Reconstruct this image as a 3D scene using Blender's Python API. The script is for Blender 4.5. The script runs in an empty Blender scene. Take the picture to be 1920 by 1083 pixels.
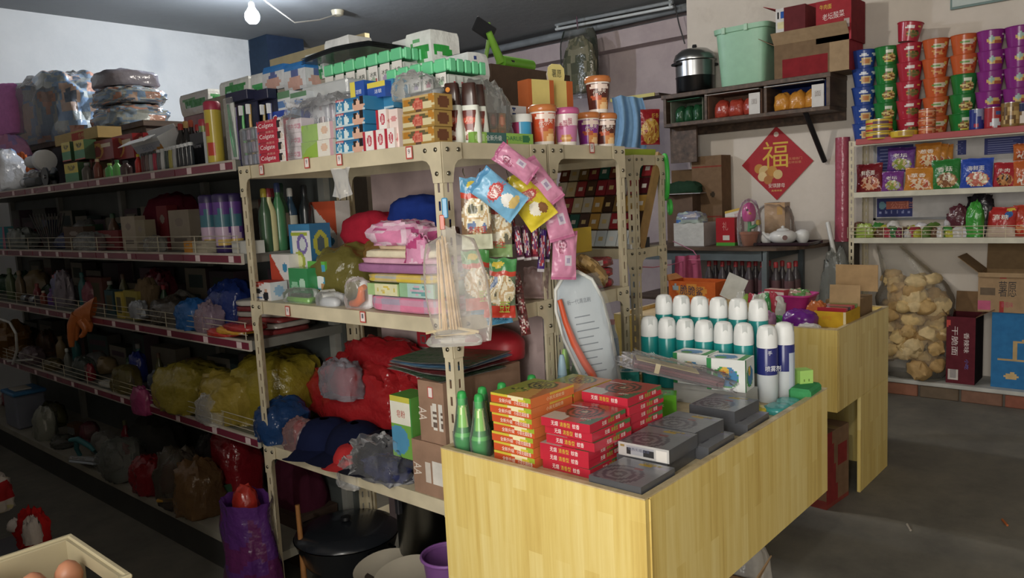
import bpy, math, random
from mathutils import Vector, Matrix, noise
R = math.radians
S = bpy.context.scene
COL = S.collection

# ------------------------------------------------------------------ camera
EYE = Vector((0, 0, 1.5))
YAW, PITCH, ROLL, FPX = R(41.58), R(6.74), R(-2.88), 1445.0
FWD = Vector((math.cos(YAW)*math.cos(PITCH), math.sin(YAW)*math.cos(PITCH), -math.sin(PITCH)))
_r = Vector((math.sin(YAW), -math.cos(YAW), 0)); _u = _r.cross(FWD)
RGT = _r*math.cos(ROLL) + _u*math.sin(ROLL); UPV = _u*math.cos(ROLL) - _r*math.sin(ROLL)
cam = bpy.data.cameras.new('camera'); camo = bpy.data.objects.new('camera', cam); COL.objects.link(camo)
cam.sensor_width = 36; cam.lens = 36*FPX/1920; cam.clip_start = .02
camo.matrix_world = Matrix(((RGT.x, UPV.x, -FWD.x, EYE.x), (RGT.y, UPV.y, -FWD.y, EYE.y), (RGT.z, UPV.z, -FWD.z, EYE.z), (0, 0, 0, 1)))
S.camera = camo
# ------------------------------------------------------------------ world, daylight through the doorway, exposure
W = bpy.data.worlds.new('world'); S.world = W; W.use_nodes = True
W.node_tree.nodes['Background'].inputs[0].default_value = (.62, .74, .95, 1)
W.node_tree.nodes['Background'].inputs[1].default_value = .25
def lamp(name, kind, loc, power, color, size=.1, sy=None, rot=None):
    l = bpy.data.lights.new(name, kind); o = bpy.data.objects.new(name, l); COL.objects.link(o)
    o.location = loc; l.energy = power; l.color = color
    if kind == 'AREA':
        l.size = size
        if sy: l.shape = 'RECTANGLE'; l.size_y = sy
    else: l.shadow_soft_size = size
    if rot: o.rotation_euler = rot
    return o
lamp('doorway_daylight', 'AREA', (-2.05, -.1, 1.55), 96, (1, .965, .90), 1.9, 1.9, (0, R(-90), 0))
lamp('shop_bulb_front', 'POINT', (-1.5, -.25, 2.7), 78, (1, .95, .86), .05)
lamp('added_fill_middle', 'POINT', (3.0, 3.0, 2.93), 62, (1, .93, .84), .05)  # unseen fill lamp, added above the frame to brighten the back wall
S.view_settings.view_transform = 'Standard'; S.view_settings.look = 'None'
S.view_settings.exposure = 0.2; S.view_settings.gamma = 1; S.view_settings.use_curve_mapping = False

# ------------------------------------------------------------------ helpers
def ray(px, py): return FWD + RGT*((px-960)/FPX) + UPV*((541.5-py)/FPX)
def at(px, py, X=None, Y=None, Z=None):
    "point of a known plane seen at a pixel of the photograph"
    d = ray(px, py)
    t = (X-EYE.x)/d.x if X is not None else (Y-EYE.y)/d.y if Y is not None else (Z-EYE.z)/d.z
    return EYE + d*t
def yat(px, X, Z=1.3): return at_pxz(px, Z, X=X)
def at_pxz(px, Z, X=None, Y=None):
    "coordinate along a shelf edge (X or Y fixed, height Z) that shows at column px"
    py = 540
    for _ in range(12):
        p = at(px, py, X=X, Y=Y); q = p.copy(); q.z = Z
        d = q-EYE; py = 541.5-FPX*d.dot(UPV)/d.dot(FWD)
    p = at(px, py, X=X, Y=Y)
    return p.y if X is not None else p.x
_lc = {}
def lin(c):
    if c in _lc: return _lc[c]
    if isinstance(c, str):
        h = c.lstrip('#'); h = ''.join(k*2 for k in h) if len(h) == 3 else h
        t = [int(h[i:i+2], 16)/255 for i in (0, 2, 4)]
    else: t = c
    g = .3*t[0]+.59*t[1]+.11*t[2]; t = [x+(g-x)*.1 for x in t[:3]]
    r = tuple((x/12.92 if x <= .04045 else ((x+.055)/1.055)**2.4) for x in t[:3])+(1.0,)
    _lc[c] = r
    return r
def N(t, typ, **kw):
    n = t.nodes.new(typ)
    for k, v in kw.items():
        if k[0] == '_': setattr(n, k[1:], v)
        else: n.inputs[k.replace('__', ' ')].default_value = v
    return n
_fin = {}
FIN = {  # finish: roughness, metallic, specular, wear amount, wear scale, bump, bump scale
 'paper': (.62, 0, .35, .10, 18, 0, 0), 'card': (.85, 0, .2, .16, 22, .15, 60), 'gloss': (.22, 0, .5, .06, 10, 0, 0),
 'satin': (.42, 0, .45, .08, 14, 0, 0), 'steel': (.28, 1, .5, .12, 12, 0, 0), 'enamel': (.45, 0, .4, .22, 9, .05, 30),
 'cloth': (.95, 0, .1, .12, 30, .35, 160), 'foil': (.26, .25, .5, .08, 14, .15, 40), 'wood': (.6, 0, .3, .25, 16, .1, 40),
 'poly': (.24, 0, .5, .12, 12, .5, 28), 'print': (.5, 0, .3, 0, 1, 0, 0), 'dark': (.5, 0, .3, .1, 8, 0, 0), 'food': (.7, 0, .3, .25, 25, .5, 40)}
def fin(k):
    if k in _fin: return _fin[k]
    m = bpy.data.materials.new(k); m.use_nodes = True; t = m.node_tree; t.nodes.clear(); L = t.links.new
    out = N(t, 'ShaderNodeOutputMaterial'); at_ = N(t, 'ShaderNodeAttribute', _attribute_name='Col')
    film = k.startswith('film') or k.startswith('bag')
    ro, me, sp, we, ws, bu, bs = FIN.get(k, (.16, 0, .5, .1, 14, .7, 34))
    tc = N(t, 'ShaderNodeTexCoord'); no = N(t, 'ShaderNodeTexNoise', Scale=ws, Detail=4.0)
    L(tc.outputs['Object'], no.inputs['Vector'])
    mr = N(t, 'ShaderNodeMapRange'); mr.inputs[1].default_value = .3; mr.inputs[2].default_value = .7
    mr.inputs[3].default_value = 1-we; mr.inputs[4].default_value = 1+we*.3; L(no.outputs[0], mr.inputs[0])
    mx = N(t, 'ShaderNodeVectorMath', _operation='SCALE'); L(at_.outputs['Color'], mx.inputs[0]); L(mr.outputs[0], mx.inputs['Scale'])
    b = N(t, 'ShaderNodeBsdfPrincipled', Roughness=ro, Metallic=me); b.inputs['Specular IOR Level'].default_value = sp
    L(mx.outputs[0], b.inputs['Base Color'])
    if bu:
        n2 = N(t, 'ShaderNodeTexNoise', Scale=bs, Detail=2.0); L(tc.outputs['Object'], n2.inputs['Vector'])
        bp = N(t, 'ShaderNodeBump', Strength=bu, Distance=.005 if k.startswith('film') else .011 if k.startswith('bag') or k == 'poly' else .006 if k == 'foil' else .003); L(n2.outputs[0], bp.inputs['Height']); L(bp.outputs[0], b.inputs['Normal'])
    if film:
        tr = N(t, 'ShaderNodeBsdfTransparent'); ms = N(t, 'ShaderNodeMixShader')
        lo = float(k.split('_')[1])/100
        if k.startswith('bag'): L(at_.outputs['Color'], tr.inputs[0])
        fr = N(t, 'ShaderNodeFresnel', IOR=1.45); ad = N(t, 'ShaderNodeMath', _operation='ADD', _use_clamp=True); ad.inputs[1].default_value = lo
        if bu: L(bp.outputs[0], fr.inputs['Normal'])
        L(fr.outputs[0], ad.inputs[0]); L(ad.outputs[0], ms.inputs[0]); L(tr.outputs[0], ms.inputs[1]); L(b.outputs[0], ms.inputs[2])
        L(ms.outputs[0], out.inputs[0])
    else: L(b.outputs[0], out.inputs[0])
    _fin[k] = m
    return m

class MB:
    def __init__(s): s.v = []; s.f = []; s.c = []; s.s = []
    def add(s, vs, fs, col, sm=False):
        b = len(s.v); s.v += [tuple(v) for v in vs]; many = isinstance(col, list)
        for i, f in enumerate(fs):
            s.f.append(tuple(b+k for k in f)); s.c.append(col[i] if many else col); s.s.append(sm)
        return s
    def xf(s, M, start=0):
        s.v[start:] = [tuple(M @ Vector(v)) for v in s.v[start:]]; return s
    def box(s, x0, x1, y0, y1, z0, z1, col, b=0):
        if b <= 0:
            vs = [(x, y, z) for x in (x0, x1) for y in (y0, y1) for z in (z0, z1)]
            fs = [(0, 1, 3, 2), (4, 6, 7, 5), (0, 4, 5, 1), (2, 3, 7, 6), (0, 2, 6, 4), (1, 5, 7, 3)]
            return s.add(vs, fs, col)
        vs = []; idx = {}
        X = (x0, x1); Y = (y0, y1); Z = (z0, z1)
        for i in (0, 1):
            for j in (0, 1):
                for k in (0, 1):
                    p = [X[i], Y[j], Z[k]]; q = [b*(1-2*i), b*(1-2*j), b*(1-2*k)]
                    for a in range(3):
                        idx[i, j, k, a] = len(vs); vs.append(tuple(p[c]+(q[c] if c != a else 0) for c in range(3)))
        fs = []
        g = lambda i, j, k, a: idx[i, j, k, a]
        fs += [(g(0,0,0,0), g(0,0,1,0), g(0,1,1,0), g(0,1,0,0)), (g(1,0,0,0), g(1,1,0,0), g(1,1,1,0), g(1,0,1,0)),
               (g(0,0,0,1), g(1,0,0,1), g(1,0,1,1), g(0,0,1,1)), (g(0,1,0,1), g(0,1,1,1), g(1,1,1,1), g(1,1,0,1)),
               (g(0,0,0,2), g(0,1,0,2), g(1,1,0,2), g(1,0,0,2)), (g(0,0,1,2), g(1,0,1,2), g(1,1,1,2), g(0,1,1,2))]
        for i in (0, 1):
            for j in (0, 1):
                fs.append((g(i,j,0,0), g(i,j,1,0), g(i,j,1,1), g(i,j,0,1)) if i ^ j else (g(i,j,0,0), g(i,j,0,1), g(i,j,1,1), g(i,j,1,0)))
                fs.append((g(0,i,j,1), g(1,i,j,1), g(1,i,j,2), g(0,i,j,2)) if i ^ j else (g(0,i,j,1), g(0,i,j,2), g(1,i,j,2), g(1,i,j,1)))
                fs.append((g(i,0,j,0), g(i,1,j,0), g(i,1,j,2), g(i,0,j,2)) if not i ^ j else (g(i,0,j,0), g(i,0,j,2), g(i,1,j,2), g(i,1,j,0)))
                for k in (0, 1): fs.append((g(i,j,k,0), g(i,j,k,1), g(i,j,k,2)) if not (i ^ j ^ k) else (g(i,j,k,0), g(i,j,k,2), g(i,j,k,1)))
        return s.add(vs, fs, col)
    def grid(s, P, nu, nv, fn, sm=True, closeu=False):
        "P(u,v) -> point; fn colour or fn(u,v)"
        nuv = nu if closeu else nu+1
        vs = [P(i/nu, j/nv) for j in range(nv+1) for i in range(nuv)]
        fs = []; cs = []
        for j in range(nv):
            for i in range(nu):
                a = j*nuv+i; b = j*nuv+(i+1) % nuv
                fs.append((a, b, b+nuv, a+nuv)); cs.append(fn((i+.5)/nu, (j+.5)/nv) if callable(fn) else fn)
        return s.add(vs, fs, cs, sm)
    def face(s, o, u, v, fn, cell=.008):
        o, u, v = Vector(o), Vector(u), Vector(v)
        if not callable(fn): return s.add([o, o+u, o+u+v, o+v], [(0, 1, 2, 3)], fn)
        nu = max(1, min(60, round(u.length/cell))); nv = max(1, min(60, round(v.length/cell)))
        return s.grid(lambda a, b: o+u*a+v*b, nu, nv, fn, False)
    def pbox(s, w, d, h, col, cell=.008, z=0, x=0, y=0, **p):
        "printed carton, base centre at (x,y,z), front towards -y; f l r t k(back) = paint"
        a, b = w/2, d/2
        s.face((x-a, y-b, z), (w, 0, 0), (0, 0, h), p.get('f', col), cell); s.face((x+a, y+b, z), (-w, 0, 0), (0, 0, h), p.get('k', col), cell)
        s.face((x-a, y+b, z), (0, -d, 0), (0, 0, h), p.get('l', col), cell); s.face((x+a, y-b, z), (0, d, 0), (0, 0, h), p.get('r', col), cell)
        s.face((x-a, y-b, z+h), (w, 0, 0), (0, d, 0), p.get('t', col), cell); s.face((x-a, y+b, z), (w, 0, 0), (0, -d, 0), col, cell)
        return s
    def lathe(s, prof, n, col, cx=0, cy=0, sm=True, fn=None, cap=True):
        "prof [(r,z)] bottom to top; col one per segment or a single; fn(u,v) paints, u=.5 is the -y side"
        vs = []; fs = []; cs = []
        z0, z1 = prof[0][1], prof[-1][1]
        for r, z in prof:
            for i in range(n):
                a = -math.pi*1.5-2*math.pi*i/n if False else math.pi/2+2*math.pi*i/n
                vs.append((cx+r*math.cos(a), cy+r*math.sin(a), z))
        for j in range(len(prof)-1):
            for i in range(n):
                k = (i+1) % n
                fs.append((j*n+i, j*n+k, j*n+n+k, j*n+n+i))
                c = col[j] if isinstance(col, list) else col
                cs.append(fn((i+.5)/n, ((prof[j][1]+prof[j+1][1])/2-z0)/max(1e-6, z1-z0)) if fn and c is None else c)
        if cap:
            fs.append(tuple(range(n-1, -1, -1))); cs.append(cs[0]); m = len(prof)-1
            fs.append(tuple(m*n+i for i in range(n))); cs.append(cs[-1])
        return s.add(vs, fs, cs, sm)
    def tube(s, pts, r, n, col, sm=True, cap=True):
        pts = [Vector(p) for p in pts]; vs = []; fs = []; m = len(pts); pr = None
        for i, p in enumerate(pts):
            t = (pts[min(i+1, m-1)]-pts[max(i-1, 0)]).normalized()
            if pr is None: pr = t.orthogonal().normalized()
            pr = (pr-t*pr.dot(t)).normalized(); q = t.cross(pr); rr = r[i] if isinstance(r, (list, tuple)) else r
            vs += [p+(pr*math.cos(2*math.pi*k/n)+q*math.sin(2*math.pi*k/n))*rr for k in range(n)]
        for i in range(m-1):
            for k in range(n): l = (k+1) % n; fs.append((i*n+k, i*n+l, i*n+n+l, i*n+n+k))
        if cap: fs += [tuple(range(n-1, -1, -1)), tuple((m-1)*n+k for k in range(n))]
        return s.add(vs, fs, col, sm)
    def prism(s, poly, y0, y1, col, sm=False):
        "polygon in x,z extruded along y"
        n = len(poly); vs = [(x, y0, z) for x, z in poly]+[(x, y1, z) for x, z in poly]
        fs = [tuple(range(n)), tuple(range(2*n-1, n-1, -1))]+[(i, i+n, (i+1) % n+n, (i+1) % n) for i in range(n)]
        return s.add(vs, fs, col, sm)
    def blob(s, sx, sy, sz, col, seed=0, amp=.12, fr=3., n=28, pw=1., flat=.35, fold=0, z=0):
        "soft heap: displaced super-ellipsoid resting flat on z"
        o = Vector((seed*7.31, seed*3.77, seed*1.93)); nv = max(8, n//2)
        sg = lambda x, p: math.copysign(abs(x)**p, x)
        def P(u, v):
            th = 2*math.pi*u; ph = math.pi*(v-.5)
            d = Vector((sg(math.cos(ph), pw)*sg(math.cos(th), pw), sg(math.cos(ph), pw)*sg(math.sin(th), pw), sg(math.sin(ph), pw)))
            k = 1+amp*noise.noise(d*fr+o)+amp*.5*noise.noise(d*fr*2.3+o)
            if fold: k += fold*(abs(noise.noise(Vector((d.x*fr*1.5, d.y*fr*1.5, d.z*fr*3.2))+o))-.25)
            d = d*k; zz = max(d.z, -flat)
            return Vector((d.x*sx/2, d.y*sy/2, z+(zz+flat)*sz/(1+flat)))
        c = col
        if callable(col): c = col
        return s.grid(P, n, nv, c, True, True)
    def pouch(s, w, h, t, col, back=None, seed=0, nu=18, nv=22, crimp=.05, wr=.004):
        "filled pillow pack standing in x,z, base z=0, front -y"
        o = Vector((seed*3.1, seed*1.7, 0))
        def mk(sg, c):
            def P(u, v):
                e = max(0, math.sin(math.pi*u))**.6*max(0, math.sin(math.pi*min(1, max(0, (v-crimp)/(1-2*crimp)))))**.55
                x = (u-.5)*w*(1-.06*math.sin(math.pi*v)); k = e*t/2+(wr*noise.noise(Vector((u*5, v*5, 0))+o) if .02 < u < .98 else 0)
                zz = v*h+.006*noise.noise(Vector((u*4, 3, 0))+o)*(1 if v > .5 else 0)
                return Vector((x, sg*(abs(k)+.0006), zz))
            s.grid((lambda u, v: P(u, v)) if sg < 0 else (lambda u, v: P(1-u, v)), nu, nv, c, True)
        mk(-1, col); mk(1, back if back is not None else (col if not callable(col) else (lambda u, v: col(.02, v))))
        return s

def put(name, mb, finish, parent=None, loc=None, rot=None, kind=None):
    me = bpy.data.meshes.new(name); me.from_pydata(mb.v, [], mb.f)
    ca = me.color_attributes.new('Col', 'BYTE_COLOR', 'CORNER'); arr = []
    for f, c in zip(mb.f, mb.c): arr += list(lin(c))*len(f)
    ca.data.foreach_set('color', arr)
    if any(mb.s):
        me.polygons.foreach_set('use_smooth', mb.s); me.set_sharp_from_angle(angle=R(50))
    me.materials.append(finish if not isinstance(finish, str) else fin(finish))
    o = bpy.data.objects.new(name, me); COL.objects.link(o)
    if parent: o.parent = parent
    if loc is not None: o.location = loc
    if rot is not None: o.rotation_euler = rot if hasattr(rot, '__len__') else (0, 0, rot)
    if kind: o['kind'] = kind
    return o
def link(name, me, parent=None, loc=None, rot=None):
    o = bpy.data.objects.new(name, me); COL.objects.link(o)
    if parent: o.parent = parent
    if loc is not None: o.location = loc
    if rot is not None: o.rotation_euler = rot
    return o
def tag(o, label, cat, group=None):
    o['label'] = label; o['category'] = cat
    if group: o['group'] = group
    return o
def thing(name, label, cat, loc=(0, 0, 0), rz=0, group=None, rot=None):
    o = bpy.data.objects.new(name, None); COL.objects.link(o); o.empty_display_size = .05
    o.location = loc; o.rotation_euler = rot if rot else (0, 0, rz)
    return tag(o, label, cat, group)
def dup(root, loc, rz=None, label=None, rot=None, group=None):
    r = root.copy(); COL.objects.link(r); r.location = loc
    if rz is not None: r.rotation_euler = (0, 0, rz)
    if rot: r.rotation_euler = rot
    if label: r['label'] = label
    if group: r['group'] = group
    for ch in list(root.children):
        c = ch.copy(); COL.objects.link(c); c.parent = r
        for g in list(ch.children):
            d = g.copy(); COL.objects.link(d); d.parent = c
    return r
def struct(name, mb, m): o = put(name, mb, m); o['kind'] = 'structure'; return o
_tx = {}
def txt(par, s_, w, h, col, loc, face='f', name='lettering', tilt=0):
    "flat lettering w x h centred at loc on a face (f front, t top, r right, l left)"
    k = (s_, col)
    if k not in _tx:
        cu = bpy.data.curves.new('lettering', 'FONT'); cu.body = s_; cu.resolution_u = 2; cu.align_x = 'CENTER'
        ob = bpy.data.objects.new('lettering', cu); COL.objects.link(ob)
        dg = bpy.context.evaluated_depsgraph_get(); me = bpy.data.meshes.new_from_object(ob.evaluated_get(dg)); me.name = 'lettering'
        bpy.data.objects.remove(ob)
        xs = [v.co.x for v in me.vertices] or [0, 1]; ys = [v.co.y for v in me.vertices] or [0, 1]
        cx, cy, sx, sy = (min(xs)+max(xs))/2, (min(ys)+max(ys))/2, max(xs)-min(xs) or 1, max(ys)-min(ys) or 1
        for v in me.vertices: v.co = ((v.co.x-cx)/sx, (v.co.y-cy)/sy, 0)
        ca = me.color_attributes.new('Col', 'BYTE_COLOR', 'CORNER'); ca.data.foreach_set('color', list(lin(col))*len(me.loops))
        me.materials.clear(); me.materials.append(fin('print')); _tx[k] = me
    rot = {'f': (R(90), 0, 0), 't': (0, 0, 0), 'r': (R(90), 0, R(90)), 'l': (R(90), 0, R(-90))}[face]
    m = Matrix.LocRotScale(Vector(loc), None, None) @ (Matrix.Rotation(rot[2], 4, 'Z') @ Matrix.Rotation(rot[0], 4, 'X')) @ Matrix.Rotation(tilt, 4, 'Z') @ Matrix.Diagonal((w, h, 1, 1))
    o = bpy.data.objects.new(name, _tx[k]); COL.objects.link(o); o.parent = par; o.matrix_local = m
    return o
def art(bg, *sh):
    "flat print: layers r(ect) e(llipse) n(oise picture) d(iagonal) over a ground, u right v up 0..1"
    def fn(u, v):
        c = bg
        for q in sh:
            k = q[0]
            if k == 'r':
                if q[1] <= u <= q[3] and q[2] <= v <= q[4]: c = q[5]
            elif k == 'e':
                if ((u-q[1])/q[3])**2+((v-q[2])/q[4])**2 <= 1: c = q[5]
            elif k == 'n':
                if ((u-q[1])/q[3])**2+((v-q[2])/q[4])**2 <= 1:
                    x = noise.noise(Vector((u*q[6], v*q[6], q[7] if len(q) > 7 else 0)))*.5+.5
                    c = q[5][min(len(q[5])-1, max(0, int((x-.2)/.6*len(q[5]))))]
            elif k == 'd':
                if q[1]*u+q[2]*v > q[3]: c = q[4]
            elif k == 's':  # stripes along u: count, duty, colour, v range
                if (u*q[1]) % 1 < q[2] and q[4] <= v <= q[5]: c = q[3]
        return c
    return fn
def fit(p0, p1, pt, X, Z, d):
    "size and base centre of a thing facing -X with front at X on height Z, spanning columns p0..p1, top at row pt"
    a, c = at_pxz(p0, Z, X=X), at_pxz(p1, Z, X=X)
    return (abs(a-c), d, max(.005, at((p0+p1)/2, pt, X=X).z-Z)), Vector((X+d/2, (a+c)/2, Z))
def fitY(p0, p1, pt, Y, Z, d):
    a, c = at_pxz(p0, Z, Y=Y), at_pxz(p1, Z, Y=Y)
    return (abs(a-c), d, max(.005, at((p0+p1)/2, pt, Y=Y).z-Z)), Vector(((a+c)/2, Y+d/2, Z))
ORD = ['top', 'second', 'third', 'fourth', 'fifth', 'sixth', 'seventh', 'eighth', 'ninth', 'tenth']
FX, FY = R(-90), 0.0     # facing -X (aisle side) / facing -Y (end side)
# ================================================================== room shell
def nodemat(name, build):
    m = bpy.data.materials.new(name); m.use_nodes = True; t = m.node_tree; t.nodes.clear()
    out = N(t, 'ShaderNodeOutputMaterial'); b = N(t, 'ShaderNodeBsdfPrincipled'); t.links.new(b.outputs[0], out.inputs[0])
    build(t, b, t.links.new); return m
def ramp(t, stops):
    r = N(t, 'ShaderNodeValToRGB'); e = r.color_ramp.elements
    while len(e) < len(stops): e.new(.5)
    for i, (p, c) in enumerate(stops): e[i].position = p; e[i].color = lin(c)
    return r
def plaster(c0, c1, sc=2.2, stain='#8d8379'):
    def f(t, b, L):
        tc = N(t, 'ShaderNodeTexCoord'); n = N(t, 'ShaderNodeTexNoise', Scale=sc, Detail=8.0, Roughness=.65); L(tc.outputs['Object'], n.inputs['Vector'])
        r = ramp(t, [(.35, c0), (.62, c1)]); L(n.outputs[0], r.inputs[0])
        n2 = N(t, 'ShaderNodeTexNoise', Scale=.9, Detail=6.0, Roughness=.7); L(tc.outputs['Object'], n2.inputs['Vector'])
        r2 = ramp(t, [(.62, '#000'), (.82, '#fff')]); L(n2.outputs[0], r2.inputs[0])
        mx = N(t, 'ShaderNodeMix', _data_type='RGBA'); L(r2.outputs[0], mx.inputs[0]); L(r.outputs[0], mx.inputs[6]); mx.inputs[7].default_value = lin(stain)
        L(mx.outputs[2], b.inputs['Base Color']); b.inputs['Roughness'].default_value = .9
        bp = N(t, 'ShaderNodeBump', Strength=.25, Distance=.01); n3 = N(t, 'ShaderNodeTexNoise', Scale=14., Detail=6.0); L(tc.outputs['Object'], n3.inputs['Vector'])
        L(n3.outputs[0], bp.inputs['Height']); L(bp.outputs[0], b.inputs['Normal'])
    return f
def concrete(t, b, L):
    tc = N(t, 'ShaderNodeTexCoord'); n = N(t, 'ShaderNodeTexNoise', Scale=3.2, Detail=10.0, Roughness=.7); L(tc.outputs['Object'], n.inputs['Vector'])
    r = ramp(t, [(.3, '#59564e'), (.5, '#6a665c'), (.75, '#7d7769')]); L(n.outputs[0], r.inputs[0]); L(r.outputs[0], b.inputs['Base Color'])
    b.inputs['Roughness'].default_value = .75
    bp = N(t, 'ShaderNodeBump', Strength=.2, Distance=.01); L(n.outputs[0], bp.inputs['Height']); L(bp.outputs[0], b.inputs['Normal'])
def laminate(c0, c1, c2):
    def f(t, b, L):
        tc = N(t, 'ShaderNodeTexCoord'); sx = N(t, 'ShaderNodeSeparateXYZ'); L(tc.outputs['Object'], sx.inputs[0])
        ad = N(t, 'ShaderNodeMath', _operation='ADD'); L(sx.outputs[0], ad.inputs[0]); L(sx.outputs[1], ad.inputs[1])
        cb = N(t, 'ShaderNodeCombineXYZ'); L(sx.outputs[2], cb.inputs[0]); L(ad.outputs[0], cb.inputs[1])
        br = N(t, 'ShaderNodeTexBrick', Scale=1.0); br.inputs['Brick Width'].default_value = .31; br.inputs['Row Height'].default_value = .043; br.inputs['Mortar Size'].default_value = 0
        br.inputs['Color1'].default_value = (0, 0, 0, 1); br.inputs['Color2'].default_value = (1, 1, 1, 1); L(cb.outputs[0], br.inputs['Vector'])
        mp = N(t, 'ShaderNodeMapping'); mp.inputs['Scale'].default_value = (26, 26, 1.2); L(tc.outputs['Object'], mp.inputs['Vector'])
        n = N(t, 'ShaderNodeTexNoise', Scale=2.0, Detail=5.0, Roughness=.6); L(mp.outputs[0], n.inputs['Vector'])
        m1 = N(t, 'ShaderNodeMath', _operation='MULTIPLY_ADD'); L(br.outputs[0], m1.inputs[0]); m1.inputs[1].default_value = .35; L(n.outputs[0], m1.inputs[2])
        r = ramp(t, [(.35, c0), (.62, c1), (.95, c2)]); L(m1.outputs[0], r.inputs[0]); L(r.outputs[0], b.inputs['Base Color'])
        b.inputs['Roughness'].default_value = .38
    return f
def darkwood(t, b, L):
    tc = N(t, 'ShaderNodeTexCoord'); mp = N(t, 'ShaderNodeMapping'); mp.inputs['Scale'].default_value = (9, 1.3, 9); L(tc.outputs['Object'], mp.inputs['Vector'])
    n = N(t, 'ShaderNodeTexNoise', Scale=3.0, Detail=7.0); L(mp.outputs[0], n.inputs['Vector'])
    r = ramp(t, [(.3, '#3b2c22'), (.6, '#5a4535'), (.8, '#74604c')]); L(n.outputs[0], r.inputs[0]); L(r.outputs[0], b.inputs['Base Color']); b.inputs['Roughness'].default_value = .55
M_LAM = nodemat('counter_laminate', laminate('#ceac54', '#e0c46c', '#ebd68a'))
M_EDGE = nodemat('counter_edge', laminate('#b09a70', '#c4ae82', '#d3c096'))
M_DW = nodemat('dark_wood', darkwood)
M_WALL = nodemat('whitewash', plaster('#cfd2d0', '#d9dbd8', 2.2, '#b9bcba'))
M_WALLB = nodemat('cream_plaster', plaster('#cdc3b6', '#d9cfc2', 1.6, '#b7a99c'))
M_WALLP = nodemat('pink_grey_plaster', plaster('#a8989a', '#b8a8a8', 3., '#8c7c7e'))
M_CEIL = nodemat('grey_ceiling', plaster('#868a8b', '#8f9394', 1.2, '#787b7b'))
M_FLOOR = nodemat('concrete', concrete)
struct('floor', MB().box(-2.3, 6.7, -2.2, 7.1, -.1, 0, '#666'), M_FLOOR)
struct('ceiling', MB().box(-2.3, 6.7, -2.2, 7.1, 3.12, 3.25, '#888'), M_CEIL)
struct('wall_left', MB().box(.25, 6.7, 6.85, 7.0, 0, 3.12, '#ccc'), M_WALL)
struct('wall_back', MB().box(6.06, 6.5, -2.2, 3.26, 0, 3.12, '#ccc'), M_WALLB)
struct('wall_recess', MB().box(6.36, 6.5, 3.26, 6.85, 0, 3.12, '#ccc'), M_WALLP)
struct('wall_right', MB().box(-2.3, 6.5, -2.2, -2.05, 0, 3.12, '#ccc'), M_WALLB)
m = MB(); m.box(-2.3, -2.15, -2.05, -1.15, 0, 3.12, '#ccc'); m.box(-2.3, -2.15, .95, 1.35, 0, 3.12, '#ccc'); m.box(-2.3, -2.15, -1.15, .95, 2.55, 3.12, '#ccc')

struct('wall_front', m, M_WALLB)
struct('wall_light_block', MB().box(-2.3, -.6, 1.35, 7.0, 0, 3.12, '#ccc').box(-.6, .25, 1.7, 7.0, 0, 3.12, '#ccc'), nodemat('light_block_plaster', plaster('#aaa298', '#b3aaa0', 2.0, '#968d84')))  # unseen block, added to keep doorway and front bulb light off the gondola
struct('trim_1', MB().box(6.2, 6.36, 3.26, 6.85, 2.82, 2.98, '#a59a9c'), M_WALLP)   # concrete lintel along the recessed wall

# ================================================================== slotted-angle racks
CREAM = '#cfc3a4'
def slot_flange(mb, L, w=.036, t=.002, p=.05, axis='y', col=CREAM):
    "strip of height L with a row of upright slots, from 0..w along axis, thickness on the other axis"
    def bx(a0, a1, z0, z1):
        if axis == 'y': mb.box(0, t, a0, a1, z0, z1, col)
        else: mb.box(a0, a1, 0, t, z0, z1, col)
    z = 0; c0, c1 = w*.40, w*.66
    while z < L:
        bx(0, w, z, min(L, z+p*.48))
        if z+p*.48 < L: bx(0, c0, z+p*.48, min(L, z+p)); bx(c1, w, z+p*.48, min(L, z+p))
        z += p
_post = {}
def post_mesh(L, sx, sy):
    k = (round(L, 3), sx, sy)
    if k not in _post:
        mb = MB(); slot_flange(mb, L, axis='y'); slot_flange(mb, L, axis='x')
        mb.xf(Matrix.Diagonal((sx, sy, 1, 1)))
        o = put('post', mb, 'enamel'); _post[k] = o.data; bpy.data.objects.remove(o)
    return _post[k]
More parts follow.
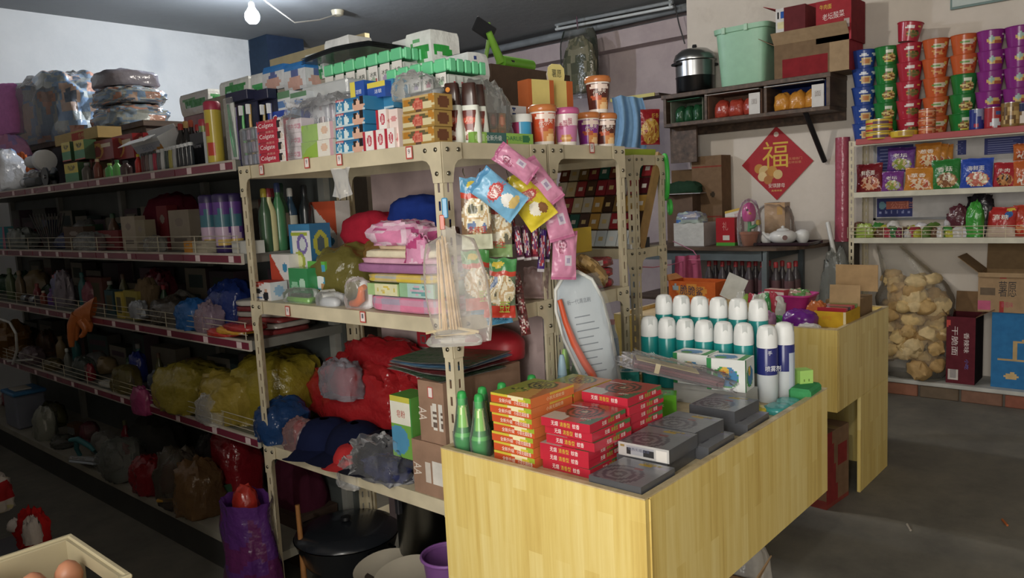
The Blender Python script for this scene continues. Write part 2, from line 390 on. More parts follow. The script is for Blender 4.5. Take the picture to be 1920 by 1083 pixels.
def rack(label, x0, x1, y0, y1, H, shelves, cat='shelf rack', drop=.045):
    t = thing('slotted_steel_rack', label, cat, (x0, y0, 0))
    w, d = x1-x0, y1-y0
    for (x, y, sx, sy) in ((0, 0, 1, 1), (w, 0, -1, 1), (0, d, 1, -1), (w, d, -1, -1)):
        link('post', post_mesh(H, sx, sy), t, (x, y, 0))
    for z in shelves:
        m = MB(); e = .003
        m.box(e, w-e, e, d-e, z-.004, z, CREAM); zz = z-drop
        m.box(e, e+.002, .036, d-.036, zz, z-.004, CREAM); m.box(w-e-.002, w-e, e, d-e, zz, z-.004, CREAM)
        m.box(.036, w-.036, e, e+.002, zz, z-.004, CREAM); m.box(e, w-e, d-e-.002, d-e, zz, z-.004, CREAM)
        s = put('shelf', m, 'enamel', t)
        for (gx, gy, ax) in ((0, 1, 'y'), (0, -1, 'y'), (1, 1, 'x'), (-1, 1, 'x')):   # gusset brackets
            if z < .3: continue
            pts = [(0, 0), (.075, 0), (.075, -.045), (.058, -.05), (.046, -.062), (.04, -.085), (.036, -.11), (0, -.11)]
            g = MB(); g.prism([(a, z+b) for a, b in pts], -.0035, -.001, CREAM)
            if ax == 'y': M_ = Matrix.Translation((0, 0 if gy > 0 else d, 0)) @ Matrix(((0, 1, 0, 0), (gy, 0, 0, 0), (0, 0, 1, 0), (0, 0, 0, 1)))
            else: M_ = Matrix.Translation((0 if gx > 0 else w, 0, 0)) @ Matrix(((gx, 0, 0, 0), (0, 1, 0, 0), (0, 0, 1, 0), (0, 0, 0, 1)))
            g.xf(M_); put('gusset', g, 'enamel', t)
            for bz, ba in ((-.02, .018), (-.085, .018), (-.02, .06)):
                q = MB(); q.lathe([(.0065, 0), (.0065, .003), (.004, .005)], 8, '#8f8a7c')
                q.xf(M_ @ Matrix.Translation((ba, -.0035, z+bz)) @ Matrix.Rotation(R(90), 4, 'X')); put('bolt', q, 'steel', t)
    return t
RA = rack('cream slotted steel rack in the middle, soap and toothpaste on its top shelf', 1.47, 1.92, 1.535, 2.59, 1.66, [1.66, 1.172, .628])
RB = rack('cream slotted steel rack end behind the hanging snacks, drink cups on top', 1.935, 2.37, 1.535, 2.59, 1.662, [1.662, 1.16, .80, .2])
RC = rack('narrow cream slotted steel rack holding the cigarette display board', 2.93, 3.19, 1.85, 2.75, 1.66, [1.66, 1.245, .6])

# ================================================================== supermarket gondola along the left aisle
GX, GY0, GY1 = 1.47, 2.63, 6.6
G = thing('gondola_shelving', 'long grey gondola shelving with maroon price strips along the left aisle', 'gondola', (GX, GY0, 0))
GZ = [1.685, 1.342, 1.015, .64]
GL = GY1-GY0
m = MB(); m.box(0.42, .44, 0, GL, 0, 1.72, '#555a58'); put('back_panel', m, 'enamel', G)
m = MB(); m.box(.0, .42, 0, GL, .13, .165, '#9a9688'); m.box(.012, .03, 0, GL, 0, .13, '#3c3c3a'); put('base_deck', m, 'enamel', G)
for z in GZ:
    m = MB(); m.box(.012, .42, 0, GL, z-.035, z, '#6f716b'); s = put('shelf', m, 'enamel', G)
    m = MB(); m.box(.0, .011, 0, GL, z-.038, z+.003, '#b9b2a6'); put('edge_rail', m, 'enamel', s)
    y = 0; k = 0
    while y < GL-.01:
        e = min(GL, y+.45); m = MB(); m.box(-.004, -.0005, y+.004, e-.004, z-.031, z-.005, '#7a2b3f'); put('price_strip', m, 'gloss', s); 
        for q in range(3):
            if (k*3+q) % 2 == 0:
                m = MB(); m.box(-.0055, -.0042, y+.05+q*.13, y+.085+q*.13, z-.03, z-.006, '#d9c3c6'); put('price_card', m, 'paper', s)
        y = e; k += 1
for i, yy in enumerate((0.01, .99, 1.97, 2.95, GL-.05)):
    m = MB(); m.box(.39, .419, yy, yy+.04, .165, 1.72, '#8c8d86'); put('upright', m, 'enamel', G)
for z in (GZ[1], GZ[2], GZ[3]):      # wire fences on the shelf lips
    m = MB()
    for dz in (.022, .045, .068): m.tube([(.006, .02, z+dz), (.006, GL-.02, z+dz)], .0017, 5, '#b5ae98')
    for k in range(int(GL/.33)): m.tube([(.006, .03+k*.33, z), (.006, .03+k*.33, z+.07)], .002, 5, '#b5ae98')
    put('wire_fence', m, 'enamel', G)

# ================================================================== plywood counters
C1X0, C1X1, C1Y0, C1Y1, C1Z, C1T = 1.387, 2.514, .874, 1.522, .83, .812
def counter(label, x0, x1, y0, y1, z, apron, legs):
    t = thing('display_counter', label, 'counter', (x0, y0, 0)); w, d = x1-x0, y1-y0; th = .016
    put('top_board', MB().box(th, w-th, th, d-th, z-.036, z-.018, '#caa'), M_EDGE, t)
    for nm, b in legs(w, d, th): put(nm, MB().box(*b, '#caa', .0015), M_LAM, t)
    m = MB(); e = th+.002
    m.box(0, w, 0, e, z-.001, z+.0022, '#caa'); m.box(0, w, d-e, d, z-.001, z+.0022, '#caa'); m.box(0, e, e, d-e, z-.001, z+.0022, '#caa'); m.box(w-e, w, e, d-e, z-.001, z+.0022, '#caa')
    put('rim', m, M_EDGE, t)
    return t
T1 = counter('pale yellow laminate counter in front, stacked with mosquito coils and spray cans', C1X0, C1X1, C1Y0, C1Y1, C1Z, .49, lambda w, d, th: [
    ('end_panel', (0, th, 0, d, 0, C1Z-.001)), ('apron', (th+.006, w, 0, th, .482, C1Z-.001)), ('corner_strip', (th+.0008, th+.005, -.003, .012, .1, C1Z-.004)),
    ('rear_panel', (th, w, d-th, d, .3, C1Z-.001)), ('side_panel', (w-th, w, th, d-th, .482, C1Z-.001)), ('inner_leg', (w-.05, w-th, d-.06, d-th, 0, .482))])
C2X0, C2X1, C2Y0, C2Y1, C2Z = 3.444, 4.208, 1.154, 2.33, .849
T2 = counter('pale yellow laminate counter further back, full of sweets and open cartons', C2X0, C2X1, C2Y0, C2Y1, C2Z, .37, lambda w, d, th: [
    ('front_panel', (0, th, 0, d, .475, C2Z-.001)), ('apron', (th+.004, w, 0, th, .475, C2Z-.001)), ('leg_panel', (.322, w, 0, th, 0, .474)),
    ('rear_panel', (th, w, d-th, d, .3, C2Z-.001)), ('side_panel', (w-th, w, th, d-th, 0, C2Z-.001))])
# ================================================================== ceiling bulb, tube and pipes
def emit(name, c, s_):
    m = bpy.data.materials.new(name); m.use_nodes = True; t = m.node_tree; t.nodes.clear(); e = N(t, 'ShaderNodeEmission', Strength=s_); e.inputs[0].default_value = lin(c); o = N(t, 'ShaderNodeOutputMaterial'); t.links.new(e.outputs[0], o.inputs[0]); return m
p = at(473, 30, Z=2.88)
BL = thing('ceiling_bulb', 'lit white bulb hanging below the ceiling at the upper left', 'light bulb', p)
put('globe', MB().lathe([(.004, -.055), (.028, -.05), (.046, -.03), (.052, -.005), (.046, .022), (.03, .042), (.024, .055)], 24, '#fff'), emit('bulb_glow', '#e6efff', 700), BL)
put('cap', MB().lathe([(.022, .055), (.022, .09), (.012, .1)], 16, '#d8d8d4'), 'satin', BL)
put('cord', MB().tube([(0, 0, .1), (0, 0, 3.12-p.z)], .004, 6, '#c9c7c0'), 'satin', BL)
q = at(633, 24, Z=3.10)
t = thing('ceiling_rose', 'small cream ceiling junction with a drooping wire to the bulb', 'socket', q)
put('rose', MB().lathe([(.02, -.03), (.045, -.02), (.055, .018)], 20, '#b5ad94'), 'satin', t)
a = p-q; put('wire', MB().tube([Vector((0, 0, -.01)), a*.25+Vector((0, 0, -.05)), a*.55+Vector((0, 0, -.06)), a*.85+Vector((0, 0, .1)), Vector((a.x, a.y, .015))], .005, 6, '#b8b4a8'), 'satin', t)
a, b = at(700, 108, X=6.2), at(1250, -6, X=6.2)
o = put('ceiling_pipe', MB().tube([(6.2, 6.8, 3.05), (6.2, 3.3, 3.05)], .035, 14, '#7f8588'), 'enamel'); tag(o, 'grey pipe running along the ceiling edge above the recessed wall', 'pipe')
o = put('ceiling_pipe', MB().tube([(6.27, 6.8, 2.985), (6.27, 3.3, 2.985)], .018, 10, '#6f7376'), 'enamel'); tag(o, 'thin conduit just below the grey ceiling pipe', 'pipe')
a, b = at(1042, 51, X=6.05), at(1262, 8, X=6.05)
o = thing('tube_light', 'unlit fluorescent batten hung under the ceiling pipe', 'tube light', a); d = b-a
put('batten', MB().tube([(0, 0, .02), d+Vector((0, 0, .02))], .016, 10, '#8f9496'), 'enamel', o); put('tube', MB().tube([(0, 0, -.02), d+Vector((0, 0, -.02))], .013, 12, '#c3c8c8'), 'gloss', o)
for k in (.02, .98): put('end_holder', MB().box(-.012, .012, -.012, .012, -.035, .04, '#a5a9a8', .003), 'satin', o, d*k)
for k in (.25, .8): put('hanger_wire', MB().tube([d*k+Vector((0, 0, .03)), d*k+Vector((.12, 0, 3.12-(a+d*k).z))], .003, 5, '#66686a'), 'enamel', o)
o = put('power_cable', MB().tube([at(1265, 8, X=6.04), at(1273, 45, X=6.04), at(1284, 82, X=6.04)], .006, 6, '#2c2c2e'), 'satin'); tag(o, 'thin black cable dangling on the wall left of the corner', 'cable')
o = put('wall_panel', MB().box(6.03, 6.055, .45, at_pxz(1783, 2.8, X=6.04), at(1850, 7, X=6.04).z, 3.0, '#6f8a86').box(6.025, 6.03, .46, at_pxz(1787, 2.8, X=6.04), at(1850, 3, X=6.04).z, 2.99, '#b9c6c2'), 'satin'); tag(o, 'green framed panel on the wall at the top right corner', 'wall panel')
# ================================================================== goods on the front counter
def carton(name, label, cat, dims, col, loc, rz=FX, fz='paper', cell=.008, texts=(), group=None, rot=None, **paint):
    w, d, h = dims
    o = put(name, MB().pbox(w, d, h, col, cell, **paint), fz, None, loc, rot if rot else (0, 0, rz)); tag(o, label, cat, group)
    for t in texts: cart_text(o, dims, *t)
    return o
def cart_text(o, dims, s_, tw, th, tc, p, face='f', tilt=0):
    w, d, h = dims; e = .0007
    txt(o, s_, tw, th, tc, {'f': (p[0], -d/2-e, p[1]), 't': (p[0], p[1], h+e), 'r': (w/2+e, p[0], p[1]), 'l': (-w/2-e, p[0], p[1])}[face], face, tilt=tilt)
def rings(cu, cv, ru, rv, cols): return [('e', cu, cv, ru*(1-i/len(cols)), rv*(1-i/len(cols)), c) for i, c in enumerate(cols)]
rnd = random.Random(4)
# --- orange mosquito-coil cartons
OD = (.14, .178, .0255)
ofr = art('#d8552b', ('d', .35, 1, .82, '#d8c437'), ('d', 1, 1.4, 1.75, '#9fb52f'), ('e', .62, .85, .2, .25, '#efe2b0'), ('e', .13, .5, .065, .34, '#e8b9a0'), ('e', .13, .5, .04, .2, '#d8552b'))
otop = art('#9aa23c', ('d', 1, -.4, .35, '#d9a04a'), ('d', 1, .4, .95, '#c87438'), *rings(.52, .72, .3, .22, ['#3c4a2c', '#a9a04a', '#3c4a2c', '#a9a04a', '#33422a', '#b8a850']), ('n', .35, .35, .2, .12, ['#4d5a2a', '#8aa03a', '#c7b352'], 14))
def orange_box(label, loc, rz):
    return carton('mosquito_coil_box', label, 'box', OD, '#cf7a30', loc, rz, 'gloss', .006, [('全新升级', .044, .011, '#f6efe0', (-.018, .009)), ('小孩无烟蚊香', .05, .011, '#f6efe0', (.038, .0085)), ('小孩无烟蚊香', .075, .01, '#f0d8a8', (.01, .012), 'r')],
        'orange mosquito coil cartons', f=ofr, t=otop, r=art('#d9733a', ('d', .3, 1, 1.0, '#d8b23a')))
ob = None
for i in range(7):
    z = .8125+i*.0258; p = (1.532+rnd.uniform(-.004, .004), 1.304+rnd.uniform(-.004, .004), z); lab = f'orange mosquito coil box, {ORD[6-i]} of the stack beside the green bottles'
    ob = orange_box(lab, p, FX) if not ob else dup(ob, p, FX+rnd.uniform(-.03, .03), lab)
for i in range(6): dup(ob, (1.72+rnd.uniform(-.003, .003), 1.31, .8125+i*.0258), FX+rnd.uniform(-.02, .02), f'orange mosquito coil box, {ORD[5-i]} of the rear stack behind the front one')
# --- red mosquito-coil cartons
RD = (.148, .165, .0222)
rtop = art('#b8433c', ('r', 0, 0, .45, .35, '#c9c2b8'), ('d', 1, -.5, .72, '#3f6a45'), *rings(.5, .55, .33, .33, ['#3a2a28', '#b04a40', '#40302c', '#b8564a', '#4a3630', '#c9b090']), ('r', .05, .74, .4, .8, '#e6ddd6'))
def red_box(label, loc, rz):
    return carton('mosquito_coil_box', label, 'box', RD, '#c8283c', loc, rz, 'gloss', .006, [('无烟', .021, .012, '#f7f1ea', (-.032, .0112)), ('清香型', .032, .012, '#d9c23a', (0, .011)), ('蚊香', .021, .012, '#f7f1ea', (.033, .0112)),
        ('无烟', .02, .011, '#f7f1ea', (-.02, .0112), 'r'), ('清香型', .03, .011, '#8fbf45', (.012, .0112), 'r'), ('蚊香', .02, .011, '#f7f1ea', (.044, .0112), 'r'), ('绿叶', .03, .016, '#e8efe0', (.04, -.05), 't')],
        'red mosquito coil cartons', t=rtop, r=art('#c8283c', ('d', 1, 1.2, 1.62, '#4f7a48')))
rb = None
for i in range(6):
    z = .8125+i*.0225; dx, dy = [(0, 0), (.0, .008), (-.004, .004), (.004, -.012), (.008, -.006), (.0, 0)][i]; p = (1.545+dx, 1.148+dy, z)
    lab = f'red mosquito coil box, {ORD[5-i]} of the tall stack next to the orange boxes'
    rb = red_box(lab, p, FX) if not rb else dup(rb, p, FX+rnd.uniform(-.04, .04), lab)
for i in range(7): dup(rb, (1.727, 1.15+rnd.uniform(-.005, .005), .8125+i*.0225), FX+rnd.uniform(-.03, .03), f'red mosquito coil box, {ORD[6-i]} of the rear red stack')
# --- dark silver coil cartons
SD = (.142, .15, .034)
stop_ = art('#86888d', *rings(.38, .3, .42, .4, ['#62606a', '#808187', '#625f6a', '#84858a', '#66626c', '#8a8b90']), ('r', .42, .82, .68, .88, '#b9982f'), ('r', .7, .8, .97, .87, '#8d8a9e'), ('e', .55, .64, .09, .05, '#8d5a5c'))
def silver(label, loc, rz, band=False):
    fr = art('#c9c8c6', ('e', .08, .5, .06, .42, '#a58a4a'), ('r', .17, .2, .72, .8, '#aeb0b8'), ('r', .74, .08, .97, .9, '#efece6'), ('s', 22, .5, '#3a3a3c', .15, .6) ) if band else '#5a5c62'
    if band:
        f0 = fr; fr = lambda u, v: '#c9c8c6' if (v < .6 and u < .74 and (u*22) % 1 < .5 and not .17 < u < .72) else f0(u, v)
    return carton('mosquito_coil_box', label, 'box', SD, '#5c5e64', loc, rz, 'foil', .006, [('电热无烟盘香', .06, .008, '#565a70', (-.012, .02)), ('无烟盘香', .05, .011, '#c0a43c', (0.02, .06), 't')] if band else [('无烟盘香', .05, .011, '#c0a43c', (0.02, .06), 't')],
        'dark silver coil cartons', f=fr, t=stop_)
s1 = silver('dark silver coil box lying flat at the near corner of the counter', (1.484, .968, .8125), FX)
sb = silver('dark silver coil box under the one with the white band', (1.648, 1.0, .8125), FX+.04)
silver('dark silver coil box with a white barcode band on its end', (1.645, .992, .8470), FX+.03, True)
for i, (x, y, a, l) in enumerate([(1.803, .968, .01, 'lower dark silver coil box behind the banded one, against the rim'), (1.803, 1.0, -.04, 'upper dark silver coil box behind the banded one'),
        (2.03, .968, .02, 'bottom dark silver coil box by the white medicine cartons'), (2.03, 1.0, -.03, 'top dark silver coil box in front of the white medicine cartons')]):
    dup(sb, (x, y, .8125+(.0345 if i in (1, 3) else 0)), FX+a, l)
# --- green repellent bottles in clear sleeves
def green_bottle(label, loc, rz=0):
    t = thing('green_spray_bottle', label, 'bottle', loc, rz, 'green glass repellent bottles')
    put('body', MB().lathe([(.024, 0), (.027, .004), (.0285, .03), (.0285, .045), (.024, .055), (.0205, .07), (.016, .105), (.0135, .125), (.012, .13)], 20, ['#1d8a3c']*3+['#57b357']+[None]*4, fn=lambda u, v: '#2d7f3f' if v < .5 else art('#69a94c', ('n', .5, .6, .5, .4, ['#1f6b38', '#7fbf52', '#d8e0a0', '#2c8a48'], 16))(u, v)), 'gloss', t)
    put('cap', MB().lathe([(.0125, .13), (.013, .134), (.013, .158), (.0105, .166), (.004, .169)], 16, '#2da84a'), 'satin', t)
    put('clear_sleeve', MB().lathe([(.030, .001), (.0305, .05), (.022, .09), (.016, .135), (.015, .15)], 16, '#eef4ee', cap=False), 'film_4', t)
    return t
gb = green_bottle('green repellent bottle nearest the slotted post at the counter corner', (1.447, 1.488, .813))
for x, y, z, l in [(1.448, 1.424, .813, 'green repellent bottle touching the orange coil boxes'), (1.51, 1.47, .813, 'green repellent bottle behind the front pair'), (1.575, 1.455, .813, 'green repellent bottle beside the post, third row back'), (1.69, 1.44, .813, 'green repellent bottle furthest back, cap above the orange boxes')]:
    dup(gb, (x, y, z), None, l)
def squeeze_bottle(label, loc, c1, c2):
    t = thing('squeeze_bottle', label, 'bottle', loc)
    put('body', MB().lathe([(.02, 0), (.022, .01), (.022, .1), (.017, .125), (.013, .135)], 16, c1), 'satin', t)
    put('cap', MB().lathe([(.015, .135), (.013, .16), (.009, .19), (.006, .198)], 14, c2), 'satin', t)
squeeze_bottle('slim bottle with pale green cone cap behind the orange boxes', (1.925, 1.495, .813), '#6b9a4a', '#9ccf6a')
squeeze_bottle('second slim bottle with pale green cone cap by the brush pack', (1.985, 1.495, .813), '#3f8a4a', '#8fcf6a')
squeeze_bottle('small bottle with pale blue cap behind the orange boxes', (1.85, 1.45, .813), '#6a8f9a', '#8fb0c0')
# --- spray cans
def spray_can(label, loc, rz, body, low, cap, word, group):
    t = thing('aerosol_can', label, 'spray can', loc, rz, group); r = .0325
    put('body', MB().lathe([(.030, 0), (r, .004), (r, .06), (r, .09), (r, .172), (.030, .178)], 22, [low, low, low, body, body]), 'gloss', t)
    c = MB(); c.lathe([(.0318, .176), (.0322, .18), (.0315, .212), (.0285, .232), (.0225, .242), (.012, .246)], 22, cap); put('cap', c, 'satin', t)
    n = MB(); n.grid(lambda u, v: Vector(((u-.5)*.016, -.0312+.004*v+.0005, .222+.02*v-.006*(2*u-1)**2*(1-v))), 6, 4, '#bfc3c2'); put('nozzle_recess', n, 'satin', t)
    if word:
        for k, ch in enumerate(word): txt(t, ch, .016, .016, '#dff0ee', (0.004, -r-.0008, .115-k*.022))
    return t
cn = ['first', 'second', 'third', 'fourth', 'fifth', 'sixth']
tc = None; wd = ['枪手', '', '', '手', '', '枪手']
for i in range(6):
    y = 1.435-i*.0705
    spray_can(f'teal and white spray can, {cn[i]} from the left in the front row', (2.345, y, .813), R(-52+[0, 14, 8, 35, 0, -6][i]), '#16908f', '#16908f', '#e9ebea', wd[i], 'teal spray cans')
TRY = carton('flat_carton', 'low white carton the back row of teal spray cans stands on', 'box', (.42, .074, .064), '#c9c4b8', (2.448, 1.255, .8125), FX)
for i in range(6):
    spray_can(f'teal and white spray can, {cn[i]} from the left in the raised back row', (2.448, 1.435-i*.0715, .8775), R(-50+[20, 5, -10, 12, -20, 0][i]), '#16908f', '#16908f', '#eceeed', '', 'teal spray cans')
for i, (x, y, a, l) in enumerate([(2.335, 1.0, -45, 'navy and white spray can with Chinese lettering near the counter rim'), (2.41, .975, 10, 'navy and white spray can turned sideways behind the other navy one')]):
    t = spray_can(l, (x, y, .813), R(a), '#232a74', '#c3c8cb', '#e9ebea', '', 'navy spray cans')
    if i == 0: txt(t, '喷雾剂', .05, .018, '#e6e8f0', (0.006, -.0335, .112)); txt(t, '手', .014, .014, '#e6e8f0', (-.004, -.0335, .162))
    else: txt(t, '手', .016, .016, '#e6e8f0', (0, -.0335, .16)); put('side_label', MB().grid(lambda u, v: Vector((.0331*math.sin(-.9+u*.9), -.0331*math.cos(-.9+u*.9), .03+v*.12)), 8, 10, art('#bcc6d4', ('s', 3, .12, '#8f9bb5', .05, .95))), 'gloss', t)
# --- white and green medicine cartons
MD = (.122, .085, .1)
mfr = art('#dfe3e0', ('r', 0, .0, .14, 1, '#2f8a4a'), ('e', .5, .42, .34, .34, '#3f9a4a'), ('e', .55, .45, .27, .3, '#3f7fb0'), ('e', .47, .6, .13, .14, '#d8b03a'), ('e', .44, .56, .05, .06, '#c0402c'))
mtp = art('#e3e6e3', ('e', .4, .45, .3, .34, '#5b8fc0'), ('e', .3, .3, .15, .2, '#55a05a'), ('r', .8, 0, .95, 1, '#4a9a58'))
for i, (x, y, a, l) in enumerate([(2.215, 1.068, -84, 'white medicine carton with green stripe and globe print beside the navy cans'), (2.235, 1.197, -88, 'white medicine carton lying left of the striped one')]):
    carton('medicine_carton', l, 'box', MD, '#dde0dd', (x, y, .8735), R(a), 'paper', .005, [('大大小小', .05, .008, '#b0503a', (.0, .062))] if i == 0 else [('止痒消肿', .05, .01, '#40609a', (0, .012))], 'white medicine cartons', f=mfr, t=mtp, r=mfr)
carton('green_carton', 'bright green small carton with white strip under the wrapped incense', 'box', (.088, .06, .072), '#62b428', (2.02, 1.2, .8125), R(-62), 'gloss', .006, [('草本', .03, .012, '#e8f4d0', (-.008, .04))], None, r=art('#5aa826', ('r', .35, .08, .6, .92, '#dfe6d0')), t=art('#6cc030', ('n', .5, .55, .3, .25, ['#d0c840', '#7f9a3a', '#b05030'], 9)))
carton('grey_carton', 'pale carton under the white medicine cartons', 'box', (.25, .085, .0605), '#a8a8a6', (2.23, 1.13, .8125), FX, 'paper')
o = put('tin_dish', MB().lathe([(.052, 0), (.055, .002), (.056, .035), (.054, .035), (.053, .006), (.001, .004)], 28, '#9aa09c', cap=False), 'steel', None, (1.90, 1.215, .8125)); tag(o, 'round shallow tin dish between the red stack and green carton', 'dish')
carton('teal_carton', 'teal carton with white lettering behind the red coil boxes', 'box', (.08, .06, .075), '#1f8f86', (2.215, 1.45, .8125), R(-60), 'paper', .01, [('枪手', .034, .013, '#d8f0ea', (0, .045)), ('驱蚊喷剂', .05, .011, '#d8f0ea', (0, .024))], None, t=art('#d5dcd8', ('e', .5, .5, .3, .3, '#4a9fb0')))
carton('teal_carton', 'flat teal carton lying below the lettered teal one', 'box', (.1, .07, .035), '#1a8078', (2.16, 1.36, .8125), R(-50), 'paper')
carton('note_box', 'pale green small box with a smiling face print by the navy cans', 'box', (.045, .045, .085), '#9ccf62', (2.465, .935, .8125), R(-40), 'paper', .004, [], None, f=art('#a4d468', ('e', .33, .6, .06, .05, '#6a8a3a'), ('e', .67, .6, .06, .05, '#6a8a3a'), ('e', .5, .4, .07, .04, '#7a9a42')))
o = put('green_sponge', MB().box(-.06, .06, -.035, .035, 0, .042, '#3f9a5c', .008), 'cloth', None, (2.43, .915, .8125), .05); tag(o, 'green rectangular sponge block on the far counter rim', 'sponge')
for i, (x, y, c, l) in enumerate([(2.24, .93, '#3fa7a4', 'turquoise flat packet near the counter rim'), (2.31, .925, '#4fb5ae', 'second turquoise flat packet nearer the sponge'), (2.2, .965, '#d6c23a', 'small yellow packet beside the turquoise ones')]):
    o = put('flat_packet', MB().blob(.1 if i < 2 else .06, .07 if i < 2 else .03, .02, c, i+3, .05, 3, 20, .5, .4), 'poly', None, (x, y, .8125), .3*i); tag(o, l, 'packet')
# --- incense bundle in crinkled plastic lying over the cartons
t = thing('incense_bundle', 'bundle of dark incense sticks wrapped in clear plastic lying across the cartons', 'incense', (2.095, 1.19, .925), R(-53), None, (R(0), R(15), R(-54)))
m = MB(); b = MB()
for i in range(8):
    for j in range(3): m.box(-.14, .14, -.034+i*.0087, -.0265+i*.0087, j*.0085, j*.0085+.0075, ['#5a2a30', '#6a3038', '#4c2228'][(i+j) % 3])
put('sticks', m, 'paper', t); 
put('paper_strip', b.box(-.135, .06, -.037, .037, .0262, .0275, '#cdb878').box(-.075, -.06, -.038, .038, -.002, .0286, '#d8c89a'), 'paper', t)
put('plastic_wrap', MB().blob(.36, .1, .05, '#e8e6ea', 5, .16, 4.5, 40, .55, .5, .3, -.006), 'film_10', t)
# --- orange toilet brush in a clear blister pack leaning at the rack end
t = thing('blister_brush', 'orange handled scrubbing brush in a big clear blister pack leaning on the rack', 'brush', (1.965, 1.405, .815), 0, None, (R(0), R(-8), R(-50))); t.scale = (.88, 1.0, 1.2)
out = [(.02, .0), (.085, .0), (.1, .05), (.1, .12), (.098, .22), (.09, .29), (.065, .345), (.02, .372), (-.03, .368), (-.07, .335), (-.082, .28), (-.072, .2), (-.045, .12), (-.02, .06)]
put('backing_card', MB().prism(out, 0.006, .0075, '#a9b2b8'), 'satin', t)
m = MB()
for k in range(9): m.box(-.02, .06-.012*(k % 3), .0052, .0058, .1+k*.019, .103+k*.019, '#6d767e')
put('printed_lines', m, 'paper', t); txt(t, '新一代清洁刷', .085, .013, '#5f6870', (.005, .005, .295))
put('rim', MB().tube([(x, .006, z) for x, z in out]+[(out[0][0], .006, out[0][1])], .006, 8, '#d9dad4'), 'satin', t)
pth = [(-.062, -.012, .31), (-.055, -.014, .25), (-.04, -.016, .19), (-.016, -.018, .135), (.004, -.02, .1), (.012, -.02, .075), (.018, -.02, .05)]
put('handle', MB().tube(pth, [.009, .011, .013, .0135, .014, .013, .012], 12, '#d4512c'), 'satin', t)
put('neck', MB().tube([(.018, -.02, .05), (.022, -.02, .0)], .0125, 12, '#c9cdd0'), 'satin', t)
m = MB()
for i in range(5):
    for j in range(4): m.tube([(.055, -.016+.008*j, .006+i*.013), (.098, -.018+.009*j, .008+i*.014)], .0022, 5, '#e2e6e2')
put('bristles', m, 'satin', t)
put('blister', MB().grid(lambda u, v: Vector((out[0][0]+(-.1+.2*u)*(.55+.45*math.sin(math.pi*min(1, v*.8+.1))), .004-.042*math.sin(math.pi*u)**.5*math.sin(math.pi*v)**.4, .002+.36*v)), 14, 18, '#dfe6e8'), 'film_5', t)
# ================================================================== top of the middle rack
Z1 = 1.6605
put('back_panel', MB().box(.446, .449, .04, at_pxz(700, 1.5, X=1.92)-1.535, .7, 1.655, '#b09a98'), 'enamel', RA)
put('back_panel', MB().box(.446, .449, .04, .9, .2, .62, '#6d5f5e'), 'enamel', RA)
# price tickets stuck on the shelf edges
def ticket(px, py, X=None, Y=None, mark='9'):
    p = at(px, py, X=X, Y=Y); t = put('price_ticket', MB().face((-.014, 0, -.018), (.028, 0, 0), (0, 0, .036), art('#e9dcd6', ('r', .0, .0, 1, 1, '#c0473f'), ('r', .12, .1, .88, .9, '#e9dcd6')), .002), 'paper', None, p, FX if X is not None else FY)
    tag(t, f'small red-framed price ticket on the shelf edge at {["the toothpaste", "the soap", "the gold soap boxes", "the striped towels", "the green toys", "the drink cups", "the white soap cartons"][ticket.n]}', 'ticket', 'shelf price tickets'); ticket.n += 1
    txt(t, mark, .008, .014, '#6a6a70', (0, -.0008, .003))
ticket.n = 0
ticket(575, 305, X=1.4665); ticket(636, 299, X=1.4665); ticket(767, 286, X=1.4665); ticket(680, 594, X=1.4665, mark='1'); ticket(539, 583, X=1.4665); ticket(1110, 277, Y=1.531, mark='5'); ticket(490, 318, X=1.4665)
# red toothpaste cartons
tart = art('#c3283f', ('r', .78, 0, 1, 1, '#e9e2e0'), ('e', .82, .5, .07, .42, '#2a2226'), ('e', .9, .45, .05, .3, '#d8c8b8'), ('r', 0, .78, .5, 1, '#b0283a'), ('r', .02, .8, .06, .95, '#3a4a9a'))
tb = None
for i in range(4):
    (w, d, h), p = fit(487, 537, 291-19.5*0, 1.492, Z1, .05); h = .0365
    p.z = Z1+i*.037
    lab = f'red Colgate toothpaste carton, {ORD[3-i]} of the stack on the rack'
    if not tb: tb = carton('toothpaste_carton', lab, 'toothpaste', (w, d, h), '#b8283c', p, FX, 'gloss', .006, [('Colgate', w*.55, .019, '#f6eef0', (-w*.14, .017)), ('高露洁', w*.3, .008, '#e6a8a0', (-w*.02, .033))], 'red toothpaste cartons', f=tart)
    else: dup(tb, p, FX, lab)
# clear bristle packs left of them
def blister_stack(label, p0, p1, pt, X, n):
    (w, d, h), p = fit(p0, p1, pt, X, Z1, .05); t = thing('toothbrush_blister', label, 'toothbrush pack', p, FX)
    m = MB(); cols = ['#8a8fb0', '#9a9aa8', '#70809a', '#a08fa8', '#889aa0']
    for i in range(n):
        for j in range(3): m.box(-w/2+(i+.2)*w/n, -w/2+(i+.75)*w/n, -.015, .015, h*(j+.08)/3, h*(j+.9)/3, cols[(i+j) % 5], .002)
    put('brush_heads', m, 'gloss', t); put('clear_shell', MB().box(-w/2, w/2, -.025, .025, 0, h, '#ffffff', .006), 'film_5', t)
blister_stack('stack of clear plastic packs left of the Colgate cartons', 453, 486, 238, 1.485, 4)
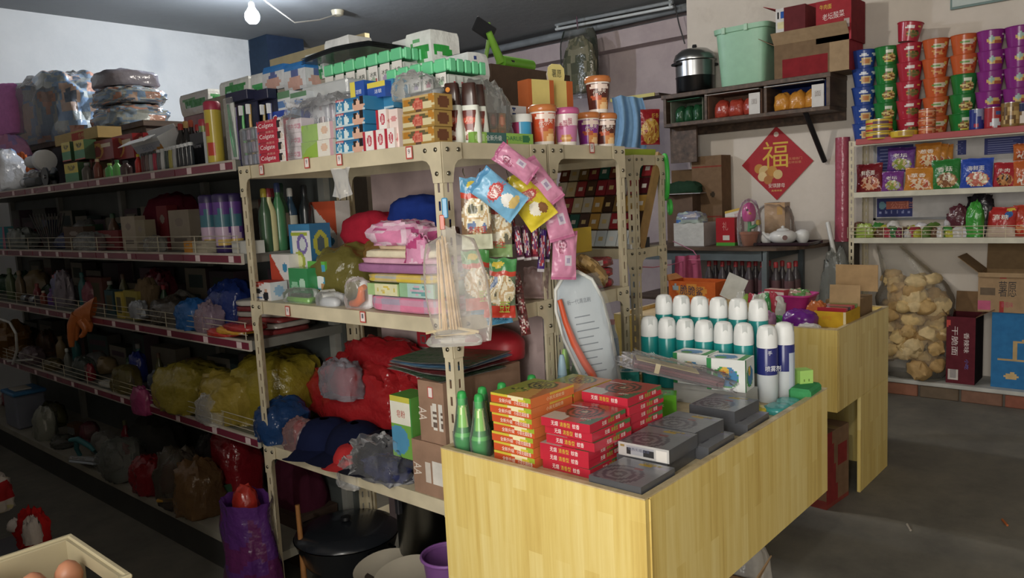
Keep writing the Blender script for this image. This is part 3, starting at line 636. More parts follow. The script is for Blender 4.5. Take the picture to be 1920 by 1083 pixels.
# tall toothbrush display cases, dark frame with coloured handles
def brush_case(label, p0, p1, pt, X, cols, zb=Z1, d=.05):
    (w, _, h), p = fit(p0, p1, pt, X, zb, d); t = thing('toothbrush_case', label, 'toothbrush pack', p, FX)
    put('dark_backing', MB().box(-w/2, w/2, .012, .018, 0, h, '#262b45'), 'satin', t); put('header', MB().box(-w/2, w/2, -.024, .018, h-.035, h, '#1d2140', .002), 'satin', t); put('base_strip', MB().box(-w/2, w/2, -.024, .018, 0, .025, '#232848', .002), 'satin', t)
    for i, c in enumerate(cols):
        x = -w/2+(i+.5)*w/len(cols)
        b = put('toothbrush', MB().tube([(x, 0, .03), (x+.004, -.004, h*.3), (x-.003, -.002, h*.6), (x, 0, h-.05)], [.006, .0075, .0055, .004], 8, c), 'gloss', t)
        put('bristles', MB().box(x-.005, x+.005, -.016, -.004, h-.085, h-.05, '#e8ecee'), 'satin', b)
    return t
brush_case('dark framed toothbrush case with green, purple and yellow handles', 434, 474, 168, 1.50, ['#8a7ab8', '#5fb86a', '#c9a35a'], Z1)
brush_case('dark framed toothbrush case with blue and gold handles right of the green one', 475, 512, 166, 1.53, ['#7f88c8', '#b9a060', '#7a80b0'], Z1)
(w, d, h), p = fit(414, 440, 180, 1.475, 1.69, .04)
p.y = max(p.y, 2.66)
t = thing('toothbrush_card', 'single toothbrush in a long clear card beside the yellow can', 'toothbrush pack', p, FX)
put('clear_card', MB().box(-.03, .03, -.002, .012, 0, h, '#ffffff', .003), 'film_6', t); put('toothbrush', MB().tube([(.012, .005, .01), (.004, .004, h*.4), (-.008, .005, h*.9)], [.006, .008, .004], 8, '#4fb07a'), 'gloss', t)
# pink and white toothpaste, green soap cartons, wrapped
def soap_col(name, label, p0, p1, tops, X, d, col, paint, words, fz='paper', grp=None, rz=FX, cat='soap box'):
    z = Z1; n = len(tops); o = None
    for i, hh in enumerate(tops):
        (w, _, h), p = fit(p0, p1, 200, X, z, d); p.z = z
        lab = label.format(ORD[n-1-i] if n > 1 else '')
        if o is None: o = carton(name, lab, cat, (w, d, hh), col, p, rz, fz, .006, [(s_, w*a, hh*b, c, (w*x, hh*y)) for s_, a, b, c, x, y in words], grp, **paint)
        else: o = dup(o, p, rz, lab)
        z += hh+.0008
    return o
soap_col('toothpaste_carton', 'white and pink toothpaste carton, {} of the pile beside the Colgate stack', 538, 566, [.045, .045, .04], 1.50, .05, '#e6d8dc', dict(f=art('#e9dde0', ('r', .1, .2, .9, .65, '#d890a4'), ('e', .5, .42, .3, .2, '#e9dde0'))), [('中华', .5, .4, '#c8506e', 0, .45)], 'gloss', 'white and pink toothpaste cartons', cat='toothpaste')
soap_col('soap_carton', 'green and white soap carton, {} of the pair in clear wrap', 567, 626, [.053, .053], 1.488, .07, '#d8d6cc', dict(f=art('#e0dcd2', ('r', 0, 0, .5, 1, '#8fb53f'), ('e', .72, .55, .1, .22, '#d8b49a'), ('r', .9, 0, 1, 1, '#c9a0a8'))), [], 'gloss', 'green and white soap cartons')
soap_col('small_carton', 'slim green carton standing between the soap piles', 620, 632, [.1], 1.5, .06, '#6fa05a', {}, [], 'gloss')
o = put('plastic_wrap', MB().blob(.34, .13, .19, '#e6e8ec', 11, .14, 3.4, 36, .55, .6, .35), 'film_7', None, (1.55, at_pxz(580, 1.7, X=1.5), Z1+.004), FX); tag(o, 'crinkled clear plastic wrap over the pink and green soap cartons', 'plastic wrap')
# blue soap cartons with a mother and child picture
bart = art('#2f84b4', ('r', 0, 0, 1, .12, '#bcd4de'), ('d', 0, 1, .72, '#2a6fa4'), ('r', .02, .8, .28, .96, '#c04858'), ('e', .14, .45, .085, .34, '#cfe0e4'), ('e', .36, .45, .085, .34, '#d8e6e8'), ('e', .14, .45, .05, .2, '#6fa6c0'), ('e', .78, .35, .2, .42, '#d8a890'), ('e', .70, .66, .075, .24, '#2a2220'), ('e', .9, .7, .07, .34, '#221c1e'), ('e', .77, .62, .06, .2, '#e0b49c'))
soap_col('soap_carton', 'blue soap carton with mother and child picture, {} of its stack', 631, 684, [.0405]*4, 1.486, .08, '#2f7fae', dict(f=bart), [('舒肤佳', .22, .14, '#f4eef0', -.34, .88)], 'gloss', 'blue soap cartons')
soap_col('soap_carton', 'blue soap carton at the back right, {} of its stack', 690, 738, [.042]*5, 1.56, .07, '#3a86b2', dict(f=art('#3a86b2', ('r', 0, 0, 1, .15, '#bcd4de'))), [], 'gloss', 'plain blue soap cartons')
# white and red cartons
wart = art('#ece4e0', ('r', 0, 0, .26, 1, '#b8283a'), ('e', .64, .5, .2, .3, '#c8485a'), ('e', .64, .5, .13, .2, '#e8c8c8'))
for i, (a, b, z) in enumerate([(682, 701, 0), (702, 722, 0), (723, 741, 0), (709, 728, .057)]):
    (w, d, h), p = fit(a, b, 200, 1.474 if i < 3 else 1.478, Z1, .078); p.z = Z1+z
    carton('medicine_soap_carton', ['white and red soap carton, leftmost of the lower row of three', 'white and red soap carton, middle of the lower row of three', 'white and red soap carton, rightmost of the lower row of three', 'white and red soap carton standing on top of the lower three'][i], 'soap box', (w, d, .056), '#e8dcd8', p, FX, 'gloss', .004, [('药皂', w*.5, .016, '#c03048', (w*.14, .03))], 'white and red soap cartons', f=wart, r=art('#ead6d0', ('e', .3, .4, .25, .12, '#d88a8a'), ('e', .72, .42, .2, .1, '#d88a8a')))
(w, d, h), p = fit(741, 757, 200, 1.50, Z1, .06); carton('medicine_soap_carton', 'pale carton with faint red print beside the gold soap', 'soap box', (w, .09, .11), '#ead6d0', p, FX, 'gloss', .005, [], None, f=art('#ead6d0', ('e', .5, .75, .35, .08, '#d89090'), ('r', .2, .2, .85, .35, '#d88a88')))
# gold soap boxes
gart = art('#c59a4e', ('r', 0, .86, 1, 1, '#d8b878'), ('r', 0, 0, 1, .08, '#b08a40'), ('e', .13, .6, .1, .28, '#c8862c'), ('e', .9, .72, .1, .26, '#c8862c'), ('e', .5, .62, .3, .28, '#6e6442'), ('e', .2, .3, .22, .2, '#e6d9a8'), ('e', .78, .35, .22, .18, '#e6d9a8'), ('e', .49, .42, .17, .4, '#d8604e'), ('e', .49, .42, .12, .28, '#e88a72'), ('r', .4, .05, .6, .14, '#6a4a3a'))
soap_col('gold_soap_box', 'ornate gold soap box with red emblem, {} of three', 756, 815, [.0435]*3, 1.474, .068, '#a98848', dict(f=gart, r=art('#b8944e', ('e', .5, .5, .3, .36, '#7a4a30'))), [('蜂花', .2, .36, '#b83a34', -.01, .42)], 'foil', 'gold soap boxes')
# white shampoo bottles with brown caps, facing the end
def shampoo(label, loc, rz):
    t = thing('shampoo_bottle', label, 'bottle', loc, rz, 'white and brown shampoo bottles'); t.scale = (.8, .8, .8)
    sec = lambda w, d, z: [(w*math.copysign(abs(math.cos(a))**.6, math.cos(a)), d*math.copysign(abs(math.sin(a))**.6, math.sin(a)), z) for a in [math.pi/2+2*math.pi*i/24 for i in range(24)]]
    def loft(secs, col):
        m = MB(); vs = [v for s_ in secs for v in s_]; n = 24; fs = [(j*n+i, j*n+(i+1) % n, j*n+n+(i+1) % n, j*n+n+i) for j in range(len(secs)-1) for i in range(n)]
        fs += [tuple(range(n-1, -1, -1)), tuple((len(secs)-1)*n+i for i in range(n))]; return m.add(vs, fs, col, True)
    put('body', loft([sec(.036, .022, 0), sec(.039, .024, .006), sec(.038, .024, .05), sec(.034, .022, .1), sec(.031, .02, .135)], '#d9dcd2'), 'satin', t)
    put('cap', loft([sec(.030, .0195, .1355), sec(.0285, .019, .17), sec(.025, .017, .21), sec(.023, .015, .214)], '#3e241f'), 'gloss', t)
    lb = MB(); lb.grid(lambda u, v: Vector(((u-.5)*.05, -.0246+.006*abs(2*u-1)**4, .012+v*.105)), 14, 24, art('#7a3028', ('r', 0, .83, 1, 1, '#6a2a26'), ('e', .5, .66, .5, .12, '#c8503a'), ('e', .45, .2, .36, .13, '#e2d2c8'), ('e', .4, .12, .3, .07, '#a86a58')))
    lb = put('label', lb, 'gloss', t); txt(t, '人参', .03, .018, '#f0d8c0', (0, -.0256, .083))
    return t
b0 = shampoo('white shampoo bottle with brown cap and flower sticker at the rack corner', Vector((1.588, 1.6, Z1)), R(-66))
put('flower_sticker', MB().lathe([(.009, 0), (.009, .0006)], 10, '#e08a2a').xf(Matrix.Translation((-.008, -.0195, .19)) @ Matrix.Rotation(R(90), 4, 'X')), 'paper', b0)
shampoo('white shampoo bottle with brown cap, middle of the three', Vector((1.63, 1.572, Z1)), R(-60)); shampoo('white shampoo bottle with brown cap, furthest right of the three', Vector((1.675, 1.585, Z1)), R(-45))
# small brown soap cubes wrapped together
k = 0
for j in range(2):
    for i, px in enumerate([896, 912, 929, 945]):
        (w, d, h), p = fitY(px-8, px+7, 200, 1.565, Z1+.001, .05); p.z = Z1+j*.046+.001
        k += 1
        o = carton('soap_cube', f'brown soap cube, {["lower", "upper"][j]} row {["first", "second", "third", "fourth"][i]} from the shampoo', 'soap', (w*.95, .045, .0455), '#7d6654', p, FY, 'paper', .006, [], 'brown soap cubes', f=art('#8a7460', ('e', .5, .5, .3, .36, '#b0705c'), ('e', .5, .5, .18, .24, '#c89078')))
def bag(label, loc, dims, seed, f='film_8', col='#f6f8f8', rz=0, amp=.16, fold=.28, name='plastic_bag', cat='plastic bag', fr=2.4, n=36, pw=.75, flat=.5):
    o = put(name, MB().blob(*dims, col, seed, amp, fr, n, pw, flat, fold), f, None, loc, rz); return tag(o, label, cat)
bag('clear bag pulled over the brown soap cubes', (1.73, 1.615, Z1), (.2, .1, .19), 3)
bag('crumpled clear bag rising behind the gold soap boxes', (1.56, 1.72, Z1+.135), (.14, .12, .08), 8)
bag('small crumpled clear bag behind the drink cups', (1.86, 1.72, Z1), (.13, .1, .2), 9)
(w, d, h), p = fitY(889, 1000, 249, 1.545, Z1, .04)
carton('toothpaste_carton', 'long green toothpaste carton lying along the rack end', 'toothpaste', (w, .04, h), '#7fb04a', p, FY, 'gloss', .005, [('全新升级', w*.26, h*.5, '#dfe8e4', (-w*.18, h*.5)), ('DARLIE', w*.28, h*.4, '#3f7a58', (w*.16, h*.52))], None, f=art('#8fc050', ('r', .2, 0, .52, 1, '#3d6a66'), ('e', .1, .5, .08, .4, '#b8d890'), ('e', .87, .5, .07, .36, '#2f7a48')))
# cream tub, tiny cartons
p = Vector((at_pxz(979, Z1, Y=1.62), 1.62, Z1)); t = thing('cream_tub', 'white lidded blue and pink cream tub behind the green carton', 'tub', p, R(-45))
put('body', MB().lathe([(.03, 0), (.034, .003), (.034, .075)], 22, [None, None], fn=art('#3a9fd0', ('d', 1, .6, 1.0, '#2456a0'), ('d', -1, .3, -.3, '#c04878'), ('r', .42, 0, .55, .3, '#dfe6ea'))), 'gloss', t); put('lid', MB().lathe([(.036, .075), (.036, .096), (.033, .1)], 22, '#e6e6e2'), 'satin', t)
(w, d, h), p = fitY(957, 990, 200, 1.665, Z1, .05); carton('small_carton', 'white carton with two blue dots behind the cream tub', 'box', (w, .05, .135), '#dbe0e6', p, FY, 'paper', .006, [], None, f=art('#dbe0e6', ('e', .3, .92, .08, .03, '#2f4a8a'), ('e', .3, .8, .08, .03, '#2f4a8a')))
# drink cups
def drink_cup(label, loc, rz, body, lid, low='#eee6dc', s=1., word='优乐美', wcol='#e8dcd2'):
    t = thing('drink_cup', label, 'cup', loc, rz, 'milk tea cups'); t.scale = (s, s, s)
    r0, r1, H = .031, .041, .102
    rr = lambda z: r0+(r1-r0)*z/H
    dec = art(body, ('e', .5, .84, .15, .1, '#f0d8cc'), ('e', .56, .24, .12, .24, '#d88a48'), ('e', .58, .2, .08, .14, '#f0c48a'), ('e', .44, .5, .09, .1, '#c85a3a')) if low != 'pink' else art(body, ('r', 0, .66, 1, 1, '#ead8d8'), ('e', .5, .22, .1, .11, '#c88a4a'), ('e', .5, .23, .08, .07, '#e0b070'))
    zs = [0, .012]+[.012+i*.0075 for i in range(1, 12)]+[.097, H]
    put('cup', MB().lathe([(rr(z), z) for z in zs], 40, ['#ece4dc']+[None]*(len(zs)-3)+['#ece4dc'], fn=dec), 'gloss', t)
    put('lid', MB().lathe([(.0435, .102), (.0455, .106), (.0455, .116), (.042, .122), (.039, .1235), (.036, .122)], 28, lid), 'gloss', t)
    for k, ch in enumerate(word):
        a = -.42+k*.4; q = rr(.072)+.0008; o = txt(t, ch, .015, .022, wcol, (q*math.sin(a), -q*math.cos(a), .064+k*.006)); o.matrix_local = Matrix.Translation((q*math.sin(a), -q*math.cos(a), .064+k*.006)) @ Matrix.Rotation(a, 4, 'Z') @ Matrix.Rotation(R(96), 4, 'X') @ Matrix.Diagonal((.015, .022, 1, 1))
    return t
def cup_at(px, Y, Z=1.6625): return (at_pxz(px, Z, Y=Y), Y, Z)
LID = '#c8743a'
drink_cup('orange milk tea cup with brown lid, largest on the rack end', cup_at(1020, 1.6), R(-35), '#cf4b26', LID, s=1.05)
drink_cup('pink milk tea cup with pink lid', cup_at(1063, 1.58), R(-55), '#c878a8', '#c85a90', 'pink', 1.0, '香飘飘', '#b03058')
drink_cup('purple milk tea cup right of the pink one', cup_at(1104, 1.62), R(-35), '#8c2f96', LID, s=.98)
drink_cup('brown milk tea cup at the right end of the row', cup_at(1136, 1.6), R(-40), '#5a2a24', LID, s=.97)
drink_cup('brown milk tea cup standing on top of the purple and brown cups', (at_pxz(1122, 1.8, Y=1.612), 1.612, 1.6625+.121), R(-45), '#5a2a24', LID, s=1.04)
# potato snack cartons behind the cups
for i, (a, b, pt, Y, l) in enumerate([(1003, 1041, 150, 1.70, 'yellow and orange potato crisp carton left of the tall one'), (1040, 1076, 152, 1.71, 'yellow and orange potato crisp carton with a round top flap')]):
    (w, d, h), p = fitY(a, b, pt, Y, 1.6625, .06)
    o = carton('crisp_carton', l, 'snack box', (w, .06, h), '#c0602c', p, FY+R(-12), 'paper', .005, [('薯愿', w*.6, h*.22, '#4a3a2a', (0, h*.5))] if i else [('脆片', w*.4, h*.08, '#8a5a2a', (0, h*.15))], 'crisp cartons', f=art('#e3cf78', ('r', 0, 0, .14 if i == 0 else .0, 1, '#c0602c'), ('r', .82 if i == 0 else .72, 0, 1, 1, '#c0602c'), *([('e', .48, .5, .24, .14, '#d8a458')] if i == 0 else [])))
    if i:
        f = MB().prism([(-.035, 0), (-.04, .02), (-.038, .045), (-.02, .058), (.02, .058), (.036, .045), (.038, .02), (.034, 0)], -.002, .0, '#e6d684'); f = put('top_flap', f, 'paper', o, (-.01, -.02, h)); txt(f, '薯愿', .045, .028, '#3a3a36', (0, -.0028, .026))
        put('rear_flap', MB().prism([(-.03, 0), (-.034, .03), (-.02, .062), (.02, .066), (.036, .04), (.034, 0)], -.001, .001, '#cfcac4'), 'paper', o, (.012, .02, h))
# green-lidded toothbrush trays in the second tier
def brush_tray(label, p0, p1, pbase, pt, X, n, words, rz=FX, nside=5):
    z0 = at((p0+p1)/2, pbase, X=X).z; (w, d, h), p = fit(p0, p1, pt, X, z0, .16); t = thing('toothbrush_tray', label, 'toothbrush tray', p, rz)
    lid = MB(); lid.box(-w/2, w/2, -.08, .08, h-.034, h-.004, '#6fd49a', .004)
    for i in range(n): lid.box(-w/2+(i+.1)*w/n, -w/2+(i+.9)*w/n, -.088, -.078, h-.038, h, '#66cf94', .003)
    for i in range(nside): lid.box(w/2-.002, w/2+.006, -.08+(i+.1)*.16/nside, -.08+(i+.9)*.16/nside, h-.038, h, '#66cf94', .003)
    put('lid', lid, 'satin', t)
    m = MB()
    for i in range(n):
        c = put('brush_card', MB().face((-w/2+(i+.08)*w/n, -.0835, .0), (w/n*.8, 0, 0), (0, 0, h-.04), art('#e2e0da', ('e', .5, .3, .25, .2, ['#c890a0', '#a0b8a0', '#b0a0c0'][i % 3]), ('r', .8, 0, .92, .4, '#c04048')), .006), 'gloss', t); txt(c, words, w/n*.55, .016, '#37443c', (-w/2+(i+.48)*w/n, -.0842, (h-.05)*.72))
    for i in range(nside): put('brush_card', MB().face((w/2+.0005, -.08+(i+.1)*.16/nside, 0), (0, .16/nside*.75, 0), (0, 0, h-.05), art('#cfd8d2', ('r', .7, 0, .9, .5, '#c05058')), .008), 'gloss', t)
    put('tray_body', MB().box(-w/2+.002, w/2-.002, -.078, .078, 0, h-.046, '#b9bdb8'), 'satin', t)
    return t
TR1 = brush_tray('green lidded tray of boxed toothbrushes, left and further back', 612, 760, 168, 105, 1.72, 7, '冰爽')
TR2 = brush_tray('green lidded tray of boxed toothbrushes above the shampoo bottles', 728, 842, 172, 120, 1.62, 5, '冰爽')
def riser(label, t, col='#b9b4a8'):
    "carton carrying an upper-tier tray"
    bb = [c.bound_box for c in t.children if c.name.startswith('tray_body')][0]; x0, x1 = bb[0][0], bb[6][0]
    carton('shelf_carton', label, 'box', (x1-x0, .13, t.location.z-Z1-.0015), col, (t.location.x+.01, t.location.y, Z1), FX, 'card')
riser('plain carton under the left toothbrush tray', TR1); riser('plain carton under the right toothbrush tray', TR2, '#a9a59c')
# blue and yellow plaster boxes in front of the trays
for i, (a, b, zt, zb) in enumerate([(658, 684, 152, 186), (690, 723, 153, 183)]):
    X = 1.535; z0 = at((a+b)/2, zb, X=X).z; (w, d, h), p = fit(a, b, zt, X, z0, .05)
    o = carton('plaster_box', ['blue and yellow small box standing upright on the soap', 'blue and yellow small box lying on the blue soap'][i], 'box', (w, .05, h), '#2a55b0', p, FX, 'gloss', .004, [('洁银', w*.4, h*.25, '#e8eef4', (0.1*w, h*.4))], 'blue and yellow boxes', f=art('#2a55b0', ('r', 0, 0, .36, 1, '#e0cf4a')) if i == 0 else art('#2a55b0', ('r', 0, .7, 1, 1, '#e0cf4a')))
# blue toothpaste carton & toothbrush card row in the middle tier
(w, d, h), p = fit(510, 572, 200, 1.56, Z1, .06)
for i in range(4): carton('toothpaste_carton', ['blue toothpaste carton with white word, top of the rear pile', 'plain pale toothpaste carton under the blue one', 'third carton down in the rear toothpaste pile', 'lowest carton in the rear toothpaste pile'][::-1][i], 'toothpaste', (w, .06, .046), ['#9aa0b0', '#a8adb8', '#b8bcc4', '#2247b0'][i], p+Vector((0, 0, i*.0465)), FX, 'gloss', .006, [('Crest', w*.45, .024, '#e6ecf4', (-w*.12, .022))] if i == 3 else [], None, **({'f': art('#2247b0', ('e', .22, .4, .08, .3, '#c8382c'), ('r', .6, 0, 1, 1, '#8fb0d8'))} if i == 3 else {}))
(w, d, h), p = fit(576, 660, 152, 1.60, Z1, .09)
t = thing('brush_head_tray', 'white lidded tray of clear brush packs in the middle of the pile', 'toothbrush tray', p, FX)
put('lid', MB().box(-w/2, w/2, -.045, .045, h-.05, h, '#e4e8ea', .006), 'film_50', t); m = MB()
for i in range(9): m.box(-w/2+(i+.1)*w/9, -w/2+(i+.8)*w/9, -.042, .03, 0, h-.052, ['#c4c6d0', '#b0a8b8', '#a8b0c0', '#c8b8bc'][i % 4], .003)
put('packs', m, 'gloss', t)
for i, (a, b, c) in enumerate([(512, 545, '#cfd3d6'), (546, 576, '#c4c9cf')]):
    z0 = Z1+.188; (w, d, h), p = fit(a, b, 172, 1.57, z0, .06); carton('small_carton', ['pale carton with green top print behind the dark toothbrush cases', 'pale carton with blue print right of the green topped one'][i], 'box', (w, .06, h), c, p, FX, 'paper', .008, [], None, f=art(c, ('r', 0, .6, 1, 1, '#5f8a68'), ('e', .5, .3, .3, .2, '#5a80b8')))
# toilet paper bales
BD = {}
def bale(label, p0, p1, pbase, pt, X, d, pr, rz=FX, side=None, word=None, top='#d9dedd', grp='wrapped paper bales'):
    z0 = at((p0+p1)/2, pbase, X=X).z; (w, _, h), p = fit(p0, p1, pt, X, z0, d); t = thing('tissue_bale', label, 'tissue pack', p, rz, grp)
    m = MB(); n0 = len(m.v); m.pbox(w, d, h, top, .012, f=pr, l=pr, r=side or pr)
    sd = p0*.013
    for i, v in enumerate(m.v):
        x, y, z = v; q = noise.noise(Vector((x*9+sd, y*9, z*9)))*.006; k = 1-.06*((z/h)*2-1)**6
        m.v[i] = (x*k+q, y*k+q, z+q*.8 if z > .01 else z)
    put('wrapper', m, 'poly', t); BD[t.name] = (w, d)
    if word: txt(t, word, w*.42, h*.2, '#3a4a8a', (0, -d/2-.007, h*.42))
    return t
gpr = art('#e2e6e4', ('e', .22, .72, .1, .05, '#5aa868'), ('e', .4, .74, .16, .05, '#6ab478'), ('r', .2, .3, .8, .66, '#2f9a45'), ('e', .82, .58, .08, .1, '#2f9a45'), ('e', .8, .36, .07, .06, '#4aa85a'), ('e', .32, .38, .08, .1, '#a8dcc8'), ('e', .5, .24, .2, .03, '#5aa868'))
gsd = art('#e6e9e7', ('r', .12, .35, .6, .68, '#2faa42'), ('e', .6, .45, .14, .14, '#2faa42'), ('r', .18, .38, .38, .48, '#e6e9e7'))
bpr = art('#e4e7e8', ('e', .5, .45, .3, .14, '#8090c0'))
def supported(t, label, col='#a59f92', rz=FX, x=None):
    w, d = BD[t.name]; h = t.location.z-Z1-.001
    if h > .01: carton('shelf_carton', label, 'box', (w*.92, d*.9, h-.001), col, (t.location.x, t.location.y, Z1), rz, 'card')
B = bale('white wrapped tissue bale with green print, tallest on the rack', 764, 812, 133, 58, 1.79, .13, gpr, side=gsd); supported(B, 'carton under the tallest green printed tissue bale')
B = bale('white wrapped tissue bale with small blue emblem at the right', 826, 880, 152, 102, 1.80, .09, art('#dfe3e6', ('e', .3, .6, .12, .12, '#4a5a9a'), ('e', .6, .55, .2, .14, '#7f90c0')), side=art('#e8ebec', ('e', .3, .8, .1, .05, '#3a4a90'), ('r', .3, .6, .7, .64, '#6a78b0')))
B.location.z += 0; supported(B, 'carton under the blue emblem tissue bale')
B = bale('white tissue bale with blue lettering beside the dark trays', 612, 655, 116, 70, 1.80, .11, bpr, side=art('#dfe1e0', ('r', .2, .3, .45, .5, '#4a5a9a')), word='清风纸'); supported(B, 'carton under the blue lettered tissue bale')
B = bale('white tissue bale with leafy green print, partly behind the trays', 575, 612, 150, 98, 1.76, .08, art('#d5dad8', ('n', .55, .3, .4, .34, ['#3f9a5c', '#2f8a4c', '#8fc0a0', '#d5dad8'], 12))); supported(B, 'carton under the leafy green tissue bale')
B = bale('white tissue bale right behind the tallest one', 735, 762, 112, 76, 1.86, .06, art('#d9dedd', ('n', .5, .1, .6, .2, ['#4fae6a', '#8fc0a0'], 12))); supported(B, 'carton under the bale behind the tray')
for i, (a, b) in enumerate([(495, 535), (536, 576)]):
    B = bale(['white and blue diaper pack with a baby picture, left of the pair', 'white and blue diaper pack right of the baby picture pack'][i], a, b, 168, 122-i*6, 1.70, .1, art('#d8dce2', ('r', 0, .8, 1, 1, '#2f7fd0'), ('d', -1, 1.2, .85, '#2f7fd0'), ('e', .5, .3, .34, .26, '#d0a498'), ('e', .5, .62, .25, .08, '#5a6aa8')), top='#3a86d0', grp='diaper packs'); supported(B, ['carton below the left diaper pack', 'carton below the right diaper pack'][i])
B = bale('white tissue bale with green print left of the diaper packs', 472, 500, 168, 137, 1.72, .09, art('#e2e6e6', ('e', .55, .25, .4, .25, '#3fae5c'))); supported(B, 'carton below the small green print bale')
# dark plastic sheet stack lying over the left tray
t = thing('plastic_tray_stack', 'dark grey plastic trays stacked on the left toothbrush tray', 'tray', (1.79, at_pxz(675, 1.95, X=1.8), TR1.location.z+.128), FX)
for i in range(2): put('tray', MB().grid(lambda u, v: Vector(((u-.5)*.40, (v-.5)*.2, .012+i*.012+.008*math.sin(3*u)-.004*abs(2*u-1))), 14, 8, '#767c82').grid(lambda u, v: Vector(((.5-u)*.40, (v-.5)*.2, .006+i*.012+.008*math.sin(3*(1-u))-.004*abs(2*u-1))), 14, 8, '#666c70'), 'gloss', t)
# ================================================================== snacks hanging on the rack end
def hang(name, label, px, py, Y, w, h, t_, roll, paint, words=(), rz=R(-42), grp=None, cat='snack bag', f='poly', pitch=0, back=None, nu=28, nv=38):
    p = at(px, py, Y=Y); t = thing(name, label, cat, p, 0, grp, (R(pitch), R(roll), rz))
    m = MB().pouch(w, h, t_, paint, back, seed=px*.01, nu=nu, nv=nv); m.xf(Matrix.Translation((0, 0, -h/2))); put('pouch', m, f, t)
    for s_, tw, th, c, x, z, tl in words: txt(t, s_, tw, th, c, (x, -t_/2*.97-.002, z), tilt=R(tl))
    return t
bean = lambda top, mid, low, pic, sd: art(mid, ('r', 0, .78, 1, 1, top), ('n', .5, .47, .5, .26, pic, 4.5, sd), ('r', 0, 0, 1, .2, low), ('r', 0, .72, 1, .79, '#c8402c'), ('e', .4, .9, .2, .05, '#d8c040'))
beans = ['#6a6a58', '#d8c8a0', '#ece6d2', '#c8a878', '#e6dec4', '#6f86b0']
HY = 1.475
hang('snack_pack', 'blue topped bean snack pack hanging nearest the corner post', 893, 400, HY+.03, .088, .2, .03, 1, bean('#4f94bc', '#8a6a50', '#d8dcc0', beans, 1), [('多味豆', .05, .02, '#c83a2a', 0, -.045, 0)], grp='hanging bean snack packs')
hang('snack_pack', 'bean snack pack with green base hanging second from the post', 934, 425, HY+.03, .085, .175, .03, 3, bean('#5a90b0', '#7a7060', '#8fb070', beans, 2), [('花生', .04, .02, '#c83a2a', .0, -.05, 0)], grp='hanging bean snack packs')
hang('snack_pack', 'green and red bean snack pack hanging lowest on the strip', 938, 540, HY, .092, .17, .032, 4, bean('#3f8a4a', '#6a7a60', '#c83a2a', beans, 3), [('豆豆', .03, .03, '#9fb83a', .012, -.052, 0)], grp='hanging bean snack packs')
hang('snack_pack', 'green and red bean snack pack half hidden behind the chopstick bag', 895, 525, HY+.04, .08, .17, .03, -2, bean('#4a9a4a', '#7a7a68', '#c8402e', beans, 4), [('豆豆', .03, .03, '#9fb83a', .015, -.045, 0)], grp='hanging bean snack packs')
hang('snack_pack', 'light blue snack pack at the foot of the hanging strip', 932, 592, HY+.045, .09, .05, .014, -4, art('#4f9ac8', ('r', .1, .2, .9, .8, '#5aa6d0')), [('多味豆', .06, .018, '#20507a', 0, -.004, -4)], grp='hanging bean snack packs')
hang('snack_pack', 'light blue snack pack at the bottom behind the bean packs', 905, 560, HY+.05, .07, .09, .02, 2, art('#4a94c0', ('n', .5, .5, .4, .3, ['#7ac0d8', '#3a7aa8', '#d0c040'], 8)), [], grp='hanging bean snack packs')
hang('puff_snack_bag', 'pale blue puffed snack bag tilted across the hanging strip', 934, 364, HY-.025, .088, .15, .045, -50, art('#76b6dc', ('r', 0, .9, 1, 1, '#4f90c0'), ('e', .5, .58, .34, .12, '#d8504e'), ('e', .5, .58, .26, .08, '#f0dcd8'), ('e', .52, .3, .22, .14, '#f0f0ea'), ('e', .6, .18, .25, .08, '#e0c070')), [('小馒头', .07, .024, '#c83a40', .0, .012, 0)], grp='puffed snack bags')
hang('puff_snack_bag', 'yellow puffed snack bag tilted beside the pale blue one', 990, 374, HY-.03, .098, .165, .045, -34, art('#dcc62c', ('r', 0, .86, 1, 1, '#b8a820'), ('d', -1, .8, .42, '#3a2a22'), ('e', .56, .56, .28, .1, '#d85a4e'), ('e', .56, .56, .2, .07, '#f4dcd0'), ('e', .5, .3, .2, .13, '#f0ead8'), ('e', .72, .24, .14, .1, '#8a5a34')), [('小馒头', .06, .024, '#c83a40', .006, .012, 0)], grp='puffed snack bags')
pk = art('#cf84a6', ('r', 0, .93, 1, 1, '#b8608a'), ('r', 0, 0, 1, .06, '#b8608a'), ('e', .42, .72, .16, .09, '#8a4a68'), ('e', .42, .72, .11, .06, '#d8a0b8'), ('r', .5, .3, .78, .5, '#c9bccb'), ('r', .56, .34, .72, .46, '#9a8aa8'))
for i, (x, y, l, a, w) in enumerate([(966, 306, .125, -52, .06), (1012, 342, .15, -36, .072), (1042, 402, .155, -13, .078), (1058, 478, .15, 4, .078)]):
    hang('pink_snack_pack', 'pink snack pack, %s of the curved hanging strip' % ['uppermost', 'second', 'third', 'lowest'][i], x, y, HY-.055+.004*i, w, l, .03, a, pk, [('旺仔', .016, .03, '#a03058', -.012, .02, 0)], grp='pink strip snack packs')
o = put('red_string', MB().tube([at(951, 262, Y=1.528), at(952, 285, Y=1.505), at(953, 297, Y=1.47)], .0018, 6, '#b03048'), 'satin'); tag(o, 'red string holding the pink strip to the rack beam', 'string')
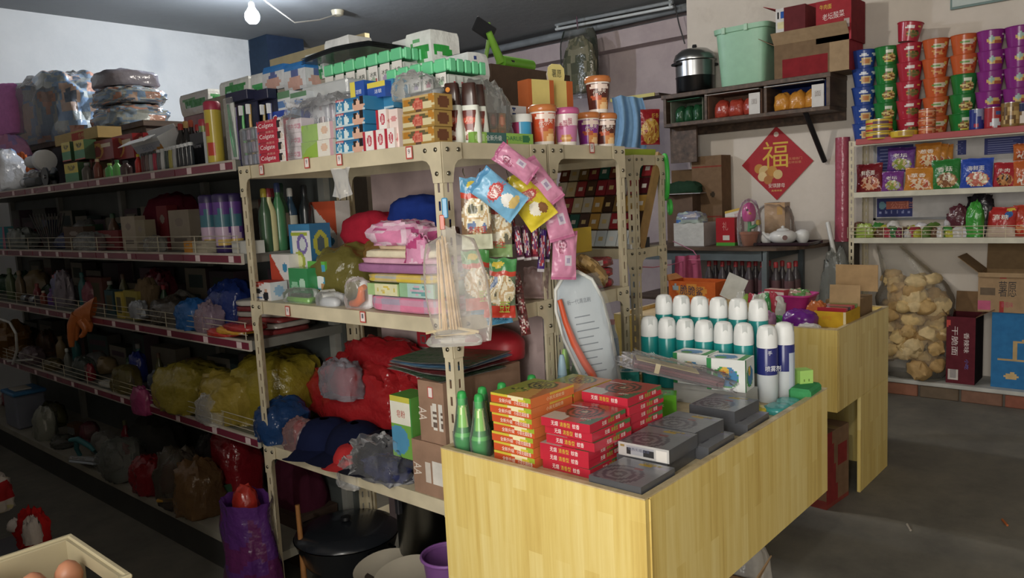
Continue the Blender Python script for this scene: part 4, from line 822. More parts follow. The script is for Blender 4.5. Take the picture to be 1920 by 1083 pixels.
for i, (x, y, h, a) in enumerate([(972, 455, .1, -6), (986, 455, .105, -3), (1002, 452, .11, 2), (1016, 470, .13, 6), (1028, 455, .12, 10), (962, 430, .1, -8)]):
    hang('candy_stick', 'dark wrapped chocolate stick, %s in the hanging bundle' % ['second', 'third', 'fourth', 'fifth', 'rightmost', 'leftmost'][i], x, y, HY+.01+.006*i, .022, h, .014, a, art(['#4a2a3a', '#5a2040', '#7a2038', '#4a2a80', '#33264a', '#43302e'][i], ('n', .5, .5, .5, .35, ['#d8d0d0', '#b03a48', '#6a3a70', '#e0d8d8'], 7, i), ('r', 0, 0, 1, .1, '#c9c4c8')), [], grp='chocolate sticks', nu=8, nv=14)
for i, (x, y) in enumerate([(969, 530), (976, 570), (983, 608)]):
    hang('candy_stick', 'brown wrapped sweet, %s of the dangling strip' % ['top', 'middle', 'lowest'][i], x, y, HY+.012, .03, .065, .012, -8, art('#5a2a28', ('n', .5, .5, .45, .4, ['#d8c8c0', '#8a3038', '#5a2a28', '#c0a0a0'], 8, i+9)), [], grp='dangling sweets', nu=8, nv=12)
hang('clear_pouch', 'clear pouch with something pink hanging by the inner post', 1005, 530, 1.56, .085, .1, .03, 5, '#c8a8a8', [], f='film_25')
hook = MB()
for px in (868, 900, 950, 985): hook.tube([at(px, 316, Y=1.533), at(px, 322, Y=1.50), at(px+3, 330, Y=1.475)], .0016, 5, '#8a8a88')
o = put('wire_hanger', hook, 'steel'); tag(o, 'thin wire hanger carrying the snack strips on the rack end', 'hanger')
# chopsticks in a clear bag on the corner post
t = thing('chopstick_bag', 'clear bag of wooden chopsticks hanging from a blue clip on the corner post', 'chopsticks', at(845, 520, X=1.445), R(-52))
m = MB(); rr = random.Random(3)
for i in range(22):
    x = -.045+rr.random()*.06; y = -.02+rr.random()*.03; m.tube([(x*.5-.012, y*.5, .115-.03*rr.random()), (x+.012*rr.random(), y, -.14)], .0028, 6, ['#d8b888', '#cba876', '#e0c49a'][i % 3])
put('chopsticks', m, 'wood', t)
m = MB(); m.tube([(-.075, -.012, -.148), (.0, -.01, -.135), (.07, -.014, -.15)], .004, 6, '#d8c49a'); m.tube([(-.05, -.016, -.16), (.06, -.01, -.152)], .004, 6, '#d2bc90'); put('loose_sticks', m, 'wood', t)
m = MB(); m.grid(lambda u, v: Vector(((.055+.06*(1-v)*v*4*.4+.018*(1-v))*(math.cos(2*math.pi*u))*(1 if v < .9 else .35)+(.028*(1-v)), (.028*math.sin(2*math.pi*u))*(1 if v < .9 else .4)+.006*noise.noise(Vector((u*6, v*7, 2))), -.175+.31*v+.012*noise.noise(Vector((u*5, v*4, 7))))), 26, 18, '#f6f2ee', True, True); put('bag', m, 'film_15', t)
put('bag_base', MB().blob(.15, .06, .03, '#f0eeea', 4, .1, 3, 20, .6, .5, 0, -.185), 'film_14', t)
put('clip', MB().box(-.012, .004, -.008, .004, .16, .215, '#4a9ac8', .003).box(-.02, -.006, -.009, .003, .13, .17, '#c8502a', .002), 'gloss', t)
o = put('plastic_scrap', MB().grid(lambda u, v: Vector(((u-.5)*.11*(1-.25*(1-v)*(u > .5)), .012*math.sin(u*9+v*3), (v-1)*.1*(1-.35*abs(u-.4)))), 20, 12, '#f2f4f6'), 'film_30', None, Vector((1.466, at_pxz(640, 1.6, X=1.466), 1.618)), FX); tag(o, 'torn clear plastic scrap hanging below the soap shelf edge', 'plastic scrap')

# ================================================================== rack B: sweets behind the snacks, bottles below
def sweetpack(label, px0, px1, py, Y, z, c, k):
    a, b = at_pxz(px0, z, Y=Y), at_pxz(px1, z, Y=Y)
    t = thing('candy_bag', label, 'candy bag', ((a+b)/2, Y+.04, z), R(k*3), 'red candy bags')
    put('pouch', MB().blob(b-a, .09, .035, art(c, ('n', .5, .6, .5, .3, ['#7a1828', '#c02038', '#8a1c30'], 6, k)), k+31, .06, 3, 28, .6, .5), 'poly', t); put('label', MB().box(-.03, .015, -.0475, -.044, .008, .026, '#d8ccc8'), 'paper', t); txt(t, 'JIEZO', .035, .01, '#4a2a2a', (-.008, -.048, .017))
for i, (a, b, zz, c) in enumerate([(1062, 1158, 0, '#8a1c2c'), (1075, 1160, .037, '#7a1828'), (1080, 1162, .074, '#8a2030')]): sweetpack('dark red candy bag, %s of three in the rack' % ['lowest', 'middle', 'top'][i], a, b, 0, 1.58, 1.1625+zz, c, i)
o = put('peanut_bag', MB().blob(.16, .06, .05, art('#a8854a', ('n', .5, .5, .5, .5, ['#b89458', '#8a6a38', '#c8a468'], 9)), 6, .12, 4, 26, .8, .5), 'poly', None, at(1105, 515, Y=1.50), (0, R(38), R(-10))); tag(o, 'brown nut bag with a green tip slung over the rack edge', 'snack bag')
for i, (px, c) in enumerate([(1122, '#d8d4d0'), (1134, '#b8283a'), (1142, '#c8d8e0'), (1150, '#3a6a9a')]):
    p = Vector((at_pxz(px, .8, Y=1.62+.03*(i % 2)), 1.62+.03*(i % 2), .8015)); t = thing('drink_bottle', ['white labelled bottle', 'red labelled bottle', 'clear labelled bottle', 'blue labelled bottle'][i]+' on the lower shelf behind the spray cans', 'bottle', p)
    put('body', MB().lathe([(.024, 0), (.027, .004), (.027, .05), (.027, .11), (.024, .15), (.012, .18), (.011, .2)], 18, ['#7a8a94', '#7a8a94', c, c, '#8a9aa4', '#8a9aa4']), 'gloss', t); put('cap', MB().lathe([(.013, .2), (.013, .218)], 14, '#c03a3a' if i % 2 else '#e0e0dc'), 'satin', t)
m = MB()
for z in (.02, .045, .07): m.tube([(.04, -.004, .8+z), (.395, -.004, .8+z)], .0015, 5, '#c0bcae')
for k in range(8): m.tube([(.04+k*.05, -.004, .8), (.04+k*.05, -.004, .872)], .0015, 5, '#c0bcae')
put('wire_guard', m, 'enamel', RB)
o = put('yellow_board', MB().box(-.17, .17, -.006, .006, 0, .09, '#c8a824', .002), 'satin', None, (2.15, 1.66, 1.2905), 0); tag(o, 'yellow shelf board edge above the red candy bags', 'board')
carton('yellow_carton', 'yellow carton on the shelf below the drink bottles', 'box', (.3, .2, .2), '#c8a020', (2.14, 1.66, .2015), FY, 'card')
# cigarette display board leaning in the narrow rack
t = thing('cigarette_board', 'slanted wooden display board covered with rows of cigarette packs', 'display board', (2.975, 2.135, 1.2475), FX, None, (R(-24), 0, FX))
put('backboard', MB().box(-.27, .27, .0, .012, 0, .44, '#a07848'), M_DW, t); put('side_plank', MB().box(.27, .285, -.02, .025, -.0, .46, '#a8834e'), 'wood', t)
cc = ['#c9c4b8', '#d8c8a0', '#8a3038', '#a83a40', '#5a4034', '#c89a4a', '#7a3a2a', '#c9c0a8', '#2f6a5c', '#5a1c26', '#a83038', '#222a3a', '#d0ccc0', '#8a6a3a', '#4a3428', '#3a4a5a', '#9a2a38']
pr = random.Random(9)
for r_ in range(5):
    for c_ in range(9):
        c = cc[pr.randrange(len(cc))] if r_ else ['#dbe4e8', '#e4e8e8', '#d2dee6'][c_ % 3]
        k = put('cigarette_pack', MB().box(-.0275, .0275, -.012, -.0005, .004, .081, c, .001).box(-.012, .012, -.0126, -.0121, .03, .05, '#d8c080' if c_ % 2 else '#e6e0d8'), 'gloss', t, (-.24+c_*.06, 0, r_*.086))
carton('small_black_box', 'small black box on the narrow rack below the cigarette board', 'box', (.07, .06, .045), '#2a2a2e', (3.03, 1.895, 1.2465), R(-20), 'satin'); carton('white_carton', 'small white carton beside the black box on the narrow rack', 'box', (.05, .04, .02), '#c8c8c8', (2.955, 1.88, 1.2465), R(-30), 'paper')
# ================================================================== middle shelf of the rack
Z2 = 1.1725
def fitbox(name, label, cat, a, b, pt, X, d, col, Z=Z2, rz=FX, fz='paper', texts=(), grp=None, pbase=None, cell=.006, **pa):
    z0 = at((a+b)/2, pbase, X=X).z if pbase else Z; (w, _, h), p = fit(a, b, pt, X, z0, d)
    return carton(name, label, cat, (w, d, h), col, p, rz, fz, cell, [(s_, w*tw, h*th, c, (w*x, h*y)) for s_, tw, th, c, x, y in texts], grp, **pa)
fitbox('gadget_box', 'white and red gadget box with a man in a suit printed on it', 'box', 475, 509, 529, 1.495, .07, '#d8d4d2', texts=[('剃须刀', .4, .1, '#d8d8dc', -.1, .9)], f=art('#dcd9d8', ('d', -.6, 1, .55, '#c83a2a'), ('e', .3, .5, .2, .14, '#2a2a30'), ('e', .72, .55, .08, .12, '#c89a80'), ('e', .72, .25, .16, .24, '#22222a'), ('r', .1, .1, .5, .2, '#5a7ab0')), r=art('#c9ced4', ('e', .5, .5, .3, .3, '#8ab0d0')), t='#b03a34')
o = put('red_booklet', MB().box(-.05, .05, -.04, .04, 0, .015, '#b0303a', .003), 'gloss', None, (1.59, at_pxz(525, Z2, X=1.58), Z2), FX); tag(o, 'red booklet behind the gadget box', 'booklet')
fitbox('lamp_box', 'red and white carton standing behind the green toys', 'box', 512, 548, 477, 1.58, .06, '#d8d5d2', f=art('#c8452e', ('d', 1, 1.0, 1.05, '#e2dfdc'), ('e', .75, .7, .12, .1, '#3f90c0')))
fitbox('bulb_box', 'blue and white kettle bulb box with purple and yellow pictures', 'box', 548, 587, 420, 1.62, .09, '#3a78a8', pbase=515, texts=[], f=art('#e0e2e0', ('r', 0, .86, 1, 1, '#3a80b0'), ('r', 0, 0, .12, 1, '#3a80b0'), ('r', .1, .78, .85, .85, '#a8b83a'), ('e', .6, .6, .26, .2, '#7a6ab0'), ('e', .62, .6, .15, .13, '#d0d8dc'), ('e', .42, .27, .28, .2, '#a8b840'), ('e', .42, .27, .16, .13, '#e0e4a0')), r=art('#2f6a96', ('e', .5, .6, .36, .26, '#a8a83a'), ('e', .5, .6, .2, .16, '#4a5a60')))
carton('support_carton', 'dark green carton beneath the kettle bulb box', 'box', (.14, .1, at(567, 515, X=1.62).z-Z2-.001), '#2f6a48', (1.675, at_pxz(572, Z2, X=1.66), Z2), FX, 'gloss')
fitbox('lamp_box', 'tall red and white lamp box at the back of the shelf', 'box', 590, 640, 377, 1.82, .07, '#d4cfcb', f=art('#d6d2ce', ('d', .4, 1, 1.02, '#c8502e'), ('e', .6, .55, .3, .06, '#3a7aa0'), ('e', .55, .3, .34, .06, '#3a6a90')))
fitbox('clip_box', 'green blister box of small hooks next to the white roll', 'box', 545, 580, 503, 1.545, .05, '#2f8a50', f=art('#358f56', ('e', .3, .4, .2, .2, '#8ac8a0'), ('e', .7, .5, .15, .2, '#b0d8c0')), fz='gloss')
fitbox('bulb_box', 'small green and blue bulb box with white picture', 'box', 582, 614, 490, 1.585, .06, '#5ab040', f=art('#62b848', ('r', .3, 0, 1, .9, '#4aa0c8'), ('e', .62, .55, .25, .24, '#e6eaec'), ('e', .8, .3, .12, .14, '#c89060')), fz='gloss')
o = put('tape_roll', MB().lathe([(.012, 0), (.024, 0), (.024, .045), (.012, .045), (.012, 0)], 22, '#dcdcd4', cap=False).xf(Matrix.Rotation(R(90), 4, 'Y')), 'satin', None, (1.52, at_pxz(604, Z2, X=1.52), Z2+.0245), R(-20)); tag(o, 'white tape roll lying by the green toys', 'tape')
def clampack(name, label, px, X, dims, shell, inner, icol, z=Z2):
    t = thing(name, label, 'blister pack', (X, at_pxz(px, z, X=X), z), FX); put('contents', inner, 'gloss', t); put('clear_shell', MB().blob(*dims, '#ffffff', px*.1, .08, 3, 24, .5, .4, .1), 'film_6', t)
clampack('toy_blister', 'green and black toy car in clear blister at the shelf edge', 567, 1.53, (.17, .07, .05), 0, MB().box(-.07, .07, -.022, .022, 0, .018, '#6fb838', .005).box(-.05, .04, -.018, .018, .018, .03, '#3a4a38', .006), 0)
clampack('toy_blister', 'second blister with dark green plastic parts behind the toy car', 560, 1.60, (.18, .06, .07), 0, MB().box(-.07, .07, -.02, .02, 0, .035, '#4a6a50', .008), 0)
clampack('mouse_blister', 'grey plastic mouse shaped torch in clear blister', 620, 1.52, (.12, .06, .045), 0, MB().blob(.1, .045, .028, '#b9bcc0', 3, .03, 2, 20, .8, .4), 0)
t = thing('orange_toy', 'orange plastic water pistol in a clear pouch', 'toy', (1.515, at_pxz(672, Z2, X=1.51), Z2), FX)
put('body', MB().tube([(-.04, 0, .012), (-.01, 0, .016), (.012, 0, .03), (.018, 0, .06)], [.011, .014, .016, .011], 12, '#d86a38').tube([(.015, 0, .06), (.034, 0, .07)], [.012, .009], 10, '#e07a40'), 'gloss', t); put('clear_pouch', MB().blob(.12, .06, .1, '#ffffff', 12, .12, 3, 24, .8, .4, .2), 'film_5', t)
bag('translucent yellow bag slumped behind the toys', (1.70, at_pxz(655, Z2, X=1.70), Z2), (.27, .24, at(655, 458, X=1.7).z-Z2), 31, 'bag_45', '#8f8440', FX, .16, .15, fr=2)
zr = at(700, 462, X=1.80).z; zb = at(783, 428, X=1.80).z
carton('cloth_support', 'dark carton under the red cloth bundle', 'box', (.26, .14, zr-Z2-.001), '#5a3a34', (1.83, at_pxz(705, zr, X=1.83), Z2), FX, 'card')
carton('cloth_support', 'dark carton under the blue cloth bundle', 'box', (.2, .14, zb-Z2-.001), '#5a3a34', (1.83, at_pxz(795, zb, X=1.83), Z2), FX, 'card')
bag('red folded cloth bundle at the back of the shelf', (1.83, at_pxz(700, zr, X=1.82), zr), (.3, .16, .13), 33, 'cloth', '#b02036', FX, .1, .1, 'cloth_bundle', 'cloth', 2)
bag('royal blue folded cloth bundle right of the red one', (1.83, at_pxz(783, zb, X=1.82), zb), (.24, .16, .115), 34, 'cloth', '#20398c', FX, .1, .08, 'cloth_bundle', 'cloth', 2)
bag('translucent yellow bag with something red inside', (1.70, at_pxz(715, zr, X=1.70), zr-.06), (.15, .1, .1), 32, 'bag_50', '#9a7236', FX, .16, .15, fr=2)
# folded towels
def towel(label, px0, px1, X, z, h, d, fn, seed, rz=FX, grp='folded towels'):
    (w, _, _), p = fit(px0, px1, 300, X, z, d); o = put('folded_towel', MB().blob(w, d, h, fn, seed, .035, 3, 44, .32, .9, .02), 'cloth', None, (X+d/2, p.y, z), rz); return tag(o, label, 'towel', grp)
plaid = lambda a, b, c, n=22, m=18: (lambda u, v: c if (u*n) % 1 < .35 and (v*m) % 1 < .4 else b if (u*n) % 1 < .35 or (v*m) % 1 < .4 else a)
towel('pink plaid towel at the bottom of the pile', 688, 818, 1.49, Z2, .05, .24, plaid('#d87a9a', '#c890a8', '#a89ab0', 30, 16), 1)
z = Z2+.05
for i, (a, b, c, k) in enumerate([(690, 748, ['#9fc080', '#d8d4a8', '#c8b870'], 'yellow flower'), (750, 816, ['#8fb890', '#a8c8c0', '#c8a8b8'], 'teal flower')]):
    o = fitbox('printed_towel_pack', f'green towel pack with a {k} card', 'towel', a, b, 532, 1.495, .2, c[0], z, f=art(c[0], ('r', .25, .05, .95, .95, c[1]), ('n', .6, .5, .28, .35, [c[2], c[1], '#6aa0a0' if i else '#d0b850'], 5, i)), fz='cloth', grp='towel packs')
z = at(750, 531, X=1.5).z
towel('yellow and grey plaid towel above the flower packs', 682, 812, 1.495, z, .028, .22, plaid('#d8b83a', '#c8b06a', '#a8a8a0', 14, 10), 2)
towel('mauve towel in the middle of the pile', 660, 815, 1.50, z+.028, .03, .22, '#a06a94', 3)
towel('pale pink towel on the mauve one', 668, 815, 1.50, z+.057, .018, .22, '#d8a0b8', 4)
towel('cream towel below the floral one', 676, 812, 1.505, z+.074, .026, .21, '#ddd2b4', 5)
towel('tan towel edge under the floral towel', 705, 770, 1.515, z+.099, .018, .18, '#c8b090', 7)
flo = art('#d8a8c0', ('n', .5, .5, .6, .6, ['#c8588e', '#d8a0bc', '#e0c0d0', '#d880a8'], 7, 3))
bag('pink floral towel crumpled on top of the pile', (1.575, at_pxz(755, Z2, X=1.55), z+.112), (.24, .16, .075), 36, 'cloth', flo, FX, .16, .3, 'floral_towel', 'towel')
bag('pink floral towel corner draped over the front of the pile', (1.515, at_pxz(785, Z2, X=1.5), z+.062), (.09, .05, .085), 37, 'cloth', art('#cf6a98', ('n', .5, .5, .6, .6, ['#c0487e', '#d890b4', '#e0b8cc'], 6, 5)), FX, .14, .3, 'floral_towel', 'towel')

# ================================================================== bottom shelf of the rack
Z3 = .6285
bag('glossy red plastic bag spread over the bottom shelf', (1.79, at_pxz(680, .75, X=1.77), Z3+.05), (.6, .22, .24), 41, 'bag_70', '#b42428', FX, .2, .22, n=52, fr=1.9)
bag('red plastic bag folded upright at the back', (1.83, at_pxz(715, .9, X=1.82), Z3+.2), (.44, .13, .17), 42, 'bag_75', '#a81c24', FX, .16, .2, n=44, fr=1.7)
bag('clear bag with grey goods nested in the red plastic', (1.67, at_pxz(640, .8, X=1.66), Z3+.17), (.2, .12, .14), 43, 'film_30', '#a9a9b4', FX)
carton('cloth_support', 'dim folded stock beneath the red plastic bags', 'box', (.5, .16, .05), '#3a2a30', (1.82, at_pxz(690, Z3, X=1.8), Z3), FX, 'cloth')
def cap_hat(label, px, X, z, col, rz, s=1.):
    t = thing('cap', label, 'cap', (X, at_pxz(px, z, X=X), z), rz); t.scale = (s, s, s)
    put('crown', MB().grid(lambda u, v: Vector((.085*math.cos(2*math.pi*u)*math.cos(v*1.5)**.7, .085*math.sin(2*math.pi*u)*math.cos(v*1.5)**.7, .085*math.sin(v*1.5)+.004*noise.noise(Vector((u*6, v*4, px))))), 26, 10, col, True, True), 'cloth', t)
    put('visor', MB().grid(lambda u, v: Vector(((.07+.012*(v > .99))*math.sin((u-.5)*2.4)*(1+.1*v), -.06-.085*v*math.cos((u-.5)*2.2), .012-.012*v+.01*math.cos((u-.5)*3))), 14, 6, col), 'cloth', t)
cap_hat('navy cap with its visor towards the aisle', 612, 1.575, Z3, '#141b3a', R(-60), 1.3); cap_hat('navy cap behind the first navy one', 668, 1.60, Z3, '#121833', R(-100), 1.3); cap_hat('black cap furthest right among the caps', 725, 1.6, Z3, '#1c1d2a', R(-80), 1.25)
cap_hat('red cap tipped at the shelf edge', 662, 1.53, Z3, '#b82c2e', R(-80), .8)
bag('clear wrapped navy cap at the shelf edge', (1.52, at_pxz(722, Z3, X=1.5), Z3), (.2, .12, .07), 46, 'poly', '#232a54', FX, .1, .3, 'navy_hat', 'cap')
bag('shiny clear bag over the wrapped navy cap', (1.52, at_pxz(715, Z3, X=1.5), Z3), (.26, .16, .12), 47, 'film_2', '#ffffff', FX, .2, .5)
bag('clear bag end drooping over the bottom shelf edge', (1.475, at_pxz(650, .55, X=1.46), Z3-.06), (.1, .05, .1), 48, 'film_8', '#ffffff', FX)
bag('dark blue plastic bag in the left corner of the bottom shelf', (1.56, at_pxz(528, Z3, X=1.55), Z3), (.2, .2, .15), 49, 'bag_75', '#1f3f70', FX, .16, .2, fr=2)
bag('clear bag with a red item left of the caps', (1.52, at_pxz(560, Z3, X=1.51), Z3), (.14, .1, .11), 50, 'film_20', '#c8a0a0', FX)
bag('red item seen in the left clear bag', (1.56, at_pxz(562, Z3, X=1.54), Z3), (.09, .06, .09), 51, 'cloth', '#a02a30', FX, name='red_cloth', cat='cloth')
CB = '#9a7862'
icons = art(CB, *[('r', .36+i*.065, .25, .395+i*.065, .62, '#cfc4b8') for i in range(3)], ('r', .56, .22, .72, .66, '#d8d2c8'), ('r', .76, .22, .92, .66, '#d8d2c8'), *[('r', .575+.05*(i % 3), .27+.1*(i//3), .605+.05*(i % 3), .33+.1*(i//3), '#6a5a50') for i in range(9)], *[('r', .775+.05*(i % 3), .27+.1*(i//3), .805+.05*(i % 3), .33+.1*(i//3), '#6a5a50') for i in range(9)])
def aacart(label, a, z, h, X=1.478, b=None):
    y1 = at_pxz(a, z, X=X); y0 = 1.60 if b is None else b; d = .34
    o = carton('brown_carton', label, 'box', (y1-y0, d, h), CB, (X+d/2, (y0+y1)/2, z), FX, 'card', .008, [('AA', .04, .035, '#d8ccbe', (-(y1-y0)*.36, h*.45), 'f', R(-90))], 'brown AA cartons', f=icons)
    return o
lo = aacart('lower brown carton with white AA print on the bottom shelf', 778, Z3, .165)
up = aacart('upper brown carton with white AA print and a price sticker', 790, Z3+.166, .185, 1.482)
put('price_sticker', MB().face((-.012, -.1708, .135), (.022, 0, 0), (0, 0, .034), art('#e6dcd6', ('r', 0, 0, 1, 1, '#c0504a'), ('r', .12, .1, .88, .9, '#e6dcd6')), .003), 'paper', up)
fitbox('small_carton', 'yellow, green and white carton standing left of the brown cartons', 'box', 738, 777, 745, 1.50, .09, '#5a9a3a', Z3, pbase=858, texts=[('皂粉', .4, .12, '#c04a3a', 0, .72)], f=art('#6fa840', ('r', 0, .55, 1, .9, '#e2e0d0'), ('e', .3, .28, .5, .24, '#4a90b8'), ('r', 0, .92, 1, 1, '#c8c040'), ('r', .92, 0, 1, 1, '#3f8a3a')))
for i in range(4):
    o = put('plastic_folder', MB().grid(lambda u, v: Vector(((u-.5)*.30, (v-.5)*.25, .011*i+.004+.003*math.sin(6*u+i)+.002*noise.noise(Vector((u*5, v*5, i))))), 16, 10, ['#4a6a52', '#8a3a3e', '#6a9ac0', '#3f6a4c'][i]).grid(lambda u, v: Vector(((.5-u)*.30, (v-.5)*.25, .011*i+.003*math.sin(6*(1-u)+i))), 8, 5, '#d0ccc8'), 'poly', None, (1.63+.012*i, 1.74, Z3+.3525), FX+.1*i-.15)
    tag(o, 'flat plastic wrapped %s folder, %s of the pile on the brown cartons' % (['green', 'red', 'blue', 'dark green'][i], ['lowest', 'second', 'third', 'top'][i]), 'folder', 'plastic folders')
bag('red plastic basin lying behind the brown cartons', (1.83, 1.75, Z3+.352), (.3, .14, .1), 53, 'satin', '#a81f2a', FX, .03, 0, 'red_basin', 'basin')
fitbox('red_picture', 'small red square frame on the panel above the cartons', 'frame', 783, 806, 622, 1.905, .008, '#a8202c', pbase=650, f=art('#b02430', ('r', .25, .25, .75, .75, '#6a5a58'), ('r', .4, .3, .6, .7, '#b02430')))

# ================================================================== under the rack
t = thing('black_wok', 'black enamel wok with a lid and wire handles under the rack', 'wok', (1.74, at_pxz(630, .35, X=1.7), .0), FX)
put('bowl', MB().lathe([(.06, .0), (.12, .03), (.18, .12), (.205, .2), (.21, .205), (.2, .2), (.17, .12), (.1, .04), (.01, .03)], 36, '#1c1f24', cap=False), 'gloss', t)
put('lid', MB().lathe([(.206, .207), (.2, .222), (.14, .242), (.05, .25), (.012, .252)], 36, '#23262c'), 'gloss', t); put('knob', MB().lathe([(.012, .252), (.022, .26), (.02, .272), (.005, .275)], 14, '#15161a'), 'satin', t)
for s_ in (-1, 1): put('handle', MB().tube([(s_*.2, -.05, .19), (s_*.245, -.04, .195), (s_*.245, .04, .195), (s_*.2, .05, .19)], .006, 8, '#2a2c30'), 'steel', t)
t = thing('cardboard_box', 'open dark cardboard box the black wok stands in front of', 'box', (1.78, at_pxz(560, .2, X=1.75), 0), FX); put('body', MB().pbox(.2, .2, .22, '#4a3a30', .02), 'card', t)
o = put('broomstick', MB().tube([(0, 0, 0), (.012, .006, .17), (.02, .01, .36)], [.012, .011, .009], 10, '#a8703a'), 'wood', None, (1.555, at_pxz(563, .2, X=1.55), .0), (R(-4), 0, 0)); tag(o, 'orange brown broomstick leaning under the rack', 'broomstick')
t = thing('pressure_cooker', 'steel pot with domed lid half hidden by the counter', 'pot', (1.76, 1.99, .2205), FX)
put('body', MB().lathe([(.12, 0), (.128, .01), (.13, .26), (.136, .265)], 32, '#6a6a64'), 'steel', t); put('lid', MB().lathe([(.138, .266), (.138, .275), (.12, .3), (.07, .325), (.015, .332)], 32, '#85857c'), 'steel', t); put('lid_knob', MB().lathe([(.012, .332), (.02, .345), (.018, .36), (.004, .362)], 14, '#1e1e20'), 'satin', t); put('latch', MB().box(-.03, -.01, -.148, -.128, .22, .28, '#26262a', .003), 'satin', t)
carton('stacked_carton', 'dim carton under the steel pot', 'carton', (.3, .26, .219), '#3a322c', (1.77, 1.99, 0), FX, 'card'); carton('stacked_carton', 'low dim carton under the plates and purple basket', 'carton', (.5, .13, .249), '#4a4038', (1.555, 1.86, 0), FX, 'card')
t = thing('plastic_basket', 'purple plastic basket at the foot of the counter', 'basket', (1.555, 1.70, .2495), FX); t.scale = (.8, .8, 1)
m = MB(); m.lathe([(.075, 0), (.08, .003), (.1, .15), (.108, .152), (.108, .16), (.102, .16), (.096, .15)], 28, '#7a4a8a', cap=False); put('wall', m, 'satin', t); put('rim', MB().tube([(.106*math.cos(a*.2244), .106*math.sin(a*.2244), .156) for a in range(29)], .006, 8, '#8a56a0'), 'satin', t); put('base', MB().lathe([(.074, .002), (.074, .005)], 24, '#6a3f7a'), 'satin', t)
for i, (px, X, l) in enumerate([(720, 1.56, 'cream enamel plate standing upright under the rack'), (762, 1.53, 'second cream plate beside the purple basket')]):
    o = put('plate', MB().lathe([(.02, .0), (.06, .003), (.085, .012), (.105, .02), (.106, .022), (.085, .015), (.06, .006), (.0, .005)], 32, '#b5ac9a', cap=False), 'gloss', None, (X, at_pxz(px, .3, X=X), .251+.03*i), (R(10), 0, FX+R(-8))); tag(o, l, 'plate', 'enamel plates')
for i, (px, X, c, d, l) in enumerate([(560, 1.80, '#4a1a2c', (.3, .2, .42), 'dark red bundle at the back under the rack')]): bag(l, (X, at_pxz(px, .3, X=X), 0), d, 55+i, 'cloth', c, FX, .1, .15, 'cloth_bundle', 'cloth')
# ================================================================== goods on the gondola
rg = random.Random(21)
def gpos(px, X, z): return Vector((X, at_pxz(px, z, X=X), z))
def bottle(label, p, r, h, col, cap, mid=None, rz=0, grp=None, neck=.4):
    t = thing('bottle', label, 'bottle', p, rz, grp)
    put('body', MB().lathe([(r*.9, 0), (r, h*.02), (r, h*.2), (r, h*.55), (r*.92, h*.64), (r*neck, h*.8), (r*neck, h*.86)], 18, [col, col, mid or col, col, col, col]), 'gloss', t)
    put('cap', MB().lathe([(r*neck*1.15, h*.86), (r*neck*1.15, h*.98), (r*neck*.8, h)], 14, cap), 'satin', t); return t
def can(label, p, r, h, fn, cap, rz=R(-60), grp=None, name='canister'):
    t = thing(name, label, 'can', p, rz, grp)
    put('body', MB().lathe([(r*.95, 0), (r, .004)]+[(r, .004+(h*.86-.004)*i/8) for i in range(1, 9)], 24, [None]*9, fn=fn), 'gloss', t); put('cap', MB().lathe([(r*1.02, h*.86), (r*1.02, h*.97), (r*.85, h)], 20, cap), 'satin', t); return t
def gbox(label, a, b, pt, X, z, d, col, cat='box', fz='paper', name='carton', texts=(), rz=FX, pbase=None, grp=None, **pa): return fitbox(name, label, cat, a, b, pt, X, d, col, z, rz, fz, texts, grp, pbase, **pa)
g = GZ[0]+.0005
# --- top shelf, from the left
bag('white crumpled bag with a blue corner at the far left', gpos(14, 1.56, g), (.28, .22, .26), 61, 'poly', art('#b9bcc2', ('n', .5, .8, .3, .2, ['#5a8ac8', '#8ab0d8'], 3)), FX, .18, .2)
bag('lilac and pink soft bag behind the white one', gpos(26, 1.74, g), (.5, .26, .4), 62, 'cloth', art('#b08ab8', ('n', .5, .5, .6, .6, ['#b890c0', '#c88aa8', '#a088b8'], 3)), FX, .12, .1)
bag('orange folded fabric peeking between the bags', gpos(50, 1.66, g), (.16, .1, .24), 63, 'cloth', '#c8602e', FX, .15, .2, 'orange_cloth', 'cloth')
t = thing('white_pipe', 'white plastic pipe lying on its side with a flared white collar', 'pipe', gpos(70, 1.56, g+.12), FX)
put('pipe', MB().lathe([(.034, 0), (.034, .2), (.028, .2), (.028, 0), (.034, 0)], 24, '#c9ccd2', cap=False).xf(Matrix.Translation((-.1, 0, .035)) @ Matrix.Rotation(R(90), 4, 'Y')), 'satin', t); put('collar', MB().lathe([(.055, 0), (.06, .01), (.058, .05), (.03, .055)], 24, '#dcdedf').xf(Matrix.Translation((.1, 0, .03)) @ Matrix.Rotation(R(90), 4, 'Y')), 'satin', t)
t = thing('torch', 'chrome ended torch lying at the shelf edge', 'torch', gpos(62, 1.50, g+.033), FX)
put('head', MB().lathe([(.026, 0), (.033, .01), (.033, .04), (.026, .05)], 20, '#c8ccd0').xf(Matrix.Translation((-.12, 0, 0)) @ Matrix.Rotation(R(90), 4, 'Y')), 'steel', t); put('body', MB().lathe([(.024, 0), (.024, .16), (.02, .165)], 20, '#5a5e62').xf(Matrix.Translation((-.07, 0, 0)) @ Matrix.Rotation(R(90), 4, 'Y')), 'satin', t)
bag('grey wrapped hardware under the white pipe', gpos(75, 1.62, g), (.3, .14, .115), 64, 'poly', '#7a7672', FX, .14, .2, 'hardware_pack', 'packet')
